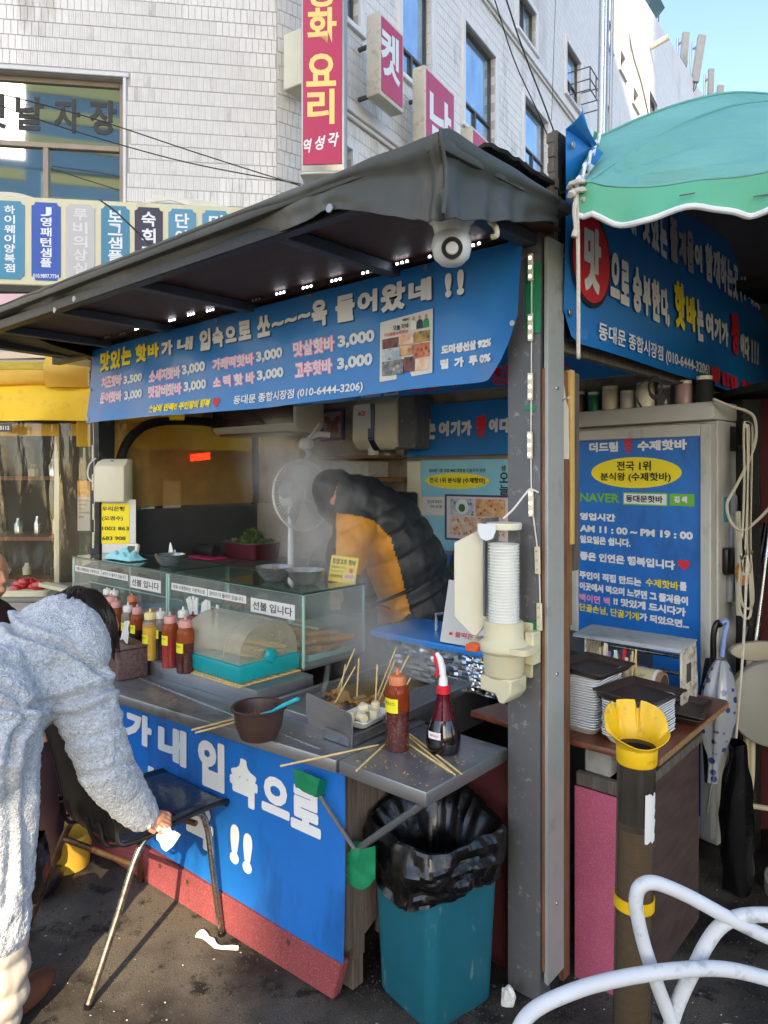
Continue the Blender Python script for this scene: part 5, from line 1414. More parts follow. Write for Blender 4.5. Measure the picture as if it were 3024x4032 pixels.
# ------------------------------------------------------------------ inside the stall
BK = STALL @ TR(-3.0, 1.9, 0)
ib = thing('wall_banner', 'blue banner with yellow and white words on the back wall left of the grey post', 'banner', (-.6, 1.86, 1.75))
B('cloth', m_banner, ib, BK).grid(lambda u, v: (1.726 + 1.3 * u, -.045 - .012 * math.sin(3 * u + 1.2 * v) - .02 * (1 - v) ** 3, 1.755 + .012 * u * (1 - v) + .312 * v + .01 * u * v), 24, 8).go(solid=.002)
fb = lambda x, z: -.045 - .012 * math.sin(3 * (x - 1.726) / 1.3 + 1.2 * (z - 1.755) / .312) - .02 * (1 - (z - 1.755) / .312) ** 3 - .004
letters(ib, m_yel, BK, [('핫', 1.758, 1.835, 1.868, 1.980), ('바', 1.842, 1.915, 1.885, 1.975)], 0, .03, fn=fb, fat=.004)
letters(ib, m_white, BK, [('는', 1.921, 1.985, 1.860, 1.985), ('여', 2.008, 2.085, 1.875, 1.965), ('기', 2.095, 2.165, 1.873, 1.965), ('가', 2.172, 2.246, 1.873, 1.963), ('이', 2.361, 2.42, 1.885, 1.965), ('다', 2.43, 2.50, 1.88, 1.965), ('!', 2.53, 2.55, 1.88, 1.965)], 0, .03, fn=fb, fat=.004)
letters(ib, m_red, BK, [('짱', 2.272, 2.345, 1.863, 1.990)], 0, .03, fn=fb, fat=.004)
po = thing('wall_poster', 'light blue poster with a yellow oval on the back wall below the blue banner', 'poster', (-.75, 1.86, 1.2))
m_lblue = NT('poster_light_blue')
m_lblue.set(Base_Color=m_lblue.mix(m_lblue.ramp(m_lblue.noise(3, 3), .35, .65), H('6fb9d6'), H('8fcbdc')), Roughness=.45); m_lblue = m_lblue.m
B('sheet', m_lblue, po, BK).box(1.845, 3.0, -.024, -.020, 1.19, 1.735).go()
B('side_strip', m_cream, po, BK).box(1.735, 1.843, -.030, -.005, .95, 1.73).go(bevel=.003)
letters(po, m_yel, BK, [('ELL', 1.879, 2.342, 1.562, 1.656)], -.0255)
letters(po, m_blk, BK, [('2020년 1월 20일 MBC생방송 오늘저녁 방영', 1.906, 2.314, 1.660, 1.683)], -.0255, .015)
letters(po, m_blk, BK, [('전국 1위 분식왕 (수제핫바)', 1.911, 2.314, 1.591, 1.629), ('생', 2.42, 2.45, 1.665, 1.70), ('오', 2.41, 2.47, 1.60, 1.66), ('늘', 2.41, 2.47, 1.53, 1.59)], -.027, .025)
fr = B('picture_frame', MAT('purple_frame', '4a3a5c', .5), po, BK)
fr.box(2.031, 2.50, -.032, -.0245, 1.256, 1.268).box(2.031, 2.50, -.032, -.0245, 1.517, 1.529).box(2.031, 2.043, -.032, -.0245, 1.268, 1.517)
fro = fr.go()
B('mat_board', MAT('frame_mat', 'd9cfd6', .6), fro, BK).box(2.0432, 2.50, -.0285, -.0245, 1.2682, 1.5168).go()
for i, (x0, x1, z0, z1, pm) in enumerate(((2.07, 2.24, 1.405, 1.505, pics[3]), (2.25, 2.45, 1.405, 1.505, pics[4]), (2.07, 2.45, 1.29, 1.398, pics[1]))):
    o = B('picture', pm, fro, BK).box(x0, x1, -.0300, -.0288, z0, z1).go()
    if i == 0:
        B('plate', m_white, fro, BK).lathe([(.046, 0), (.0001, .001)], (2.155, -.0303, 1.455), 24, Matrix.Rotation(R(90), 4, 'X')).go()
        B('greens', MAT('printed_green', '3f6a34', .6), fro, BK).lathe([(.024, 0), (.0001, .001)], (2.155, -.0316, 1.45), 12, Matrix.Rotation(R(90), 4, 'X')).go()
nt = B('note_card', m_paper, po, BK).box(1.849, 2.029, -.031, -.0245, 1.397, 1.513).go(bevel=.002)
letters(nt, m_blk, BK, [('당신의 하루가', 1.90, 2.01, 1.470, 1.492), ('언제나 맑기를', 1.92, 2.01, 1.443, 1.462)], -.0325, .01)
lw = thing('lower_wall_banner', 'blue panel with white writing low on the back wall behind the notice', 'banner', (-.5, 1.87, .9))
B('sheet', m_banner2, lw, BK).box(1.78, 2.9, -.024, -.012, .86, 1.17).go()
letters(lw, m_white, BK, [('리', 2.002, 2.104, 1.012, 1.070), ('수제핫바', 2.14, 2.5, 1.012, 1.070)], -.026, .03)
# butterfly picture, dispenser, camera, fan, air conditioner
bf = thing('butterfly_picture', 'purple framed picture of a red butterfly on the back wall', 'picture', (-2.0, 1.86, 1.88))
f4 = B('frame', MAT('violet_frame', '4b4170', .5), bf, BK)
f4.box(.945, .965, -.03, -.005, 1.882, 2.10).box(1.150, 1.170, -.03, -.005, 1.882, 2.10).box(.965, 1.150, -.03, -.005, 1.882, 1.902).box(.965, 1.150, -.03, -.005, 2.08, 2.10)
f4.go(bevel=.002)
B('print', MAT('picture_ground', 'a58a88', .6, var=.25, vs=30), bf, BK).box(.9652, 1.1498, -.014, -.005, 1.9022, 2.0798).go()
w_ = B('butterfly', MAT('butterfly_red', '8a2420', .6, var=.4, vs=60), bf, BK)
for s in (-1, 1):
    w_.raw([(1.057 + s * x, -.0155, z) for x, z in ((.004, 2.0), (.03, 2.045), (.075, 2.055), (.078, 2.02), (.05, 1.99), (.06, 1.95), (.035, 1.925), (.012, 1.955))], [tuple(range(8)) if s > 0 else tuple(reversed(range(8)))])
w_.go()
B('butterfly_body', m_blk, bf, BK).tube([(1.057, -.017, 2.02), (1.057, -.017, 1.935)], [.003, .006], 6).go()
BK2 = STALL @ TR(-2.80, 1.9, 0)
ac = thing('towel_dispenser', 'white and dark blue paper dispenser with a taped note on the back wall', 'dispenser', (-1.6, 1.7, 1.8))
B('case', m_cream, ac, BK2).prism([(-.005, 1.80), (-.005, 2.12), (-.16, 2.13), (-.215, 2.08), (-.22, 1.86), (-.17, 1.80)], lambda u, v, t: (t, u, v), 1.235, 1.60).go(bevel=.015, seg=2)
B('dark_band', MAT('navy_plastic', '1c2350', .3), ac, BK2).prism([(-.22, 1.86), (-.172, 1.797), (-.164, 1.797), (-.225, 1.875), (-.222, 2.085), (-.217, 2.085)], lambda u, v, t: (t, u, v), 1.38, 1.43).go()
B('taped_note', m_paper, ac, BK2).raw([(1.255, -.224, 1.92), (1.405, -.226, 1.935), (1.40, -.224, 2.09), (1.258, -.222, 2.085)], [(0, 1, 2, 3)]).go(solid=.0015)
letters(ac, m_red, BK2, [('ACE', 1.295, 1.36, 2.015, 2.043)], -.2275, .03)
B('side_panel', m_postgrey, ac, BK2).box(1.601, 1.74, -.20, -.01, 1.80, 2.12).go(bevel=.01)
aco = [XB(500, 880, 1.55), XB(650, 930, 1.55)]
au = thing('air_conditioner', 'white air conditioner unit high in the corner behind the menu banner', 'air conditioner', (aco[1].x - .45, 1.6, aco[1].z))
B('case', m_cream, au).prism([(0, 0), (.03, -.035), (.20, -.05), (.26, .0), (.26, .26), (.0, .26)], lambda u, v, t: (t, 1.50 + u, aco[1].z + .035 + v), aco[1].x - .95, aco[1].x).go(bevel=.01, seg=2)
B('front_panel', MAT('dark_gloss', '2a1416', .15, coat=.6), au).box(aco[1].x - .93, aco[1].x - .02, 1.494, 1.4985, aco[1].z + .05, aco[1].z + .27).go()
B('louver', m_darkalu, au).box(aco[1].x - .85, aco[1].x - .10, 1.53, 1.60, aco[1].z - .006, aco[1].z + .004).go()
def ptz():
    c = XB(661, 965, 1.30)
    t = thing('security_camera', 'small white security camera with an aerial hanging behind the fan', 'camera', tuple(c))
    B('body', m_dome, t).lathe([(.0001, .055), (.030, .05), (.045, .025), (.046, .0), (.040, -.012), (.0001, -.014)], c, 22).go()
    B('ball', m_dome, t).ell(c + Vector((0, 0, -.040)), (.036, .036, .036), 18, 10).go()
    m = Matrix.Translation(c + Vector((.004, -.030, -.045))) @ Matrix.Rotation(R(90), 4, 'X')
    b = B('lens', m_black, t); b.lathe([(.0001, .012), (.016, .012), (.022, .006), (.024, 0)], (0, 0, 0), 18); b.v = [m @ v for v in b.v]; b.go()
    B('arm', m_dome, t).tube([c + Vector((.0, .02, .05)), c + Vector((.05, .05, .075)), c + Vector((.10, .10, .07))], .018, 10).go()
    B('aerial', m_cable, t).cyl(c + Vector((.02, 0, .045)), c + Vector((.12, 0, .135)), .007, 8).go()
ptz()
fc = DW(655, 1070, 3.95)
fn = thing('electric_fan', 'white caged electric fan blowing from behind the steam', 'fan', (fc.x, fc.y, 1.1), WORLD)
fdir = Matrix.Translation(fc) @ Matrix.Rotation(R(43), 4, 'Z') @ Matrix.Rotation(R(84), 4, 'X')
def fpt(r, a, z): return fdir @ Vector((r * math.cos(a), r * math.sin(a), z))
cg = B('cage', MAT('fan_white', 'd6d8d6', .4), fn, WORLD)
FRr = .198
for r, z in ((FRr, 0), (FRr - .002, -.012)): cg.tube([fpt(r, 2 * math.pi * i / 40, z) for i in range(40)], .0045, 6, closed=True)
cg.tube([fpt(.13, 2 * math.pi * i / 30, .052) for i in range(30)], .002, 4, closed=True)
for i in range(72):
    a = 2 * math.pi * i / 72
    cg.tube([fpt(.045, a, .066), fpt(.11, a + .10, .058), fpt(.165, a + .20, .034), fpt(FRr, a + .26, 0)], .0013, 4, caps=False)
for i in range(48):
    a = 2 * math.pi * i / 48
    cg.tube([fpt(.05, a, -.075), fpt(.14, a, -.06), fpt(FRr, a, -.01)], .0013, 4, caps=False)
cg.go()
hb = B('badge', m_dome, fn, WORLD); hb.lathe([(.0001, .074), (.040, .072), (.046, .064)], (0, 0, 0), 24); hb.v = [fdir @ v for v in hb.v]; hb.go()
bl_ = B('blade', MAT('fan_blade', 'b9c6c6', .4), fn, WORLD)
for k in range(5):
    a = 2 * math.pi * k / 5
    bl_.raw([fpt(.03, a, .0), fpt(.10, a - .1, .015), fpt(.165, a + .05, .02), fpt(.175, a + .5, -.005), (fpt(.12, a + .75, -.025)), fpt(.04, a + .7, -.02)], [(0, 1, 2, 3, 4, 5)])
bl_.go()
mo = B('motor', m_dome, fn, WORLD); mo.lathe([(.05, -.07), (.06, -.09), (.055, -.16), (.02, -.18), (.0001, -.18)], (0, 0, 0), 20); mo.v = [fdir @ v for v in mo.v]; mo.go()
B('stand', m_dome, fn, WORLD).cyl(fdir @ Vector((0, 0, -.12)) + Vector((0, 0, -.02)), fdir @ Vector((0, 0, -.12)) + Vector((0, 0, -.42)), .018, 12).go()
# odds and ends behind the cases
def bx_(px, py, z): return XZ(px, py, z)
s0 = XZ(445, 1203, 1.10)
B('speaker', MAT('speaker_cloth', '141518', .7, bump=.4, bs=200), None).lathe([(.0001, -.11), (.036, -.11), (.042, -.10), (.042, .10), (.036, .11), (.0001, .11)], (s0.x, s0.y, 1.146), 20, Matrix.Rotation(R(90), 4, 'Y')).go(label='black cylinder speaker lying behind the left show case', cat='speaker')
B('pink_tablet', MAT('pink_case', 'b0265c', .5), None).box(s0.x - .06, s0.x + .20, s0.y - .10, s0.y + .02, 1.101, 1.112).go(bevel=.002, label='flat pink tablet under the black speaker', cat='tablet')
g0 = XZ(545, 1205, 1.10)
gc = thing('vegetable_box', 'dark red plastic box with a clear lid heaped with green vegetables', 'box', (g0.x, g0.y, 1.10))
B('box', MAT('dark_red_box', '4a1720', .4), gc).prism(rrect(.16, .12, .03, 4), lambda u, v, t: (g0.x + u * (.9 + t), g0.y + v * (.9 + t), 1.10 + t), 0, .10).go(bevel=.003)
B('lid', m_clearp, gc).prism(rrect(.18, .14, .04, 4), lambda u, v, t: (g0.x + u, g0.y + v, t), 1.202, 1.212).go(bevel=.002)
lv = B('greens', MAT('herb_green', '42552a', .6, var=.4, vs=30), gc)
for i in range(420):
    p = Vector((g0.x + random.gauss(0, .06), g0.y + random.gauss(0, .045), 0)); p.z = 1.216 + max(0, .085 - 14 * ((p.x - g0.x) ** 2 + (p.y - g0.y) ** 2)) * random.random()
    d = Vector((random.uniform(-1, 1), random.uniform(-1, 1), random.uniform(-.3, .7))).normalized() * .022; n = d.orthogonal().normalized() * .006
    lv.raw([p - d, p + n, p + d, p - n], [(0, 1, 2, 3)])
lv.go(kind='stuff')
B('hanging_ladle', m_steel2, None).tube(smooth([XB(697, 1168, 1.0), XB(682, 1185, 1.0), XB(672, 1205, 1.0), XB(665, 1218, 1.0)], 5), [.004] * 15 + [.008], 8).go(label='thin steel spout hanging in the steam beside the vendor', cat='ladle')
for i, (px, h, r, c, lab) in enumerate(((806, .06, .035, m_paper, 'white paper cup on the wooden shelf behind the vendor'), (838, .075, .028, m_clearp, 'clear jar on the wooden shelf behind the vendor'), (866, .05, .04, m_darkalu, 'dark tin on the wooden shelf behind the vendor'))):
    p = XB(px, 1000, 1.75); B('shelf_jar', c, None).lathe([(r, 0), (r, h * .8), (r * .8, h), (.0001, h)], (p.x, p.y, 1.766), 16).go(label=lab, cat='jar')
B('paper_boxes', m_conc, None).box(-1.72, -1.40, 1.66, 1.85, 1.631, 1.73).go(bevel=.004, label='grey cardboard box on the lower shelf behind the vendor', cat='box')
B('storage_bag', MAT('dark_bag', '2a2c30', .5, var=.3, bump=.4, bs=20), None).ell((-.74, 1.74, 1.05), (.10, .08, .22), 16, 10).go(label='dark bag hanging beside the back wall poster', cat='bag')
B('black_case', m_blackp, None).box(-1.28, -1.16, 1.70, 1.86, 1.24, 1.54).go(bevel=.02, seg=2, label='black plastic case on the back wall behind the vendor shoulder', cat='case')
# red neon and menu of the neighbouring stall seen through the yellowed window
# ------------------------------------------------------------------ the neighbouring yellow stall on the left
ys = thing('yellow_stall', 'yellow stall with awning and clear vinyl curtain at the left edge', 'food stall', (-2.8, 5.1, 0), WORLD)
YF = WORLD
def yz(py, Y): return 1.65 - (py - 1024) / 1534 * Y
B('pink_fascia', MAT('pink_fascia', 'd9b4b8', .6, var=.06), ys, YF).box(-4.2, -1.75, 5.16, 5.22, 2.60, 2.96).go()
B('gutter', MAT('grey_gutter', 'a5a59c', .5, dirt=('77766a', .3, 6)), ys, YF).box(-4.2, -1.6, 5.03, 5.16, 2.565, 2.635).go(bevel=.008)
B('upper_sheet', m_yaw, ys, YF).grid(lambda u, v: (-4.2 + 2.5 * u, 5.09 + .01 * nz(u * 8), 2.47 + .10 * v), 10, 2).go(solid=.006)
B('foam_seam', MAT('foam_seam', 'b9b6b2', .9, bump=.8, bs=40), ys, YF).tube([(-4.2 + 2.5 * i / 50, 5.06 + .012 * nz(i * .9), 2.492 + .05 * (i / 50) + .012 * nz(i * 1.3)) for i in range(51)], [.016 + .010 * abs(nz(i * .8)) for i in range(51)], 8).go()
B('pink_batten', MAT('pale_batten', 'd8c3ab', .7), ys, YF).beam((-4.2, 5.04, 2.455), (-1.7, 5.04, 2.515), .03, .05).go()
B('yellow_board', WOOD('painted_board', 'a8933a', 'd0b43c', 8, .7, (1, 12, 12)), ys, YF).box(-4.2, -2.28, 5.00, 5.03, 2.385, 2.445).go(bevel=.003)
B('awning_band', m_yaw2, ys, YF).grid(lambda u, v: (-2.36 + 1.0 * u, 4.985 - .05 * math.sin(math.pi * v) - .03 * (1 - v) * (1 + nz(u * 5, v * 3)) - .01 * math.sin(9 * u), 2.255 + (.255 + .03 * u) * v), 24, 8).go(solid=.004)
B('awning_band', m_yaw2, ys, YF).grid(lambda u, v: (-4.2 + 1.86 * u, 5.0 - .05 * math.sin(math.pi * v) - .02 * nz(u * 7, v * 3), 2.260 + .125 * v), 24, 6).go(solid=.004)
B('awning', m_yaw, ys, YF).grid(lambda u, v: (-4.2 + 2.85 * u, 4.99 - .16 * (1 - v) + .035 * math.sin(u * 36) * (1 - v) + .02 * nz(u * 9, v * 2), 2.015 + .26 * v + .006 * nz(u * 12)), 80, 6).go(solid=.004)
cu = B('vinyl_curtain', m_vinyl, ys, YF).grid(lambda u, v: (-4.2 + 2.62 * u, 4.90 - .25 * (1 - v) * .3 + (.035 * math.sin(u * 31 + 2.0 * v) + .06 * nz(u * 8, v * 1.2) + .02 * math.sin(u * 80 + 5 * v)) * (1.15 - v), .25 + 1.77 * v), 110, 26).go()
B('yellow_frame', m_yaw, ys, YF).box(-2.10, -2.0, 5.20, 5.28, 0, 2.3).box(-4.2, -2.10, 5.22, 5.27, 1.93, 2.02).box(-4.2, -4.1, 5.2, 5.28, 0, 2.3).go(bevel=.004)
sl = B('siding', m_yaw, ys, YF)
for i in range(14): sl.box(-1.998, -1.90, 5.20 + .01 * (i % 2), 5.24, .1 + .15 * i, .245 + .15 * i)
sl.go(bevel=.003)
dw = B('door', m_cream, ys, YF)
dw.box(-2.44, -2.36, 5.25, 5.30, .2, 1.93).box(-2.16, -2.10, 5.25, 5.30, .2, 1.93).box(-2.36, -2.16, 5.25, 5.30, 1.86, 1.93).box(-2.36, -2.16, 5.25, 5.30, .2, .3)
do = dw.go(bevel=.004)
B('pane', MAT('green_pane', '4f5a50', .2, var=.1), do, YF).box(-2.359, -2.161, 5.265, 5.275, .301, 1.859).go()
pn = B('poster', m_paper, ys, YF).box(-2.352, -2.166, 5.256, 5.2645, 1.23, 1.60).go()
letters(pn, MAT('poster_orange', 'd9a95c', .6), TR(-2.352, 5.2555, 0), [('BOX', 0, .186, 1.48, 1.60)], -.001)
letters(pn, MAT('soft_print', '8a7f78', .6), TR(-2.352, 5.2545, 0), [('레몬에이드', .012, .07, 1.445, 1.462), ('자몽에이드', .012, .07, 1.415, 1.432), ('밀크티', .012, .05, 1.385, 1.402), ('아이스티', .012, .062, 1.355, 1.372), ('딸구바나나', .012, .07, 1.325, 1.342), ('블루레몬에이드', .095, .172, 1.445, 1.462), ('청귤에이드', .095, .155, 1.415, 1.432), ('생과일', .095, .135, 1.385, 1.402), ('요거트스무디', .095, .172, 1.355, 1.372), ('팥빙수', .095, .135, 1.325, 1.342), ('꿈꾸는 사이 작은집', .04, .15, 1.50, 1.522)], -.002, .01)
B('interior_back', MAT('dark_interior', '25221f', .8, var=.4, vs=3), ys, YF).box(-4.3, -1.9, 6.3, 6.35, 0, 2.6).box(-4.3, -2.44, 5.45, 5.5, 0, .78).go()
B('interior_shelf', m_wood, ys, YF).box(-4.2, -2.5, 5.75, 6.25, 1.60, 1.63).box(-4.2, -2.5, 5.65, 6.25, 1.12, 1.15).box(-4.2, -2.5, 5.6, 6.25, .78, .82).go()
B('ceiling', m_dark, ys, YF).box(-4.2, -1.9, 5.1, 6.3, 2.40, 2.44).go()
gl = MAT('glass_ware', 'b9c4c4', .1, .6)
for i in range(26):
    x = -3.9 + .053 * i; zz_ = (.822, 1.152, 1.632)[i % 3]
    b = B('shelf_ware', (gl, m_dark, m_cream, m_steel2)[i % 4], None, YF)
    r = random.uniform(.025, .045); hh = random.uniform(.08, .17)
    b.lathe([(r, 0), (r * 1.05, hh * .6), (r * .6, hh * .8), (r * .5, hh), (.0001, hh)], (x, 5.85 + .1 * math.sin(i * 2.1), zz_), 12)
    b.go(label='small jar or cup on a dark shelf behind the vinyl curtain', cat='jar', group='jars on the shelves of the yellow stall')
for i, (x, c, lab) in enumerate(((-2.62, 'c9575f', 'pink cloth on the shelf behind the vinyl curtain'), (-2.46, 'cdbf3a', 'yellow cloth on the shelf behind the vinyl curtain'))):
    B('shelf_cloth', MAT('cloth_' + str(i), c, .8), None, YF).box(x, x + .12, 5.55, 5.70, 1.151, 1.165).go(bevel=.004, label=lab, cat='cloth')
np_ = thing('number_plate', 'small dark plate of phone digits under the yellow awning', 'plate', (-2.6, 4.85, 1.95), YF)
B('plate', m_darkalu, np_, YF).box(-2.68, -2.52, 4.80, 4.808, 1.935, 1.99).go()
letters(np_, m_white, TR(-2.68, 4.799, 0), [('1660-5112', .012, .148, 1.95, 1.975)], 0, .02)
# side awning seen through the yellowed window
B('side_awning', m_yaw, ys, STALL).grid(lambda u, v: (-3.28 + .02 * math.sin(u * 30) * (1 - v), .72 + 3.2 * u, 1.84 + .22 * v + .01 * nz(u * 9)), 40, 3).go(solid=.004)
B('side_band', m_yaw2, ys, STALL).box(-3.42, -3.40, .75, 4.2, 2.06, 2.5).go()
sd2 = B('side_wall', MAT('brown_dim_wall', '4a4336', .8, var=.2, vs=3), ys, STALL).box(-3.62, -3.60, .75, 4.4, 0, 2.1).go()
mn = B('menu_card', MAT('dim_card', 'cfc7a4', .6), ys, STALL)
a_, b_ = XA(352, 1040, -3.55), XA(390, 1098, -3.55)
mn.box(-3.56, -3.55, min(a_.y, b_.y), max(a_.y, b_.y), b_.z, a_.z)
mn.go()
ne = thing('neon_sign', 'small glowing red neon sign behind the yellowed window', 'neon sign', tuple(XA(433, 987, -3.45)), STALL)
m_neon = EMIT('red_neon', 'ff2412', 4.0)
nb2 = B('tube', m_neon, ne)
for k, dy in enumerate((-5, 0, 5)):
    nb2.tube([XA(412 + 40 * i / 8, 989 + dy - 4 * i / 8, -3.45) for i in range(9)], .008, 6)
nb2.go()
# tomatoes and tray on the neighbour's counter
tt = thing('fruit_tray', 'cream shallow tray holding red tomatoes at the left edge', 'tray', (-2.16, 4.0, .93), WORLD)
TY = 4.0
p_l, p_r = DW(18, 1281, TY), DW(95, 1268, TY)
zt0 = (p_l.z + p_r.z) / 2 - .02
B('rim', m_cream2, tt, WORLD).prism(rrect(.15, .11, .03, 4), lambda u, v, t: ((p_l.x + p_r.x) / 2 - .03 + u, TY + .10 + v, t), zt0 - .02, zt0 + .015).go(bevel=.004)
m_tom = MAT('tomato', 'a81c16', .25, var=.1, vs=8, coat=.4)
for i, (px, py) in enumerate(((34, 1273), (46, 1266), (58, 1268), (70, 1260), (80, 1266), (52, 1258), (64, 1257), (40, 1262), (88, 1264), (72, 1269))):
    p = DW(px, py, TY + .05 + .03 * (i % 4))
    B('tomato', m_tom, None, WORLD).lathe([(.0001, -.026), (.018, -.024), (.032, -.008), (.033, .006), (.024, .022), (.008, .026), (.0001, .022)], p, 16).go(label='red tomato heaped in the cream tray', cat='tomato', group='tomatoes in the cream tray')
B('neighbour_counter', m_steel, None, WORLD).box(-3.6, -1.88, 3.85, 4.55, .60, zt0 - .021).go(bevel=.006, label='low steel counter under the tomato tray', cat='counter')
B('folded_panel', m_cream2, None, WORLD).beam(DW(92, 1262, 3.9), DW(165, 1278, 3.75), .05, .02).go(label='pale folded board beside the left show case', cat='board')
# ------------------------------------------------------------------ right hand side: second stall, fridge, side table
RBF = TR(.5621, 2.2634, 0, R(48.9))
rbn = thing('stall_banner', 'wide blue shop banner with a red circle hung under the green parasol', 'banner', (1.2, 0, 2.06), RBF)
def rbz(u, v):
    x = -.002 + 2.9 * u
    zb = 2.078 - .012 * u
    if x < .07: zb += .09 * (1 - x / .07) ** 1.5
    return (x, -.012 - .008 * math.sin(5 * u + 2 * v) - .006 * math.sin(14 * u), zb + (2.745 + .052 * x - zb) * v)
fr_ = lambda x, z: -.012 - .008 * math.sin(5 * x / 2.9 + 2 * (z - 2.07) / .7) - .006 * math.sin(14 * x / 2.9) - .008
B('cloth', m_banner, rbn, RBF).grid(rbz, 60, 14).go(angle=80)
B('backing', m_dark, rbn, RBF).box(.0, 2.9, .012, .03, 2.10, 2.75).go()
letters(rbn, m_blk, RBF, [('ELL', .020, .311, 2.205, 2.523)], .0015, fn=fr_)
letters(rbn, m_red, RBF, [('ELL', .032, .299, 2.222, 2.508)], 0, fn=fr_)
letters(rbn, m_white, RBF, [('맛', .105, .227, 2.254, 2.474), ('으', .305, .385, 2.27, 2.43), ('로', .392, .472, 2.26, 2.42), ('승', .505, .60, 2.255, 2.425), ('부', .61, .70, 2.26, 2.41), ('한', .71, .81, 2.255, 2.42), ('다,', .82, .922, 2.255, 2.41), ('는', 1.27, 1.358, 2.255, 2.443), ('여', 1.389, 1.50, 2.285, 2.41), ('기', 1.515, 1.62, 2.285, 2.406), ('가', 1.635, 1.755, 2.285, 2.406), ('이', 2.009, 2.09, 2.275, 2.405), ('다', 2.10, 2.2, 2.27, 2.405), ('!', 2.25, 2.275, 2.27, 2.405), ('!', 2.31, 2.335, 2.27, 2.405), ('!', 2.37, 2.395, 2.27, 2.405),
    ('정', .10, .24, 2.56, 2.69), ('성', .25, .385, 2.54, 2.68), ('과', .403, .571, 2.535, 2.68), ('맛', .612, .705, 2.545, 2.69), ('있', .715, .81, 2.535, 2.69), ('는', .82, .91, 2.535, 2.69), ('이', 1.259, 1.358, 2.576, 2.70), ('함께하는곳', 1.399, 1.969, 2.555, 2.735), ('(수제핫바)', 1.996, 2.590, 2.568, 2.724)], -.001, .03, fn=fr_, fat=.005)
letters(rbn, m_yel, RBF, [('핫', .988, 1.12, 2.27, 2.474), ('바', 1.135, 1.262, 2.285, 2.44)], -.001, .03, fn=fr_, fat=.005)
letters(rbn, m_offw, RBF, [('즐', .946, 1.045, 2.545, 2.735), ('거', 1.055, 1.15, 2.56, 2.71), ('움', 1.16, 1.25, 2.545, 2.735)], -.001, .03, fn=fr_, fat=.005)
letters(rbn, m_red, RBF, [('짱', 1.816, 1.982, 2.266, 2.491), ('HEART', 1.451, 1.593, 2.074, 2.165), ('일요일은 쉽니다', 1.615, 2.247, 2.086, 2.156)], -.001, .03, fn=fr_, fat=.005)
letters(rbn, m_white, RBF, [('동대문 종합시장점 (010-6444-3206)', .216, 1.430, 2.098, 2.168)], -.001, .02, fn=fr_)
ey = B('eyelet', m_alu, rbn, RBF)
for x, z in ((.022, 2.165), (.030, 2.70)): ey.lathe([(.003, .002), (.011, .002), (.013, 0)], (x, fr_(x, z) - .002, z), 10, Matrix.Rotation(R(90), 4, 'X'))
ey.go()
B('folded_corner', m_banner, rbn, RBF).grid(lambda u, v: (.0 + .17 * u, -.02 - .05 * v * (1 - u) - .02 * math.sin(3 * v), 2.745 + .05 * v - .05 * u * v), 6, 5).go(solid=.002)
B('green_patch', m_greentape, rbn, RBF).grid(lambda u, v: (1.29 + .15 * u, -.024 - .004 * nz(u * 9), 2.062 + .06 * v), 4, 2).go()
# frame of the second stall, with walls and roofs added to block light
s2 = thing('second_stall', 'dark frame and walls of the second stall behind the banner, some added to block light', 'food stall', (1.6, 2.4, 0), STALL)
B('roof_beam', m_woodg, s2, RBF).box(.0, 2.9, .032, .07, 2.055, 2.10).go(bevel=.003)
pc_ = DW(1612, 1024, 3.15)
B('post', MAT('flaking_black_post', '17181a', .6, dirt=('6b6a64', .16, 14)), s2, WORLD).box(pc_.x - .035, pc_.x + .05, 3.12, 3.22, 0, 1.98).go(bevel=.004)
B('red_wall', MAT('dull_red_wall', '5a2529', .8, var=.2), s2, WORLD).box(1.70, 2.34, 3.30, 3.34, 0, 2.0).go()
B('dark_wall', m_dark, s2, WORLD).box(.75, 3.2, 4.55, 4.6, 0, 3.0).box(2.35, 2.4, 3.35, 4.55, 0, 2.5).box(1.86, 1.90, 2.2, 3.29, 0, 2.3).go()  # dark backdrop, plus unseen side walls added to block sky light
B('roof', m_dark, s2, WORLD).box(1.0, 3.2, 3.7, 4.6, 2.62, 2.66).box(1.56, 2.34, 2.75, 3.69, 2.0, 2.03).go()  # roofs added overhead to keep this corner dark
bsn = thing('hand_lettered_sign', 'dark blue sign with brushed white letters above the jars on the fridge', 'sign', (1.15, 3.9, 2.1), WORLD)
HSF = TR(.80, 4.02, 0, R(-20))
B('board', MAT('deep_blue_board', '1a3f86', .5, var=.1), bsn, HSF).box(-.1, .98, 0, .02, 2.05, 2.40).go()
letters(bsn, m_white, HSF, [('말', .16, .34, 2.13, 2.36), ('자', .38, .62, 2.14, 2.34)], -.002, .0, .3)
B('stroke', m_white, bsn, HSF).raw([(.14, -.003, 2.09), (.62, -.003, 2.115), (.60, -.003, 2.125), (.14, -.003, 2.10)], [(0, 1, 2, 3)]).go()
# fridge
FRF = TR(.9173, 3.6726, 0, R(-51.1))
fg = thing('display_fridge', 'tall white display fridge with a blue poster covering its door', 'fridge', (.4, .2, 0), FRF)
m_fr = MAT('fridge_white', 'b6b7b0', .45, var=.06, dirt=('6f6b60', .22, 6, (1, 1, .4)))
B('cabinet', m_fr, fg, FRF).box(.0, .8, .03, .36, .04, 1.882).go(bevel=.006)
B('top_cap', m_fr, fg, FRF).box(-.01, .805, -.02, .36, 1.884, 1.962).go(bevel=.008, seg=2)
d_ = B('door', m_fr, fg, FRF)
d_.box(.05, .115, -.025, .026, .08, 1.868).box(.748, .795, -.025, .026, .08, 1.868).box(.115, .748, -.025, .026, 1.815, 1.868).box(.115, .748, -.025, .026, .08, .16)
do = d_.go(bevel=.004)
ps = B('poster', m_banner2, fg, FRF).box(.1152, .7478, -.012, .020, .161, 1.814).go()
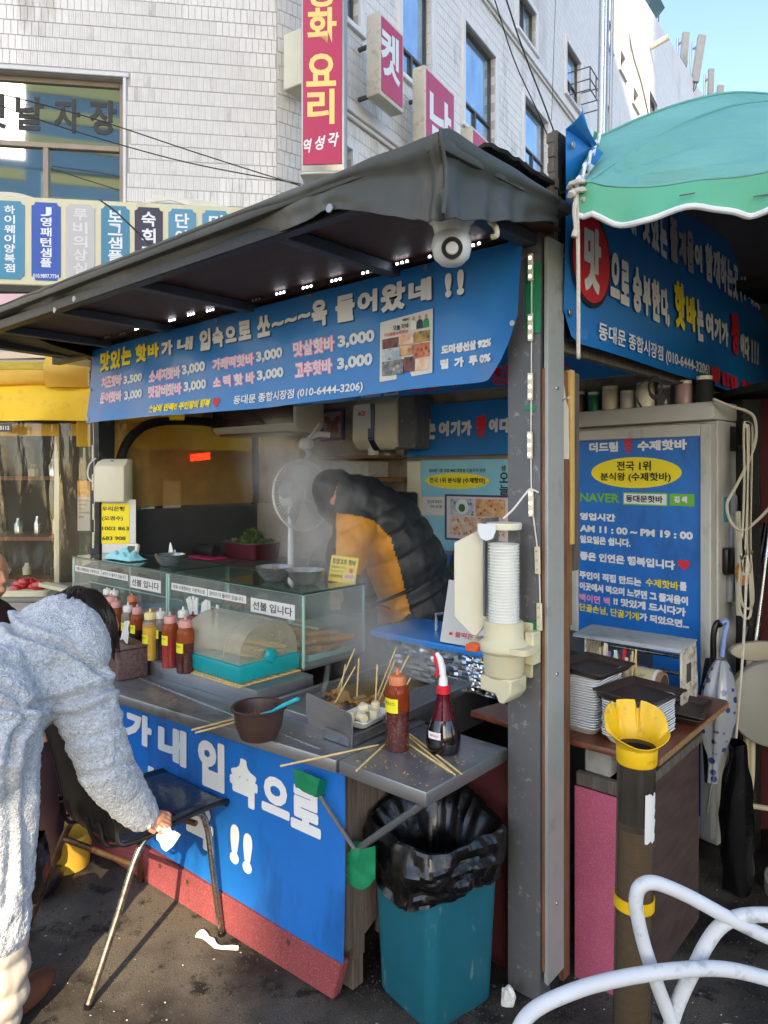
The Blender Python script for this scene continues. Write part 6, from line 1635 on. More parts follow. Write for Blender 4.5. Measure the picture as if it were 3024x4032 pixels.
B('handle', MAT('handle_grey', '55585a', .4), do, FRF).box(.062, .084, -.055, -.026, .90, .98).go(bevel=.004)
FW = [('더드림', .180, .341, 1.757, 1.805), ('수제핫바', .444, .685, 1.757, 1.805), ('영업시간', .125, .327, 1.420, 1.458), ('AM 11 : 00 ~ PM 19 : 00', .125, .712, 1.361, 1.396), ('일요일은 쉽니다.', .125, .409, 1.304, 1.344), ('좋은 인연은 행복입니다', .125, .629, 1.220, 1.263), ('주인이 직접 만드는', .122, .464, 1.126, 1.166), ('를', .650, .684, 1.133, 1.172), ('이곳에서 먹으며 느꼈던 그 즐거움이', .122, .690, 1.070, 1.110), ('!! 맛있게 드시다가', .316, .680, 1.020, 1.059), ('가 되었으면...', .453, .695, .968, 1.005), ('검 색', .625, .685, 1.522, 1.551)]
letters(ps, MAT('search_white', 'e6e8e6', .5), FRF, [('BOX', .372, .588, 1.510, 1.558)], -.0145)
letters(ps, m_green, FRF, [('BOX', .366, .594, 1.504, 1.564), ('BOX', .602, .718, 1.508, 1.562), ('NAVER', .125, .348, 1.512, 1.556)], -.0138, .03)
letters(ps, m_white, FRF, FW, -.0155, .026, fat=.0014)
letters(ps, m_yel, FRF, [('ELL', .191, .660, 1.584, 1.729), ('수제핫바', .485, .645, 1.132, 1.170), ('단골손님, 단골가게', .122, .450, .962, 1.003)], -.0140, .026)
letters(ps, m_blk, FRF, [('전국 1위', .334, .512, 1.666, 1.711), ('분식왕 (수제핫바)', .244, .610, 1.612, 1.657), ('동대문핫바', .383, .571, 1.518, 1.551)], -.0160, .028)
letters(ps, m_red, FRF, [('왕', .370, .421, 1.752, 1.847), ('HEART', .640, .699, 1.226, 1.270)], -.0150, .03)
letters(ps, m_pink, FRF, [('백이면 백', .122, .297, 1.013, 1.052)], -.0150, .026)
for z0, z1, y0, y1, mt_ in ((1.75, 1.86, .14, .26, m_darkalu), (1.44, 1.55, .08, .17, MAT('sticker_blue', '2f8fae', .5))):
    B('side_sticker', mt_, fg, FRF).box(.8003, .8015, y0, y1, z0, z1).go()
B('thermostat', m_blackp, fg, FRF).box(.801, .83, .06, .13, 1.21, 1.33).go(bevel=.012, seg=2)
for i in range(8):
    x = .06 + .095 * i
    h_, r_ = (.11, .10, .12, .09, .12, .10, .11, .12)[i], (.036, .03, .04, .034, .042, .03, .038, .036)[i]
    mcol = (m_darkalu, MAT('jar_green', '1c6a4c', .4), m_cream2, MAT('jar_white', 'b9b5ae', .4), m_cream, m_clearp, MAT('jar_pink', 'a58a88', .4), m_dark)[i]
    t = thing('storage_jar', ('dark jar at the left end of the fridge top', 'green lidded jar on top of the fridge', 'cream jar right of the green one on the fridge', 'squat white jar on top of the fridge', 'large cream tub near the middle of the fridge top', 'clear jar right of the cream tub on the fridge', 'pale pink tub on top of the fridge', 'dark tub at the right end of the fridge top')[i], 'jar', (x, .06, 1.963), FRF)
    B('body', mcol, t, FRF).lathe([(.0001, 1.963), (r_, 1.963), (r_, 1.963 + h_ * .8), (r_ * .9, 1.963 + h_ * .86)], (x, .06, 0), 18).go()
    B('lid', m_cream, t, FRF).lathe([(r_ * .95, 1.963 + h_ * .861), (r_ * .95, 1.963 + h_), (.0001, 1.963 + h_ + .002)], (x, .06, 0), 18).go()
cbk = B('black_cable', m_cabled, None, WORLD)
cbk.tube([DW(1415 + 14 * math.cos(i * .55), 833 + 22 * math.sin(i * .55) + i * .2, 2.9) for i in range(46)], .004, 5)
cbk.tube(smooth([DW(1385, 880, 2.9), DW(1372, 850, 2.9), DW(1395, 822, 2.9), DW(1440, 830, 2.9), DW(1475, 826, 2.9)], 6), .004, 5)
cbk.go(label='coil of thin black cable dangling above the fridge', cat='cable')
# side table with trays
TZ = .785
tb_ = thing('side_table', 'brown topped side table with a pink front board and dark plywood side', 'table', (.6, .9, 0))
tpp = [(.385, .560), (.765, .560), (.776, .575), (.776, 1.30), (.765, 1.318), (.385, 1.318)]
B('table_top', m_tabletop, tb_).prism(tpp, lambda u, v, t: (u, v, t), TZ - .022, TZ).go(bevel=.0015)
B('chipboard_edge', m_chip, tb_).box(.7765, .7785, .578, 1.30, TZ - .021, TZ - .002).go()
B('pink_board', m_pinkfelt, tb_).box(.503, .71, .575, .583, 0, .628).go(bevel=.002)
B('front_rail', m_woodg, tb_).box(.503, .715, .584, .61, .628, .672).go(bevel=.003)
sdp = B('side_panel', WOOD('dark_plywood', '3a2c2a', '54423d', 4, .6, (3, 2, 9), .15), tb_).box(.703, .713, .612, 1.16, 0, .655).go(bevel=.002)
B('side_rail', m_woodg, tb_).box(.700, .722, .612, 1.17, .656, .688).go(bevel=.003)
B('side_rail', m_wood, tb_).box(.69, .712, .612, 1.17, .690, .715).go(bevel=.003)
B('side_rail', m_dark, tb_).box(.66, .69, .612, 1.17, .62, .762).go(bevel=.003)
B('inner_wall', m_dark, tb_).box(.50, .66, .75, .77, .0, .762).go()
B('concrete_block', m_conc, None).box(.525, .615, .60, .74, .673, .762).go(bevel=.006, label='pale concrete block wedged under the brown table top', cat='block')
def stack(cx, cy, n, rz, lab, top, bot, hx=.080, hy=.115):
    pr = B('foam_tray', m_foam, None, STALL @ TR(cx, cy, TZ + .001, rz))
    foamtray(pr, hx, hy, 0, .026, .022)
    o = pr.go(label=lab, cat='tray', group=lab.split(',')[0])
    for i in range(1, n):
        c = o.copy(); COL.objects.link(c)
        c.matrix_basis = Matrix.Translation(Vector((nz(i * 1.7, cx) * .003, nz(i * 2.3, cy) * .003, .0083 * i))) @ W[o.name] @ Matrix.Rotation(nz(i * .7, cx) * .03, 4, 'Z')
    c['label'] = top; o['label'] = bot
    return TZ + .0083 * n + .018
k1 = XZ(1287, 1597, TZ); k2 = XZ(1296, 1603, TZ)
z1 = stack(k1.x - .080, k1.y + .115, 21, 0, 'white foam tray inside the taller stack, nearest the steel angle', 'topmost white foam tray of the taller stack, right under the dark tray', 'bottom white foam tray of the taller stack, resting on the brown table')
z2 = stack(k2.x + .082, k2.y + .112, 14, R(-3), 'white foam tray inside the lower stack, behind the yellow bollard top', 'topmost white foam tray of the lower stack, right under the dark tray', 'bottom white foam tray of the lower stack, resting on the brown table')
def dtray(lab, cx, cy, z, rz, tx, ty, hx=.095, hy=.13):
    F = STALL @ Matrix.Translation(Vector((cx, cy, z))) @ Matrix.Rotation(rz, 4, 'Z') @ Matrix.Rotation(tx, 4, 'X') @ Matrix.Rotation(ty, 4, 'Y')
    b = B('dark_tray', m_traywood, None, F)
    foamtray(b, hx, hy, 0, .022, .012)
    b.go(label=lab, cat='tray')
dtray('dark wood grain tray lying on the taller stack of foam trays', k1.x - .055, k1.y + .10, z1 + .003, R(-2), R(-2), R(3))
dtray('dark wood grain tray lying on the lower stack of foam trays', k2.x + .085, k2.y + .115, z2 + .003, R(-6), R(-2), R(2), .100, .135)
dtray('upper of two dark trays at the right end of the side table', .695, 1.04, TZ + .014, R(10), 0, R(4), .085, .12)
dtray('lower of two dark trays at the right end of the side table', .690, 1.04, TZ + .001, R(8), 0, R(2), .085, .12)
# skewers and wrapped spoons in a holder
hd_ = B('cutlery_cup', m_cream2, None).lathe([(.045, TZ), (.05, TZ + .14), (.047, TZ + .14), (.043, TZ + .01), (.0001, TZ + .01)], (.495, .90, 0), 18)
hd_.go(label='cream cup of wrapped cutlery behind the taller tray stack', cat='cup')
for i in range(26):
    m_ = (m_skewer, m_clearp, m_paper, m_clearp, m_skewer, MAT('lilac_wrap', '9c86b8', .4) if i == 5 else (m_red if i == 11 else m_skewer))[i % 6]
    x, y = .44 + .0062 * i, .86 + .05 * random.random()
    top = Vector((x + random.uniform(-.02, .05), y + random.uniform(-.03, .03), TZ + random.uniform(.205, .245)))
    B('wrapped_utensil', m_, None).beam(Vector((x, y, TZ + .05)), top, .011 if m_ is not m_skewer else .005, .004).go(label='wrapped skewer or spoon standing behind the taller tray stack', cat='utensil', group='wrapped utensils in the cup')
# cling film dispenser
WDF = STALL @ TR(.30, 1.16, TZ, R(0))
wd = thing('film_dispenser', 'rusty white cling film dispenser with a printed roll', 'dispenser', (.5, 1.2, TZ))
m_wd = MAT('rusted_enamel', 'cbc6b4', .55, var=.06, dirt=('5a3a22', .42, 26))
for x in (.30, .672):
    B('end_plate', m_wd, wd).prism([(1.075, TZ + .012), (1.075, TZ + .205), (1.09, TZ + .218), (1.235, TZ + .228), (1.26, TZ + .05), (1.25, TZ + .012)], lambda u, v, t: (t, u, v), x, x + .008).go(bevel=.002)
B('rating_plate', m_darkalu, wd).box(.6803, .6812, 1.125, 1.175, TZ + .09, TZ + .16).go()
B('top_plate', MAT('grey_enamel', 'a5aaac', .55, dirt=('6b6d6c', .3, 9)), wd).prism([(1.05, .214), (1.065, .226), (1.235, .234), (1.235, .228), (1.065, .219)], lambda u, v, t: (t, u, TZ + v), .26, .684).go(bevel=.001)
rr_ = B('roller', m_chrome, wd)
for y, z, r in ((1.10, .03, .014), (1.19, .03, .016), (1.20, .10, .008), (1.22, .16, .008)): rr_.cyl((.309, y, TZ + z), (.671, y, TZ + z), r, 14)
rr_.go()
rl = thing('film_roll', 'roll of printed cling film with a cardboard core', 'roll', (.48, .985, TZ))
m_film = MAT('film_cream', 'cfc49a', .12, var=.03, coat=.8)
B('film', m_film, rl).cyl((.33, .985, TZ + .105), (.630, .985, TZ + .105), .052, 28).go()
B('core', MAT('cardboard', '8a6f55', .9), rl).tube([(.6301, .985, TZ + .105), (.648, .985, TZ + .105)], .047, 24).go()
B('core_hole', MAT('core_dark', '3a2c22', .9), rl).cyl((.6482, .985, TZ + .105), (.6486, .985, TZ + .105), .040, 24).go()
B('white_end', m_paper, rl).tube([(.6202, .985, TZ + .105), (.631, .985, TZ + .105)], .0535, 24, caps=False).go()
def rollp(x, a, rad=.0526): return (x + .065, .985 - rad * math.cos(a), TZ + .105 + rad * math.sin(a))
gm = MAT('roll_print', '4f7a58', .5)
lb_ = B('lettering', gm, rl)
for (x0, x1, a0, a1) in ((.30, .39, -.55, -.30), (.43, .52, -.62, -.37), (.30, .39, .70, .95), (.44, .53, .60, .85)):
    g = glyphs('UNIWRAP', .0)
    lb_.raw([rollp(x0 + p[0] * (x1 - x0), a0 + p[1] * (a1 - a0)) for p in g[0]], g[1])
lb_.go()
rs_ = B('red_stripe', m_red, rl)
for k in range(24): 
    a, c = -1.0 + k * .12, -1.0 + (k + 1) * .12
    rs_.raw([rollp(.40 - k * .0016, a), rollp(.406 - k * .0016, a), rollp(.406 - (k + 1) * .0016, c), rollp(.40 - (k + 1) * .0016, c)], [(0, 1, 2, 3)])
rs_.go()
# parasol
m_par = MAT('green_parasol_cloth', '4fa38c', .65, var=.06, vs=2, bump=.12, bs=7, bd=.02)
def parasolmat():
    t = NT('parasol_cloth')
    tc = t.n('ShaderNodeTexCoord')
    c = t.mix(t.ramp(t.noise(1.6, 4), .35, .65), H('5f9f98'), H('74b0aa'))
    t.set(Base_Color=c, Roughness=.7)
    tr = t.n('ShaderNodeBsdfTranslucent'); t.l(t.mix(0.0, c, H('4fae90')), tr.inputs[0])
    mx = t.n('ShaderNodeMixShader'); mx.inputs[0].default_value = .06
    t.l(t.b.outputs[0], mx.inputs[1]); t.l(tr.outputs[0], mx.inputs[2]); t.l(mx.outputs[0], t.o.inputs['Surface'])
    f = t.noise(3.2, 4, .6, (1.5, 1.5, 4))
    t.bump(f, .35, .05)
    return t.m
m_par = parasolmat()
par = thing('parasol', 'big sea green parasol with a white edged scalloped rim tied by a rope', 'parasol', (1.55, 2.75, 0), WORLD)
APX = DW(1770, 222, 2.75)
rim = [DW(1243, 405, 1.98), Vector((1.62, 1.72, 2.49)), Vector((2.8, 2.0, 2.5)), Vector((3.1, 3.3, 2.6)), Vector((2.4, 4.4, 2.45)), Vector((1.30, 3.6, 2.98)), DW(1292, 300, 2.6)]
def panel(a, c, sag=.05):
    def fn(u, v):
        e = a.lerp(c, u)
        p = APX.lerp(e, v)
        p.z -= sag * math.sin(math.pi * u) * v * 1.2 - .10 * math.sin(math.pi * v) * .9
        p.z += .016 * nz(u * 5 + a.x * 3, v * 5, a.y) * v
        q = (p - rim[0]).length
        if q < 1.1:                                    # pulls that fan out from the tied corner
            an = math.atan2(p.z - rim[0].z, p.x - rim[0].x)
            p += Vector((-.3, -.7, .6)) * (.020 * math.sin(an * 24) * math.exp(-((q - .28) / .26) ** 2) + .010 * math.sin(an * 13 + 1) * math.exp(-((q - .6) / .3) ** 2))
        return p
    return fn
cnv = B('canopy', m_par, par, WORLD)
K = len(rim)
for i in range(K): cnv.grid(panel(rim[i], rim[(i + 1) % K], .02 if i == 0 else .05), 40 if i in (0, K - 1) else 14, 36 if i in (0, K - 1) else 12)
cnv.go(angle=50, solid=.003)
sm_ = B('seam', m_par, par, WORLD)
for i in range(K):
    pf = panel(rim[i], rim[(i + 1) % K], .02 if i == 0 else .05)
    sm_.tube([pf(0, v / 30) + Vector((0, 0, .003)) for v in range(31)], .005, 6)
pf = panel(rim[0], rim[1], .02)
sm_.tube([pf(u / 30, .999) + Vector((0, -.004, .002)) for u in range(31)], .004, 6)
sm_.go()
lnn = B('under_sheet', MAT('grey_under_sheet', '57545a', .8), par, WORLD)  # separate dark grey sheet just below the canopy
for i in range(K):
    pf = panel(rim[i], rim[(i + 1) % K], .02 if i == 0 else .05)
    lnn.grid(lambda u, v: pf(u, v * .995) + Vector((0, .004, -.014)), 40 if i in (0, K - 1) else 14, 36 if i in (0, K - 1) else 12)
lnn.go(angle=50)
# hanging skirt along the near edge
e0, e1 = rim[0], rim[1]
def sk(u, v):
    e = panel(e0, e1, .02)(u, 1)
    dz = .092 + .014 * math.sin(u * 21 - .9)
    return e + Vector((-.004 * v + .012 * math.sin(u * 23) * v, -.006 - .018 * v + (.016 * math.sin(u * 17 + 1) + .008 * math.sin(u * 61 + 2 * v)) * v, -max(dz, .05) * v))
skm = MAT('green_parasol_skirt', '55a585', .65, var=.05, vs=2, bump=.15, bs=9, bd=.02)
B('skirt', skm, par, WORLD).grid(sk, 60, 5).go(solid=.002, angle=60)
B('white_edging', m_white, par, WORLD).tube([sk(i / 60, 1) for i in range(61)], .0085, 8).go()
fl_ = B('corner_flap', MAT('dark_green_cloth', '1f7a50', .65), par, WORLD).grid(lambda u, v: rim[0].lerp(rim[6], u) + Vector((-.03 * math.sin(math.pi * u) * v - .02 * v, -.02 * v, -.10 * v * math.sin(math.pi * u) ** .6 + .02)), 16, 4).go(solid=.002)
B('white_edging', m_white, par, WORLD).tube([rim[0].lerp(rim[6], i / 20) + Vector((0, -.012, .012 * math.sin(i * 1.3))) for i in range(21)], .007, 6).go()
B('pole', m_alu, par, WORLD).cyl((APX.x, APX.y, .06), APX + Vector((0, 0, .05)), .022, 14).go()
B('base', m_conc, par, WORLD).lathe([(.19, 0), (.19, .05), (.06, .07), (.03, .16), (.0001, .16)], (APX.x, APX.y, 0), 24).go()
for k in range(4):
    p = sk(.25 + .17 * k, .6)
    B('staple', m_darkalu, par, WORLD).beam(p + Vector((-.02, -.012, .0)), p + Vector((.02, -.014, .006)), .003, .003).go()
rp = B('parasol_rope', m_rope, None, WORLD)
k0 = DW(1245, 415, 1.97)
rp.tube(smooth([k0, DW(1248, 520, 1.97), DW(1249, 640, 1.98), DW(1249, 760, 2.0), DW(1250, 772, 2.02)], 6), .0055, 7)
rp.tube(smooth([k0, DW(1240, 455, 1.96), DW(1243, 490, 1.96), DW(1240, 512, 1.96)], 5), [.006] * 12 + [.009] * 4, 7)
rp.tube([k0 + Vector((.022 * math.cos(i * .9), .018 * math.sin(i * .9), -.02 + .0035 * i)) for i in range(16)], .007, 7)
rp.cyl(DW(1232, 421, 1.95), DW(1262, 405, 1.99), .009, 8)
rp.go(label='white rope knotted at the parasol corner and hanging straight down', cat='rope')
# bollard for used cups
BX, BY = DW(1372, 1024, 1.95).x, 1.95
bo = thing('cup_bollard', 'clear tube for used cups with a yellow funnel top standing at the table corner', 'cup collector', (BX, BY, 0), WORLD)
LEAN = Matrix.Translation(Vector((BX - .012, BY, 0))) @ Matrix.Rotation(R(1.0), 4, 'Y')
m_tube = GLASS('smoky_tube', (.50, .45, .37), .08, .9, ('6a6258', .45, 9, .16, .5))
B('tube', m_tube, bo, LEAN).lathe([(.0505, .0), (.0505, .905)], (0, 0, 0), 32, caps=False).go()
B('dark_liner', MAT('tube_dark', '2b2724', .5), bo, LEAN).lathe([(.0485, .70), (.0485, .895)], (0, 0, 0), 28, caps=False).go()
yl = MAT('yellow_plastic', 'e0b414', .42, var=.07, vs=12, dirt=('7c6a24', .16, 22))
fnl = B('funnel', yl, bo, LEAN)
def fun(u, v):
    a = 2 * math.pi * u
    back = max(0, math.sin(a))          # +y is away from the camera
    hgt = .012 + .088 * back ** .6 + .030 * abs(math.cos(a)) ** 2
    r = .0535 + .026 * v ** 1.4 * (.35 + .9 * max(back, abs(math.cos(a)) ** 1.5))
    notch = .75 if min(abs(a - R(70)), abs(a - R(118))) < .045 else 1
    return (r * math.cos(a), r * math.sin(a), .905 + hgt * v * notch)
fnl.grid(fun, 96, 6, cu=True)
fnl.lathe([(.0535, .905), (.0545, .90), (.0535, .862), (.0515, .858)], (0, 0, 0), 36, caps=False)
fnl.go(solid=.002)
rg = B('ring', yl, bo, LEAN).lathe([(.0512, .465), (.0535, .465), (.0535, .497), (.0512, .497)], (0, 0, 0), 36, caps=False).box(-.012, .006, -.064, -.053, .452, .492)
rg.go()
cpb = B('stacked_cup', MAT('used_cup', 'b5a07c', .7, var=.1, vs=20), None, LEAN)
cpb.lathe([(.034, 0), (.0465, .058), (.0478, .060), (.0478, .064), (.045, .062), (.033, .003), (.0001, .002)], (0, 0, .01), 22)
c0_ = cpb.go(label='used paper cup in the tall stack inside the clear bollard', cat='cup', group='used cups stacked inside the bollard')
for i in range(1, 60):
    c = c0_.copy(); COL.objects.link(c)
    c.matrix_basis = LEAN @ Matrix.Translation(Vector((0, 0, .0103 * i))) @ LEAN.inverted() @ W[c0_.name]
B('torn_sticker', m_paper, bo, LEAN).grid(lambda u, v: ((.051 + .0006) * math.cos(R(-82 + 44 * u * (1 + .3 * nz(v * 9)))), (.0512) * math.sin(R(-82 + 44 * u * (1 + .3 * nz(v * 9)))), .66 + .13 * v + .012 * nz(u * 7, v * 6)), 6, 10).go()
# folding chairs, umbrellas, cables in the dark corner
fch = thing('folding_chair', 'folded beige chair with an oval back and round grey seat in the dark corner', 'chair', (1.65, 3.0, 0), WORLD)
CY = 2.95
m_vin = MAT('beige_vinyl', 'a8a28e', .55, var=.05)
def disc(b, pxy, rx, ry, Y, th=.03, tilt=0.0):
    c = DW(pxy[0], pxy[1], Y)
    n = 36
    ring = [(c.x + rx * math.cos(2 * math.pi * i / n), c.z + ry * math.sin(2 * math.pi * i / n)) for i in range(n)]
    b.prism(ring, lambda u, v, t: (u, Y + t + tilt * (v - c.z), v), 0, th)
    return b
disc(B('backrest', m_vin, fch, WORLD), (1648, 1408), .135, .042, CY, .03).go(bevel=.008, seg=2)
disc(B('seat', MAT('grey_vinyl', '83857c', .5, var=.06), fch, WORLD), (1672, 1523), .185, .17, CY - .06, .04, .1).go(bevel=.010, seg=2)
for dx in (0, 13):
    B('leg', m_cream2, fch, WORLD).tube(smooth([DW(1618 + dx, 1420, CY + .03), DW(1612 + dx, 1600, CY + .03), DW(1609 + dx, 1690, CY + .03), DW(1596 + dx, 1745 + .3 * dx, CY + .03), DW(1585 + dx, 1775 + .3 * dx, CY + .03)], 5), .0125, 10).go()
B('crossbar', m_cream2, fch, WORLD).cyl(DW(1600, 1738, CY + .03), DW(1700, 1752, CY + .03), .011, 8).go()
um = thing('dotted_umbrella', 'furled clear umbrella with blue dots and a pale blue hook handle', 'umbrella', tuple(DW(1560, 1700, 2.85)), WORLD)
B('handle', MAT('pale_blue_handle', '7f93c9', .35), um, WORLD).tube(smooth([DW(1559, 1418, 2.85), DW(1565, 1370, 2.85), DW(1571, 1350, 2.85), DW(1567, 1341, 2.85), DW(1558, 1346, 2.85)], 5), .010, 10).go()
def dots():
    t = NT('dotted_film')
    v = t.n('ShaderNodeTexVoronoi'); v.inputs['Scale'].default_value = 26; v.inputs['Randomness'].default_value = .5; t.l(t.co, v.inputs['Vector'])
    c = t.mix(t.ramp(v.outputs['Distance'], .30, .36, (1, 1, 1), (0, 0, 0)), H('8f949c'), H('2c3c6c'))
    t.set(Base_Color=c, Roughness=.25, Coat_Weight=.4)
    return t.m
ua, ub = DW(1558, 1425, 2.85), DW(1538, 1690, 2.80)
B('canopy', dots(), um, WORLD).grid(lambda u, v: ua.lerp(ub, v) + Vector(((.018 + .045 * math.sin(math.pi * min(v * 1.25, 1)) ** .7) * (1 + .22 * math.sin(u * 2 * math.pi * 6)) * math.cos(2 * math.pi * u), (.018 + .04 * math.sin(math.pi * min(v * 1.25, 1)) ** .7) * math.sin(2 * math.pi * u), 0)), 48, 14, cu=True).go()
B('tip', m_alu, um, WORLD).cyl(ub, ub + Vector((-.02, 0, -.12)), .006, 8).go()
u2 = thing('black_umbrella', 'black umbrella with a hooked handle beside the fridge', 'umbrella', tuple(DW(1548, 1700, 2.9)), WORLD)
B('handle', m_blackp, u2, WORLD).tube(smooth([DW(1540, 1425, 2.9), DW(1541, 1370, 2.9), DW(1549, 1345, 2.9), DW(1557, 1352, 2.9)], 5), .012, 10).go()
B('canopy', MAT('black_cloth', '121215', .8), u2, WORLD).tube([DW(1540, 1425, 2.9), DW(1536, 1500, 2.9), DW(1530, 1690, 2.9)], [.03, .045, .015], 12).go()
pl_ = B('grey_pipe', MAT('grey_pvc', '83868c', .4), None, WORLD).cyl(DW(1575, 1300, 3.12), DW(1583, 1070, 3.15), .020, 14)
pl_.go(label='grey plastic pipe standing against the fridge side', cat='pipe')
B('white_batten', m_cream, None, WORLD).beam(DW(1592, 1105, 3.12), DW(1597, 1330, 3.05), .02, .02).go(label='thin white batten leaning beside the grey pipe', cat='batten')
br_ = thing('hand_brush', 'brush with an orange wooden handle hanging on the black post', 'brush', tuple(DW(1600, 1330, 3.05)), WORLD)
B('handle', MAT('orange_wood', 'b9782c', .4), br_, WORLD).tube([DW(1603, 1216, 3.05), DW(1601, 1232, 3.05), DW(1604, 1255, 3.05), DW(1606, 1262, 3.05)], [.012, .028, .024, .02], 12).go()
B('bristles', m_black, br_, WORLD).tube([DW(1606, 1262, 3.05), DW(1607, 1350, 3.05)], [.018, .022], 12).go()
m_wc = MAT('cream_cable', 'bdb7a2', .6)
cw_ = B('coiled_cable', m_wc, None, WORLD)
for k, (x0, x1, yb) in enumerate(((1607, 1620, 1330), (1610, 1624, 1310), (1613, 1622, 1200), (1609, 1619, 1240))):
    cw_.tube(smooth([DW(x0, 925, 3.0), DW(x0 + 1, 1050, 3.0), DW(x0 - 6, 1200, 3.0), DW(x0 - 12, yb - 40, 3.0), DW(x0 - 4, yb, 3.0), DW(x1 + 2, yb - 10, 3.0), DW(x1 - 4, 1180, 3.0), DW(x1 - 2, 1020, 3.0), DW(x1, 930, 3.0), DW((x0 + x1) / 2, 915, 3.0)], 5, True), .0062, 6, closed=True)
cw_.tube(smooth([DW(1540, 862, 3.0), DW(1580, 878, 3.0), DW(1612, 888, 3.0), DW(1630, 905, 3.0), DW(1632, 950, 3.0), DW(1615, 1000, 3.0), DW(1590, 1050, 3.0), DW(1570, 1090, 3.0), DW(1580, 1130, 3.0), DW(1605, 1145, 3.0), DW(1640, 1120, 3.0), DW(1672, 1085, 3.0)], 6), .0065, 6)
cw_.go(label='cream cable coiled in long loops on the black post', cat='cable')
tr_ = B('tassel_rope', m_rope, None, WORLD)
tr_.tube(smooth([DW(1614, 1200, 2.85), DW(1605, 1400, 2.85), DW(1592, 1560, 2.85), DW(1581, 1700, 2.85)], 6), .0055, 6)
tr_.tube([DW(1581, 1700, 2.85), DW(1580, 1718, 2.85), DW(1579, 1738, 2.85)], [.006, .014, .026], 8)
tr_.go(label='white rope with a frayed tassel end hanging in the dark corner', cat='rope')
bk_ = B('added_dark_sack', m_bag, None, WORLD).grid(lambda u, v: Vector((1.392 + (.060 + .02 * nz(u * 7, v * 5)) * math.cos(2 * math.pi * u) * (.55 + .5 * math.sin(math.pi * min(.12 + v, 1)) ** .6), 2.80 + .05 * math.sin(2 * math.pi * u), .012 + .58 * v + .015 * nz(u * 6, v * 8))), 36, 24, cu=True)  # added sack, fills the dark corner and hides the fridge base
bk_.go(label='tall black sack added in place of dark clutter behind the dotted umbrella', cat='bag', angle=24)
B('green_bag', MAT('green_plastic_bag', '0d7a4a', .3, bump=.6, bs=18), None, WORLD).ell(DW(1665, 1450, 3.1), (.10, .05, .05), 16, 10).go(label='green plastic bag between the back and seat of the folded chair', cat='bag')
pole2 = B('mop_pole', m_steel2, None, WORLD).cyl(DW(1632, 1390, 3.1), DW(1664, 1130, 3.15), .010, 10)
pole2.go(label='shiny mop pole leaning above the folded chair', cat='pole')
B('dark_pole', m_blackp, None, WORLD).cyl(DW(1606, 1390, 3.12), DW(1655, 1130, 3.18), .012, 10).go(label='black pole leaning beside the shiny mop pole', cat='pole')
# ------------------------------------------------------------------ bin with black bag
bn = thing('rubbish_bin', 'teal square rubbish bin with a black bag folded over its rim', 'bin', (.165, 2.245, 0), WORLD)
BC = Vector((.163, 2.262, 0))
def rsq(h, r, n=6):
    return rrect(h, h, r, n)
BR_ = Matrix.Rotation(R(45 - 8), 4, 'Z')
def ring_(h, r, z): return [BC + BR_ @ Vector((p[0], p[1], z)) for p in rsq(h, r)]
b = B('body', m_teal, bn, WORLD)
rs = [ring_(.124, .03, .0), ring_(.131, .035, .012), ring_(.152, .045, .50), ring_(.159, .048, .505), ring_(.159, .048, .530), ring_(.148, .045, .530), ring_(.128, .035, .03)]
k_ = len(rs[0])
fs = []
for i in range(len(rs) - 1):
    for j in range(k_): fs.append((i * k_ + j, i * k_ + (j + 1) % k_, (i + 1) * k_ + (j + 1) % k_, (i + 1) * k_ + j))
fs += [tuple(reversed(range(k_))), tuple((len(rs) - 1) * k_ + j for j in range(k_))]
b.raw([p for r in rs for p in r], fs)
b.go(angle=50)
base_ring = ring_(1.0, .33, 0)
def bagp(u, v):
    # v: 0 deep inside, .45 rim, 1 lower edge of the overhang
    a = 2 * math.pi * u
    d = Vector((math.cos(a), math.sin(a), 0))
    c, s = abs(math.cos(a - R(37))), abs(math.sin(a - R(37)))
    sq = 1 / max(c ** 5 + s ** 5, 1e-6) ** .2      # a rounded square
    drop = .115 + .085 * math.sin(a + R(185)) + .05 * math.sin(2 * a + 1.1) + .025 * nz(u * 9)
    drop = max(drop, .05)
    lift = .055 * max(0, math.sin(a))
    if v < .45:
        t = v / .45
        r = .085 + (.168 - .085) * t ** 2.2
        z = .30 + (.25 + lift) * t
    else:
        t = (v - .45) / .55
        r = .168 + .020 * math.sin(math.pi * min(t * 1.3, 1)) + .006 * t
        z = .55 + lift + .012 * math.sin(math.pi * min(t * 4, 1)) - (drop + lift) * t
    w = .5 + .8 * min(abs(v - .3) * 2, 1)
    cr = .016 * nz(u * 13, v * 3, 1) + .010 * abs(nz(u * 20, v * 5, 5)) * 2 - .008 * abs(nz(u * 9, v * 7, 9)) * 2
    return BC + d * (r * sq * .98 + cr * w) + Vector((0, 0, z + .010 * nz(u * 11, v * 4, 7)))
B('bag', m_bag, bn, WORLD).grid(bagp, 150, 34, cu=True).go(angle=16)
tw = B('waste_paper', m_paper, None, WORLD)
def wp(c, s, rz, tl):
    m = Matrix.Translation(c) @ Matrix.Rotation(rz, 4, 'Z') @ Matrix.Rotation(tl, 4, 'X')
    tw.grid(lambda u, v: m @ Vector(((u - .5) * s, (v - .5) * s * .8, .03 * s * 8 * (u - .5) ** 2 + .012 * nz(u * 4 + c.x * 40, v * 4))), 7, 6)
wp(BC + Vector((.015, -.02, .40)), .11, R(20), R(65))
wp(BC + Vector((-.05, .0, .38)), .10, R(-40), R(20))
wp(BC + Vector((.05, .02, .385)), .09, R(70), R(30))
tw.go(label='crumpled white napkins inside the black bin bag', cat='napkins')
B('thrown_skewer', m_skewer, None, WORLD).cyl(BC + Vector((.03, .0, .36)), BC + Vector((.065, -.02, .45)), .0028, 6).go(label='used skewer sticking up in the bin bag', cat='skewer')
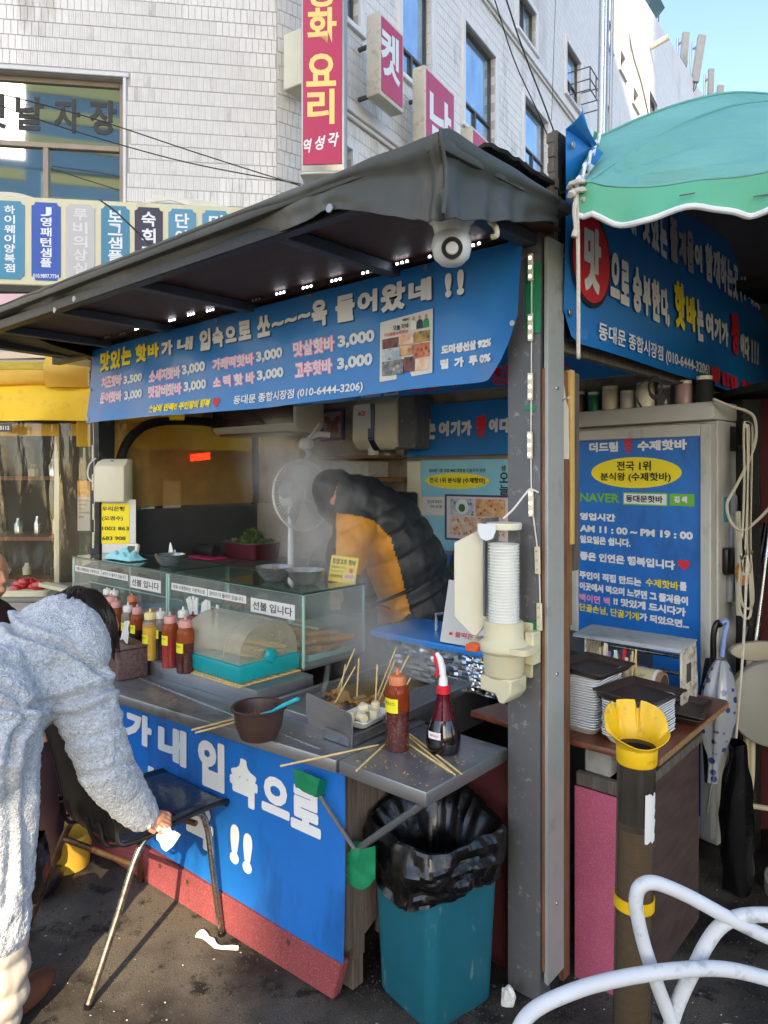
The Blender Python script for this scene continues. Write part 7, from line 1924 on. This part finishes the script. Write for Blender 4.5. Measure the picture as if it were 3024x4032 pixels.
# ------------------------------------------------------------------ litter on the ground
b = B('paper_strip', m_paper, None, WORLD)
gp = [DW(423, 2022, 2531.1 / 998), DW(440, 2026, 2531.1 / 1002), DW(458, 2040, 2531.1 / 1016), DW(470, 2047, 2531.1 / 1023), DW(516, 2050, 2531.1 / 1026)]
P_ = smooth(gp, 4)
b.grid(lambda u, v: P_[min(int(u * (len(P_) - 1)), len(P_) - 1)] + Vector((.0, -.016 + .032 * v * (.5 + .5 * math.sin(math.pi * (.2 + u))), .006 + .012 * abs(math.sin(u * 8)) * v)), len(P_) - 1, 3)
b.go(label='torn strip of white paper lying on the asphalt in front of the blue panel', cat='paper')
tcx = Vector((.345, 1.93, .0))
b = B('tissue_ball', m_paper, None, WORLD).ell(tcx + Vector((0, 0, .026)), (.036, .03, .028), 20, 14)
b.v = [v + (v - tcx - Vector((0, 0, .026))) * (.45 * nz(v.x * 60, v.y * 60, v.z * 60)) for v in b.v]
b.go(label='crumpled tissue on the ground beside the white chair', cat='tissue', angle=18)
b = B('tissue_ball', m_paper, None, WORLD).ell(Vector((.385, 2.21, .022)), (.022, .018, .03), 14, 10)
b.v = [v + (v - Vector((.385, 2.21, .022))) * (.5 * nz(v.x * 70, v.y * 70, v.z * 70)) for v in b.v]
b.go(label='small crumpled tissue at the foot of the grey post', cat='tissue', angle=18)
lt = B('ground_litter', MAT('litter', 'b5b0a4', .8, var=.3, vs=60), None, WORLD)
for i in range(190):
    x, y = random.uniform(-1.3, 1.4), random.uniform(1.95, 3.2)
    s = random.choice((.0018, .0022, .003, .0042)); a = random.uniform(0, 3)
    lt.raw([(x + s * math.cos(a + q * 1.57) * (1 + .6 * random.random()), y + s * math.sin(a + q * 1.57), .003 + .002 * random.random()) for q in range(4)], [(0, 1, 2, 3)])
lt.go(kind='stuff', label='tiny pale crumbs and grit scattered on the asphalt', cat='litter')
gv = B('gravel', MAT('dark_gravel', '35302a', .9, var=.4, vs=80), None, WORLD)
for i in range(5200):
    x, y = random.uniform(-1.5, 1.5), random.uniform(1.9, 3.4)
    s = random.uniform(.0015, .0052); a = random.uniform(0, 3)
    p = [Vector((x + s * math.cos(a + q * 2.094), y + s * math.sin(a + q * 2.094), .0)) for q in range(3)]
    gv.raw(p + [Vector((x, y, s * .9))], [(0, 1, 3), (1, 2, 3), (2, 0, 3)])
for (cx, cy, n_) in ((.05, 2.30, 260), (.42, 2.22, 300), (.16, 2.12, 200), (-.5, 2.50, 200), (.66, 2.20, 220)):
    for i in range(n_):
        x, y = cx + random.gauss(0, .12), cy + random.gauss(0, .06)
        s = random.uniform(.002, .006); a = random.uniform(0, 3)
        p = [Vector((x + s * math.cos(a + q * 2.094), y + s * math.sin(a + q * 2.094), .0)) for q in range(3)]
        gv.raw(p + [Vector((x, y, s * .7))], [(0, 1, 3), (1, 2, 3), (2, 0, 3)])
gv.go(kind='stuff', label='small dark stones standing out of the asphalt', cat='gravel')
wd_ = B('water_drops', GLASS('water', (.95, .97, .98), .02, 1.0), None)
for i in range(240):
    x = random.choice((random.uniform(-1.2, -.02), random.uniform(.03, .34))); y = random.uniform(-.10 if x < -.3 else -.02, .05 if x < 0 else .34)
    r = random.choice((.0016, .0022, .003, .0042))
    wd_.lathe([(r, 0), (r * .8, r * .3), (.0001, r * .45)], (x, y, ZC + .0012), 8, caps=False, sx=random.uniform(.8, 1.5))
wd_.go(kind='stuff', label='drops of water scattered on the steel counter', cat='water')
cb_ = B('food_crumbs', MAT('crumb', 'b98a52', .8, var=.3), None)
for i in range(150):
    x = random.choice((random.uniform(-.9, -.03), random.uniform(.03, .34))); y = random.uniform(-.08 if x < -.2 else -.02, .06 if x < 0 else .3)
    s = random.uniform(.001, .0032)
    cb_.cbox((x, y, ZC + .0012 + s * .4), (s * 1.6, s, s * .8), random.uniform(0, 3))
cb_.go(kind='stuff', label='crumbs of fried batter on the steel counter', cat='crumbs')
# ------------------------------------------------------------------ black chair at the counter
chn = thing('cafe_chair', 'black plastic shell chair with rusty chrome tube legs at the counter', 'chair', (-.94, 2.52, 0), WORLD)
A_, Bq, C_, D_ = Vector((-.9136, 2.195, 0)), Vector((-.581, 2.541, 0)), Vector((-.9865, 2.877, 0)), Vector((-1.279, 2.526, 0))
A1, B1, C1, D1 = Vector((-.805, 2.35, .435)), Vector((-.640, 2.540, .445)), Vector((-.935, 2.70, .445)), Vector((-1.10, 2.49, .435))
def side(f0, t0, t1, f1, m, nm):
    pts = [f0 + Vector((0, 0, .012)), f0.lerp(t0, .5), f0.lerp(t0, .88), t0.lerp(t1, .12) + Vector((0, 0, .006)), t0.lerp(t1, .5) + Vector((0, 0, .010)), t0.lerp(t1, .88) + Vector((0, 0, .006)), f1.lerp(t1, .86), f1.lerp(t1, .5), f1 + Vector((0, 0, .0))]
    B(nm, m, chn, WORLD).tube(smooth(pts, 6), .0115, 12).go()
side(A_, A1, B1, Bq, m_chrome, 'leg_frame')
side(D_, D1, C1, C_, m_rust, 'leg_frame')
B('crossbar', m_rust, chn, WORLD).cyl(A1.lerp(B1, .85) + Vector((0, 0, -.03)), D1.lerp(C1, .85) + Vector((0, 0, -.03)), .010, 10).cyl(A1.lerp(A_, .15), D1.lerp(D_, .15), .010, 10).go()
for p in (A_, Bq, C_, D_): B('foot_cap', m_blackp, chn, WORLD).cyl(p, p + Vector((0, 0, .014)), .0135, 12).go()
ctr = Vector((-.87, 2.515, 0)); fw = Vector((.657, .754, 0)); sd = Vector((.754, -.657, 0))
prof = smooth([(.235, 0, .440), (.22, 0, .457), (.10, 0, .462), (-.06, 0, .452), (-.16, 0, .455), (-.205, 0, .480), (-.228, 0, .540), (-.255, 0, .66), (-.285, 0, .78), (-.300, 0, .855)], 4)
def shell(u, v):
    t = v * (len(prof) - 1); i = min(int(t), len(prof) - 2); f_ = t - i
    p = prof[i].lerp(prof[i + 1], f_)
    s = (u - .5) * 2
    up = max(0, min(1, (v - .45) / .2))
    wdt = .205 * (1 - .10 * up - .30 * max(0, v - .9) / .1 * .55) * (1 - .06 * max(0, .1 - v) / .1)
    return ctr + fw * (p.x + .045 * up * s * s) + sd * (wdt * s) + Vector((0, 0, p.z + (1 - up) * .016 * abs(s) ** 3 - .035 * max(0, (v - .85) / .15) * s * s))
B('shell', m_blackp, chn, WORLD).grid(shell, 20, 44).go(solid=.012, angle=50)
rmb = B('shell_rim', m_blackp, chn, WORLD)
rmb.tube([shell(0, v / 40) for v in range(41)] + [shell(u / 14, 1) for u in range(1, 15)] + [shell(1, 1 - v / 40) for v in range(1, 41)], .0085, 8)
rmb.go()
B('seat_pad', MAT('navy_vinyl', '141c33', .28, var=.12, vs=8, bump=.08, bs=20, coat=.2), chn, WORLD).grid(lambda u, v: shell(.06 + .88 * u, .03 + .40 * v) + Vector((0, 0, .008 + .016 * (math.sin(math.pi * u) * math.sin(math.pi * v)) ** .35)), 14, 12).go(solid=.006)
rbs = B('shell_rib', m_blackp, chn, WORLD)
for s_ in (.12, .26, .74, .88): rbs.tube([shell(s_, .40 + .28 * v / 14) - fw * .012 - Vector((0, 0, .008)) for v in range(15)], .006, 6)
rbs.go()
# yellow tub and black bag behind the chair
yt = DW(262, 1850, 3.05)
B('yellow_tub', MAT('tub_yellow', 'd2a63c', .5), None, WORLD).lathe([(.0001, .0), (.085, .0), (.098, .13), (.102, .13), (.102, .142), (.094, .142), (.085, .02), (.0001, .01)], (-1.335, 3.0, 0), 30).go(label='yellow plastic tub on the ground behind the black chair', cat='tub')
# ------------------------------------------------------------------ people
def fleece():
    t = NT('fleece_coat')
    n1 = t.noise(90, 6, .75)
    n2 = t.n('ShaderNodeTexVoronoi'); n2.inputs['Scale'].default_value = 150; t.l(t.co, n2.inputs['Vector'])
    c = t.mix(t.ramp(n1, .35, .62), H('98a1ad'), H('ccd2d9'))
    c = t.mix(t.ramp(t.noise(210, 2, .5), .63, .72), c, H('565c66'))
    t.set(Base_Color=c, Roughness=1.0, Specular_IOR_Level=.15, Sheen_Weight=.35)
    x = t.mix(.5, n1, n2.outputs['Distance'])
    t.bump(x, .95, .010)
    return t.m
m_fleece = fleece()
cu_ = thing('person', 'person in a pale blue grey fleece coat bending over the black chair, seen from behind', 'person', (-1.15, 2.2, 0), WORLD)
def chain(b, pts, rs, n=16):
    P = smooth([p for p in pts], 5)
    k = len(pts); R_ = []
    for i in range(len(P)):
        t = i / (len(P) - 1) * (k - 1); j = min(int(t), k - 2); f_ = t - j
        R_.append(rs[j] * (1 - f_) + rs[j + 1] * f_)
    b.tube(P, R_, n)
    b.ell(P[0], (R_[0],) * 3, 14, 8); b.ell(P[-1], (R_[-1],) * 3, 14, 8)
    return b
coat = B('coat', m_fleece, cu_, WORLD)
chain(coat, [DW(-80, 1740, 2.10), DW(-40, 1590, 2.14), DW(40, 1475, 2.22), DW(110, 1420, 2.32), DW(140, 1400, 2.38)], [.15, .155, .155, .165, .14])
chain(coat, [DW(120, 1440, 2.26), DW(180, 1512, 2.24), DW(212, 1600, 2.21), DW(236, 1670, 2.22), DW(288, 1735, 2.30), DW(306, 1757, 2.33)], [.11, .098, .086, .080, .064, .056])
chain(coat, [DW(-20, 1590, 2.10), DW(-6, 1720, 2.08), DW(-10, 1880, 2.08), DW(-12, 2000, 2.07)], [.135, .110, .104, .098])
chain(coat, [DW(-10, 1470, 2.08), DW(10, 1560, 2.02), DW(-5, 1650, 2.0), DW(-60, 1720, 2.0)], [.10, .085, .075, .07])
chain(coat, [DW(60, 1380, 2.36), DW(130, 1362, 2.36), DW(182, 1400, 2.30), DW(192, 1465, 2.27)], [.10, .115, .085, .045])
CREASES = [([(9, 1335), (33, 1368), (89, 1386), (137, 1400), (179, 1427), (222, 1462)], .026, 7), ([(0, 1484), (27, 1502), (57, 1528), (98, 1520), (167, 1505), (238, 1482)], .020, 8),
    ([(0, 1522), (45, 1534), (60, 1558), (30, 1590), (20, 1640)], .024, 7), ([(24, 1345), (39, 1323), (98, 1300), (149, 1292)], .008, 3), ([(120, 1545), (170, 1550), (232, 1520)], .012, 7), ([(150, 1600), (215, 1590), (270, 1560)], .008, 8),
    ([(190, 1680), (250, 1660), (296, 1640)], .008, 7), ([(20, 1420), (90, 1450), (150, 1440)], .010, 12), ([(64, 1600), (50, 1750), (58, 1900)], .010, 9), ([(15, 1660), (25, 1800), (12, 1960)], .010, 9)]
def seg_d(x, y, P):
    best = 1e9
    for (xa, ya), (xb, yb) in zip(P, P[1:]):
        dx, dy = xb - xa, yb - ya
        t = max(0, min(1, ((x - xa) * dx + (y - ya) * dy) / (dx * dx + dy * dy)))
        best = min(best, (x - xa - t * dx) ** 2 + (y - ya - t * dy) ** 2)
    return best ** .5
def fold(co, n):
    d = .007 * nz(co.x * 9, co.y * 9, co.z * 9) + .005 * nz(co.x * 26, co.y * 26, co.z * 26) + .004 * nz(co.x * 75, co.y * 75, co.z * 75)
    if n.y < .35:
        x, y = 829 + 1534 * co.x / co.y, 1024 + 1534 * (1.65 - co.z) / co.y
        for P, dep, wd in CREASES:
            q = seg_d(x, y, P)
            if q < wd * 5: d += -dep * math.exp(-(q / wd) ** 2) + dep * .55 * math.exp(-((q - wd * 2.3) / (wd * 1.3)) ** 2)
    return d
blob_mesh(coat, .0062, 9, fold)
B('coat_belt', m_fleece, cu_, WORLD).tube(smooth([DW(8, 1548, 1.98), DW(38, 1556, 2.0), DW(62, 1551, 2.05), DW(78, 1538, 2.10)], 5), .0085, 8).go()
fur = B('fur_cuff', MAT('brown_fur', '6a5344', .95, var=.3, vs=60, bump=1, bs=120), cu_, WORLD); chain(fur, [DW(38, 1575, 2.10), DW(52, 1612, 2.10)], [.022, .020], 12)
blob_mesh(fur, .004, 2, lambda c, n: .004 * nz(c.x * 90, c.y * 90, c.z * 90))
# body: head, neck and hand in one skin
hc = DW(188, 1338, 2.46)
body = B('body', m_skin, cu_, WORLD)
body.ell(hc, (.078, .098, .10), 20, 14)
body.ell(hc + Vector((.03, .075, -.045)), (.05, .05, .06), 14, 10)
body.ell(hc + Vector((.035, .115, -.03)), (.014, .022, .020), 10, 8)
chain(body, [hc + Vector((-.02, -.03, -.02)), DW(150, 1410, 2.40)], [.055, .06])
hw = DW(325, 1768, 2.352)
chain(body, [DW(300, 1748, 2.33), hw], [.030, .027], 12)
body.ell(hw + Vector((.018, .012, -.006)), (.032, .036, .024), 14, 10)
for k in range(4):
    o = hw + Vector((.026 + .006 * k, .030 - .017 * k, .004 - .004 * k))
    chain(body, [o, o + Vector((.022, .010 - .003 * k, -.012)), o + Vector((.016, .004, -.034 + .003 * k)), o + Vector((-.004, -.002, -.038 + .004 * k))], [.0098, .0092, .0085, .0075], 8)
chain(body, [hw + Vector((-.006, -.014, -.006)), hw + Vector((.006, -.030, -.018)), hw + Vector((.020, -.028, -.030))], [.0105, .0095, .008], 8)
blob_mesh(body, .0036, 3)
hair = B('hair', m_hair, cu_, WORLD)
crown = hc + Vector((-.028, -.035, .075))
random.seed(21)
for i in range(520):
    a = random.uniform(0, 2 * math.pi); q = random.random() ** .5
    top = hc + Vector((-.03 + .075 * q * math.cos(a), -.035 + .09 * q * math.sin(a), .06 + .055 * (1 - q * q)))
    side_ = (top - hc); side_.z = 0
    dirr = side_.normalized() if side_.length > .01 else Vector((1, 0, 0))
    mid = hc + Vector((dirr.x * .086, dirr.y * .106, .02 - .05 * random.random()))
    end = hc + Vector((dirr.x * .078 + .016, dirr.y * .09 + .01, -.085 - .045 * random.random() - (.02 if dirr.x > 0 else -.04)))
    hair.tube(smooth([crown.lerp(top, .6), top, mid, end + Vector((random.uniform(-.012, .012), random.uniform(-.012, .012), 0))], 4), [.0024] * 10 + [.0018, .0012, .0006], 4, caps=False)
hair.ell(hc + Vector((-.005, -.008, .008)), (.082, .10, .102), 22, 14)
hair.go()
random.seed(33)
nk = B('napkin', m_paper, None, WORLD)
n0 = DW(352, 1800, 2.31)
nk.grid(lambda u, v: DW(328 + 52 * u * (.75 + .25 * v) + 8 * v, 1782 + 14 * (1 - u) * v + 44 * v * (1 - .45 * (2 * u - 1) ** 2), 2.325 - .012 * v) + Vector((0, .016 * math.sin(u * 5 + v * 2) + .01 * nz(u * 5, v * 5), 0)), 14, 12)
nk.grid(lambda u, v: DW(285 + 40 * u, 1779 + 14 * v * (1 + .4 * nz(u * 6)) - 4 * u, 2.30 + .012 * math.sin(u * 9 + v * 3)), 12, 4)
nk.go(label='white napkin held in the bending customer hand at the chair seat', cat='napkin', angle=30)
trs = B('padded_trousers', MAT('silver_quilt', 'b5aea4', .33, var=.08, vs=6, coat=.25, bump=.3, bs=14, bd=.01), cu_, WORLD)
chain(trs, [DW(-14, 2010, 2.09), DW(-12, 2080, 2.09), DW(-14, 2150, 2.08), DW(-24, 2225, 2.07)], [.082, .088, .086, .070])
chain(trs, [DW(-120, 1950, 2.10), DW(-130, 2080, 2.10), DW(-135, 2225, 2.10)], [.085, .088, .070])
blob_mesh(trs, .008, 4, lambda c, n: .010 * abs(math.sin(c.z * 42 + 1.2 * nz(c.x * 9, c.y * 9))) + .005 * nz(c.x * 22, c.y * 22, c.z * 22))
def shoe(p, rz, nm='shoe'):
    b = B(nm, MAT('brown_suede', '5a3320', .8, var=.15, vs=20), cu_, WORLD)
    m = Matrix.Translation(p) @ Matrix.Rotation(rz, 4, 'Z')
    b.ell((0, 0, 0), (.045, .115, .045), 18, 10); b.v = [m @ Vector((v.x, v.y, max(v.z, -.035))) + Vector((0, 0, .037)) for v in b.v]
    b.go()
shoe(Vector((DW(48, 2120, 2.18).x, 2.20, 0)), R(-20))
shoe(Vector((-1.32, 2.18, 0)), R(-10))
hb_ = B('black_handbag', m_bag, None, WORLD).grid(lambda u, v: DW(74, 1872, 2.36) + Vector(((.042 + .010 * nz(u * 8, v * 5)) * math.cos(2 * math.pi * u) * (.6 + .5 * math.sin(math.pi * v)), .05 * math.sin(2 * math.pi * u), .10 - .20 * v + .01 * nz(u * 6, v * 7))), 30, 16, cu=True)
hb_.go(label='black plastic bag hanging between the customer coat and the black chair', cat='bag', angle=22)
# seated customer at the left edge
cs = thing('person', 'seated person at the left edge, only part of the face in view', 'person', (-1.82, 3.2, 0), WORLD)
sk_ = B('body', m_skin, cs, WORLD)
hh = DW(-24, 1240, 3.2)
sk_.ell(hh, (.080, .078, .112), 20, 14)
sk_.ell(hh + Vector((.030, -.015, -.055)), (.050, .055, .058), 14, 10)
chain(sk_, [hh + Vector((.072, -.03, .014)), hh + Vector((.080, -.032, -.010)), hh + Vector((.086, -.034, -.026))], [.009, .010, .011], 8)
sk_.ell(hh + Vector((-.012, -.078, -.01)), (.018, .010, .026), 10, 8)
for hx, hy in ((-1.44, 2.90), (-1.52, 3.02)):
    hp_ = Vector((hx, hy, .60))
    chain(sk_, [hp_ + Vector((-.05, .0, .02)), hp_], [.028, .030], 10)
    for k in range(4): chain(sk_, [hp_ + Vector((.02, -.024 + .016 * k, .0)), hp_ + Vector((.055, -.026 + .017 * k, -.006)), hp_ + Vector((.07, -.026 + .017 * k, -.03))], [.010, .009, .008], 8)
    chain(sk_, [hp_ + Vector((.0, -.03, .0)), hp_ + Vector((.03, -.045, -.008))], [.011, .009], 8)
sk_.ell(hh + Vector((.080, -.03, -.060)), (.012, .018, .008), 8, 6)
sk_.ell(hh + Vector((.080, -.03, -.074)), (.011, .018, .008), 8, 6)
sk_.ell(hh + Vector((.066, -.03, .030)), (.014, .03, .010), 8, 6)
chain(sk_, [hh + Vector((-.01, .01, -.08)), hh + Vector((-.03, .01, -.19))], [.05, .055])
blob_mesh(sk_, .005, 3)
B('eye', m_blk, cs, WORLD).ell(hh + Vector((.066, -.056, .010)), (.010, .008, .005), 10, 6).go()
B('hair', m_hair, cs, WORLD).ell(hh + Vector((-.030, .01, .035)), (.085, .09, .105), 20, 14).go()
jk = B('jacket', MAT('dark_maroon_cloth', '2c1216', .85), cs, WORLD)
chain(jk, [hh + Vector((-.04, .02, -.25)), hh + Vector((-.06, .05, -.5)), Vector((hh.x - .06, 3.2, .48))], [.15, .17, .17])
chain(jk, [Vector((hh.x - .02, 3.1, .50)), Vector((-1.42, 2.95, .50)), Vector((-1.36, 2.86, .12))], [.10, .085, .06])
chain(jk, [hh + Vector((-.02, -.13, -.24)), hh + Vector((.05, -.20, -.46)), Vector((-1.50, 2.90, .62))], [.075, .065, .045])
chain(jk, [hh + Vector((-.02, .15, -.24)), hh + Vector((.04, .14, -.46)), Vector((-1.58, 3.02, .62))], [.075, .065, .045])
blob_mesh(jk, .011, 4)
B('shoe', m_black, cs, WORLD).ell((-1.33, 2.80, .04), (.05, .11, .04), 14, 8).go()
B('stool', m_dark, None, WORLD).lathe([(.16, 0), (.15, .40), (.17, .42), (.0001, .43)], (hh.x - .06, 3.22, 0), 20).go(label='dark stool under the seated person at the left edge', cat='stool')
# vendor in a padded jacket bending over the pot
ve = thing('person', 'vendor in a hooded black and mustard padded jacket bending over the steam', 'person', (.2, 3.6, 0), WORLD)
VY = 3.62
m_puf = MAT('black_padding', '24282a', .5, var=.12, vs=7, bump=.25, bs=34, bd=.006)
m_mus = MAT('mustard_padding', 'c98a1e', .5, var=.08, vs=7, bump=.25, bs=34, bd=.006)
jk = B('jacket', [m_puf, m_mus], ve, WORLD)
chain(jk, [DW(905, 1345, VY), DW(893, 1280, VY), DW(872, 1205, VY), DW(828, 1140, VY - .02), DW(775, 1095, VY - .06)], [.20, .195, .185, .185, .165])
chain(jk, [DW(940, 1345, VY + .02), DW(925, 1250, VY + .02), DW(880, 1160, VY + .02)], [.12, .13, .12])
chain(jk, [DW(768, 1140, VY - .18), DW(752, 1190, VY - .24), DW(738, 1240, VY - .26)], [.10, .088, .075])
chain(jk, [DW(740, 1085, VY - .06), DW(725, 1063, VY - .10)], [.125, .115])
axis0 = DW(890, 1345, VY); axis1 = DW(775, 1090, VY - .06)
axd = (axis1 - axis0).normalized()
def quilt(c, n):
    t = (c - axis0).dot(axd)
    px = 829 + 1534 * c.x / c.y; py = 1024 + 1534 * (1.65 - c.z) / c.y
    q = abs(math.sin(t * 26 + .35 * nz(c.x * 5, c.y * 5, c.z * 5)))
    w = nz(c.x * 16, c.y * 16, c.z * 10) * .008 + nz(c.x * 40, c.y * 40, c.z * 24) * .004
    hood = max(0, min(1, (t - .60) / .1))
    belt = max(0, 1 - abs(t - .19) / .05)
    return (.016 * q ** .55) * (1 - hood) + w + .012 * hood * nz(c.x * 14, c.z * 14) - .030 * belt
jo = blob_mesh(jk, .010, 5, quilt)
inv = W[ve.name]
panel_edge = [(726, 1108), (770, 1114), (806, 1124), (842, 1160), (864, 1230), (886, 1324), (860, 1345), (815, 1348), (790, 1250), (725, 1215)]
def inside(x, y, pg):
    r = False
    for k in range(len(pg)):
        (xa, ya), (xb, yb) = pg[k], pg[k - 1]
        if (ya > y) != (yb > y) and x < (xb - xa) * (y - ya) / (yb - ya) + xa: r = not r
    return r
for p in jo.data.polygons:
    c = inv @ p.center
    # the mustard front panel and sleeve, on the side turned to the counter
    if (inv.to_3x3() @ p.normal).y < .45 and inside(829 + 1534 * c.x / c.y, 1024 + 1534 * (1.65 - c.z) / c.y, panel_edge): p.material_index = 1
ap = B('apron_string', m_black, ve, WORLD)
ring = []
cb0 = axis0 + axd * .19
for i in range(28):
    a = 2 * math.pi * i / 28
    e1 = Vector((0, 1, 0)); e2 = axd.cross(e1).normalized()
    ring.append(cb0 + e1 * (.178 * math.cos(a)) + e2 * (.185 * math.sin(a)))
ap.tube(ring, .008, 6, closed=True)
ap.tube(smooth([ring[9] + Vector((.0, -.02, 0)), ring[9] + Vector((.06, -.05, .012)), ring[9] + Vector((.13, -.06, -.01))], 5), .004, 5)
ap.go()
vb = B('body', m_skin, ve, WORLD)
vh = DW(722, 1062, VY - .12)
vb.ell(vh, (.085, .085, .105), 18, 12)
vb.ell(vh + Vector((-.075, -.02, -.03)), (.022, .018, .018), 10, 8)
chain(vb, [vh, DW(760, 1090, VY - .06)], [.06, .06])
hnd = DW(725, 1280, VY - .30)
chain(vb, [DW(738, 1240, VY - .26), hnd], [.034, .028], 10)
for k in range(4): chain(vb, [hnd + Vector((-.02 + .014 * k, -.01, -.01)), hnd + Vector((-.024 + .015 * k, -.03, -.04)), hnd + Vector((-.02 + .013 * k, -.022, -.07))], [.011, .010, .008], 8)
chain(vb, [hnd + Vector((.024, -.01, .0)), hnd + Vector((.034, -.03, -.03))], [.011, .009], 8)
blob_mesh(vb, .005, 3)
B('hair', m_hair, ve, WORLD).ell(vh + Vector((-.02, .0, .012)), (.092, .09, .10), 18, 12).go()
lg_ = B('trousers', m_black, ve, WORLD)
chain(lg_, [DW(880, 1350, VY), Vector((.16, VY, .5)), Vector((.14, VY, .08))], [.11, .08, .06])
chain(lg_, [DW(935, 1350, VY), Vector((.32, VY + .1, .5)), Vector((.30, VY + .1, .08))], [.11, .08, .06])
blob_mesh(lg_, .012, 3)
for x, y in ((.12, VY - .05), (.28, VY + .05)): B('shoe', m_black, ve, WORLD).ell((x, y, .045), (.05, .12, .045), 14, 8).go()
# ------------------------------------------------------------------ white plastic chair in the foreground
wc = thing('garden_chair', 'white plastic chair with a back of crossing loops in the foreground corner', 'chair', (.62, 1.15, 0), WORLD)
def CZc(x, y): return (1097.2 + .33863 * x, 1700.6 + .33863 * y)
def cw(pts, r, nm, Ys):
    n = len(pts)
    ps = []
    for i, p in enumerate(pts):
        d = CZc(*p)
        y = Ys[0] + (Ys[1] - Ys[0]) * i / (n - 1)
        ps.append(DW(d[0], d[1], y))
    S_ = smooth(ps, 7)
    B(nm, m_chairw, wc, WORLD).tube(S_, r * .92, 14).go()
YC = 1.36
cw([(60, 1560), (110, 1475), (190, 1405), (330, 1335), (560, 1255), (880, 1190), (1200, 1158), (1420, 1165), (1660, 1222), (1900, 1300), (2100, 1420)], .0145, 'arm_rail', (YC - .10, YC + .02))
cw([(1085, 1600), (1000, 1390), (930, 1200), (860, 980), (818, 780), (820, 680), (850, 628), (905, 608), (990, 625), (1160, 700), (1390, 825), (1600, 930), (1900, 1060)], .0145, 'back_loop', (YC + .005, YC + .02))
cw([(1020, 1600), (1060, 1440), (1130, 1270), (1200, 1130), (1260, 1010), (1330, 910), (1410, 850), (1520, 818), (1680, 815), (1900, 840), (2050, 920), (2150, 1100)], .0150, 'back_loop', (YC + .012, YC + .03))
B('seat', m_chairw, wc, WORLD).prism(rrect(.24, .22, .08, 5), lambda u, v, t: (.80 + u, 1.10 + v, t), .43, .455).go(bevel=.008, seg=2)
for (x0, y0, x1, y1) in ((.60, 1.27, .57, 1.33), (1.0, 1.27, 1.03, 1.33), (.60, .92, .57, .86), (1.0, .92, 1.03, .86)):
    B('leg', m_chairw, wc, WORLD).tube([(x1, y1, 0), (x0, y0, .44)], [.016, .022], 12).go()
bs_ = B('back_support', m_chairw, wc, WORLD)
for x in (.66, .80, .94): bs_.tube(smooth([(x, 1.29, .45), (x, 1.34, .55), DW(829 + 1534 * x / YC, 2215, YC)], 5), .013, 10)
bs_.go()
# ------------------------------------------------------------------ steam
def steam():
    m = bpy.data.materials.new('steam'); m.use_nodes = True
    t = m.node_tree; t.nodes.clear()
    N = t.nodes.new; L = t.links.new
    out = N('ShaderNodeOutputMaterial'); pv = N('ShaderNodeVolumePrincipled')
    pv.inputs['Color'].default_value = (.98, .985, .99, 1); pv.inputs['Anisotropy'].default_value = .2
    tc = N('ShaderNodeTexCoord'); sx = N('ShaderNodeSeparateXYZ'); L(tc.outputs['Object'], sx.inputs[0])
    def ma(op, a, b=None, c=None):
        n = N('ShaderNodeMath'); n.operation = op
        for i, v in enumerate((a, b, c)):
            if v is None: continue
            if isinstance(v, (int, float)): n.inputs[i].default_value = v
            else: L(v, n.inputs[i])
        return n.outputs[0]
    x, y, z = sx.outputs
    n0 = N('ShaderNodeTexNoise'); n0.inputs['Scale'].default_value = 2.6; n0.inputs['Detail'].default_value = 2; L(tc.outputs['Object'], n0.inputs['Vector'])
    wob = ma('MULTIPLY', ma('SUBTRACT', n0.outputs['Fac'], .5), .5)
    # the plume's axis leans left and back as it rises (object origin: bottom centre of the box)
    cx = ma('ADD', ma('MULTIPLY_ADD', z, -.80, .44), wob)
    cy = ma('MULTIPLY_ADD', z, .18, -.12)
    rad = ma('MULTIPLY_ADD', z, .12, .24)
    dx = ma('DIVIDE', ma('SUBTRACT', x, cx), rad); dy = ma('DIVIDE', ma('SUBTRACT', y, cy), ma('MULTIPLY', rad, .9))
    d = ma('SQRT', ma('ADD', ma('MULTIPLY', dx, dx), ma('MULTIPLY', dy, dy)))
    fall = N('ShaderNodeMapRange'); fall.interpolation_type = 'SMOOTHSTEP'
    L(d, fall.inputs[0]); fall.inputs[1].default_value = .15; fall.inputs[2].default_value = 1.15; fall.inputs[3].default_value = 1; fall.inputs[4].default_value = 0
    top = N('ShaderNodeMapRange'); top.interpolation_type = 'SMOOTHSTEP'; L(z, top.inputs[0]); top.inputs[1].default_value = .75; top.inputs[2].default_value = 1.25; top.inputs[3].default_value = 1; top.inputs[4].default_value = 0
    nn = N('ShaderNodeTexNoise'); nn.inputs['Scale'].default_value = 5.5; nn.inputs['Detail'].default_value = 5; nn.inputs['Roughness'].default_value = .6; nn.inputs['Distortion'].default_value = .7
    mp = N('ShaderNodeMapping'); mp.inputs['Scale'].default_value = (1, 1, .7); L(tc.outputs['Object'], mp.inputs[0]); L(mp.outputs[0], nn.inputs['Vector'])
    rn = N('ShaderNodeMapRange'); L(nn.outputs['Fac'], rn.inputs[0]); rn.inputs[1].default_value = .40; rn.inputs[2].default_value = .68; rn.inputs[3].default_value = .12; rn.inputs[4].default_value = 1
    L(ma('MULTIPLY', ma('MULTIPLY', ma('MULTIPLY', fall.outputs[0], top.outputs[0]), rn.outputs[0]), STEAM), pv.inputs['Density'])
    L(pv.outputs[0], out.inputs['Volume'])
    return m
STEAM = 6.6
B('steam', steam(), None).box(-1.75, .05, .14, 1.45, .797, 2.06).go(kind='stuff', label='white steam rising from the broth and drifting left past the vendor', cat='steam')
bpy.data.scenes.remove(_lab)
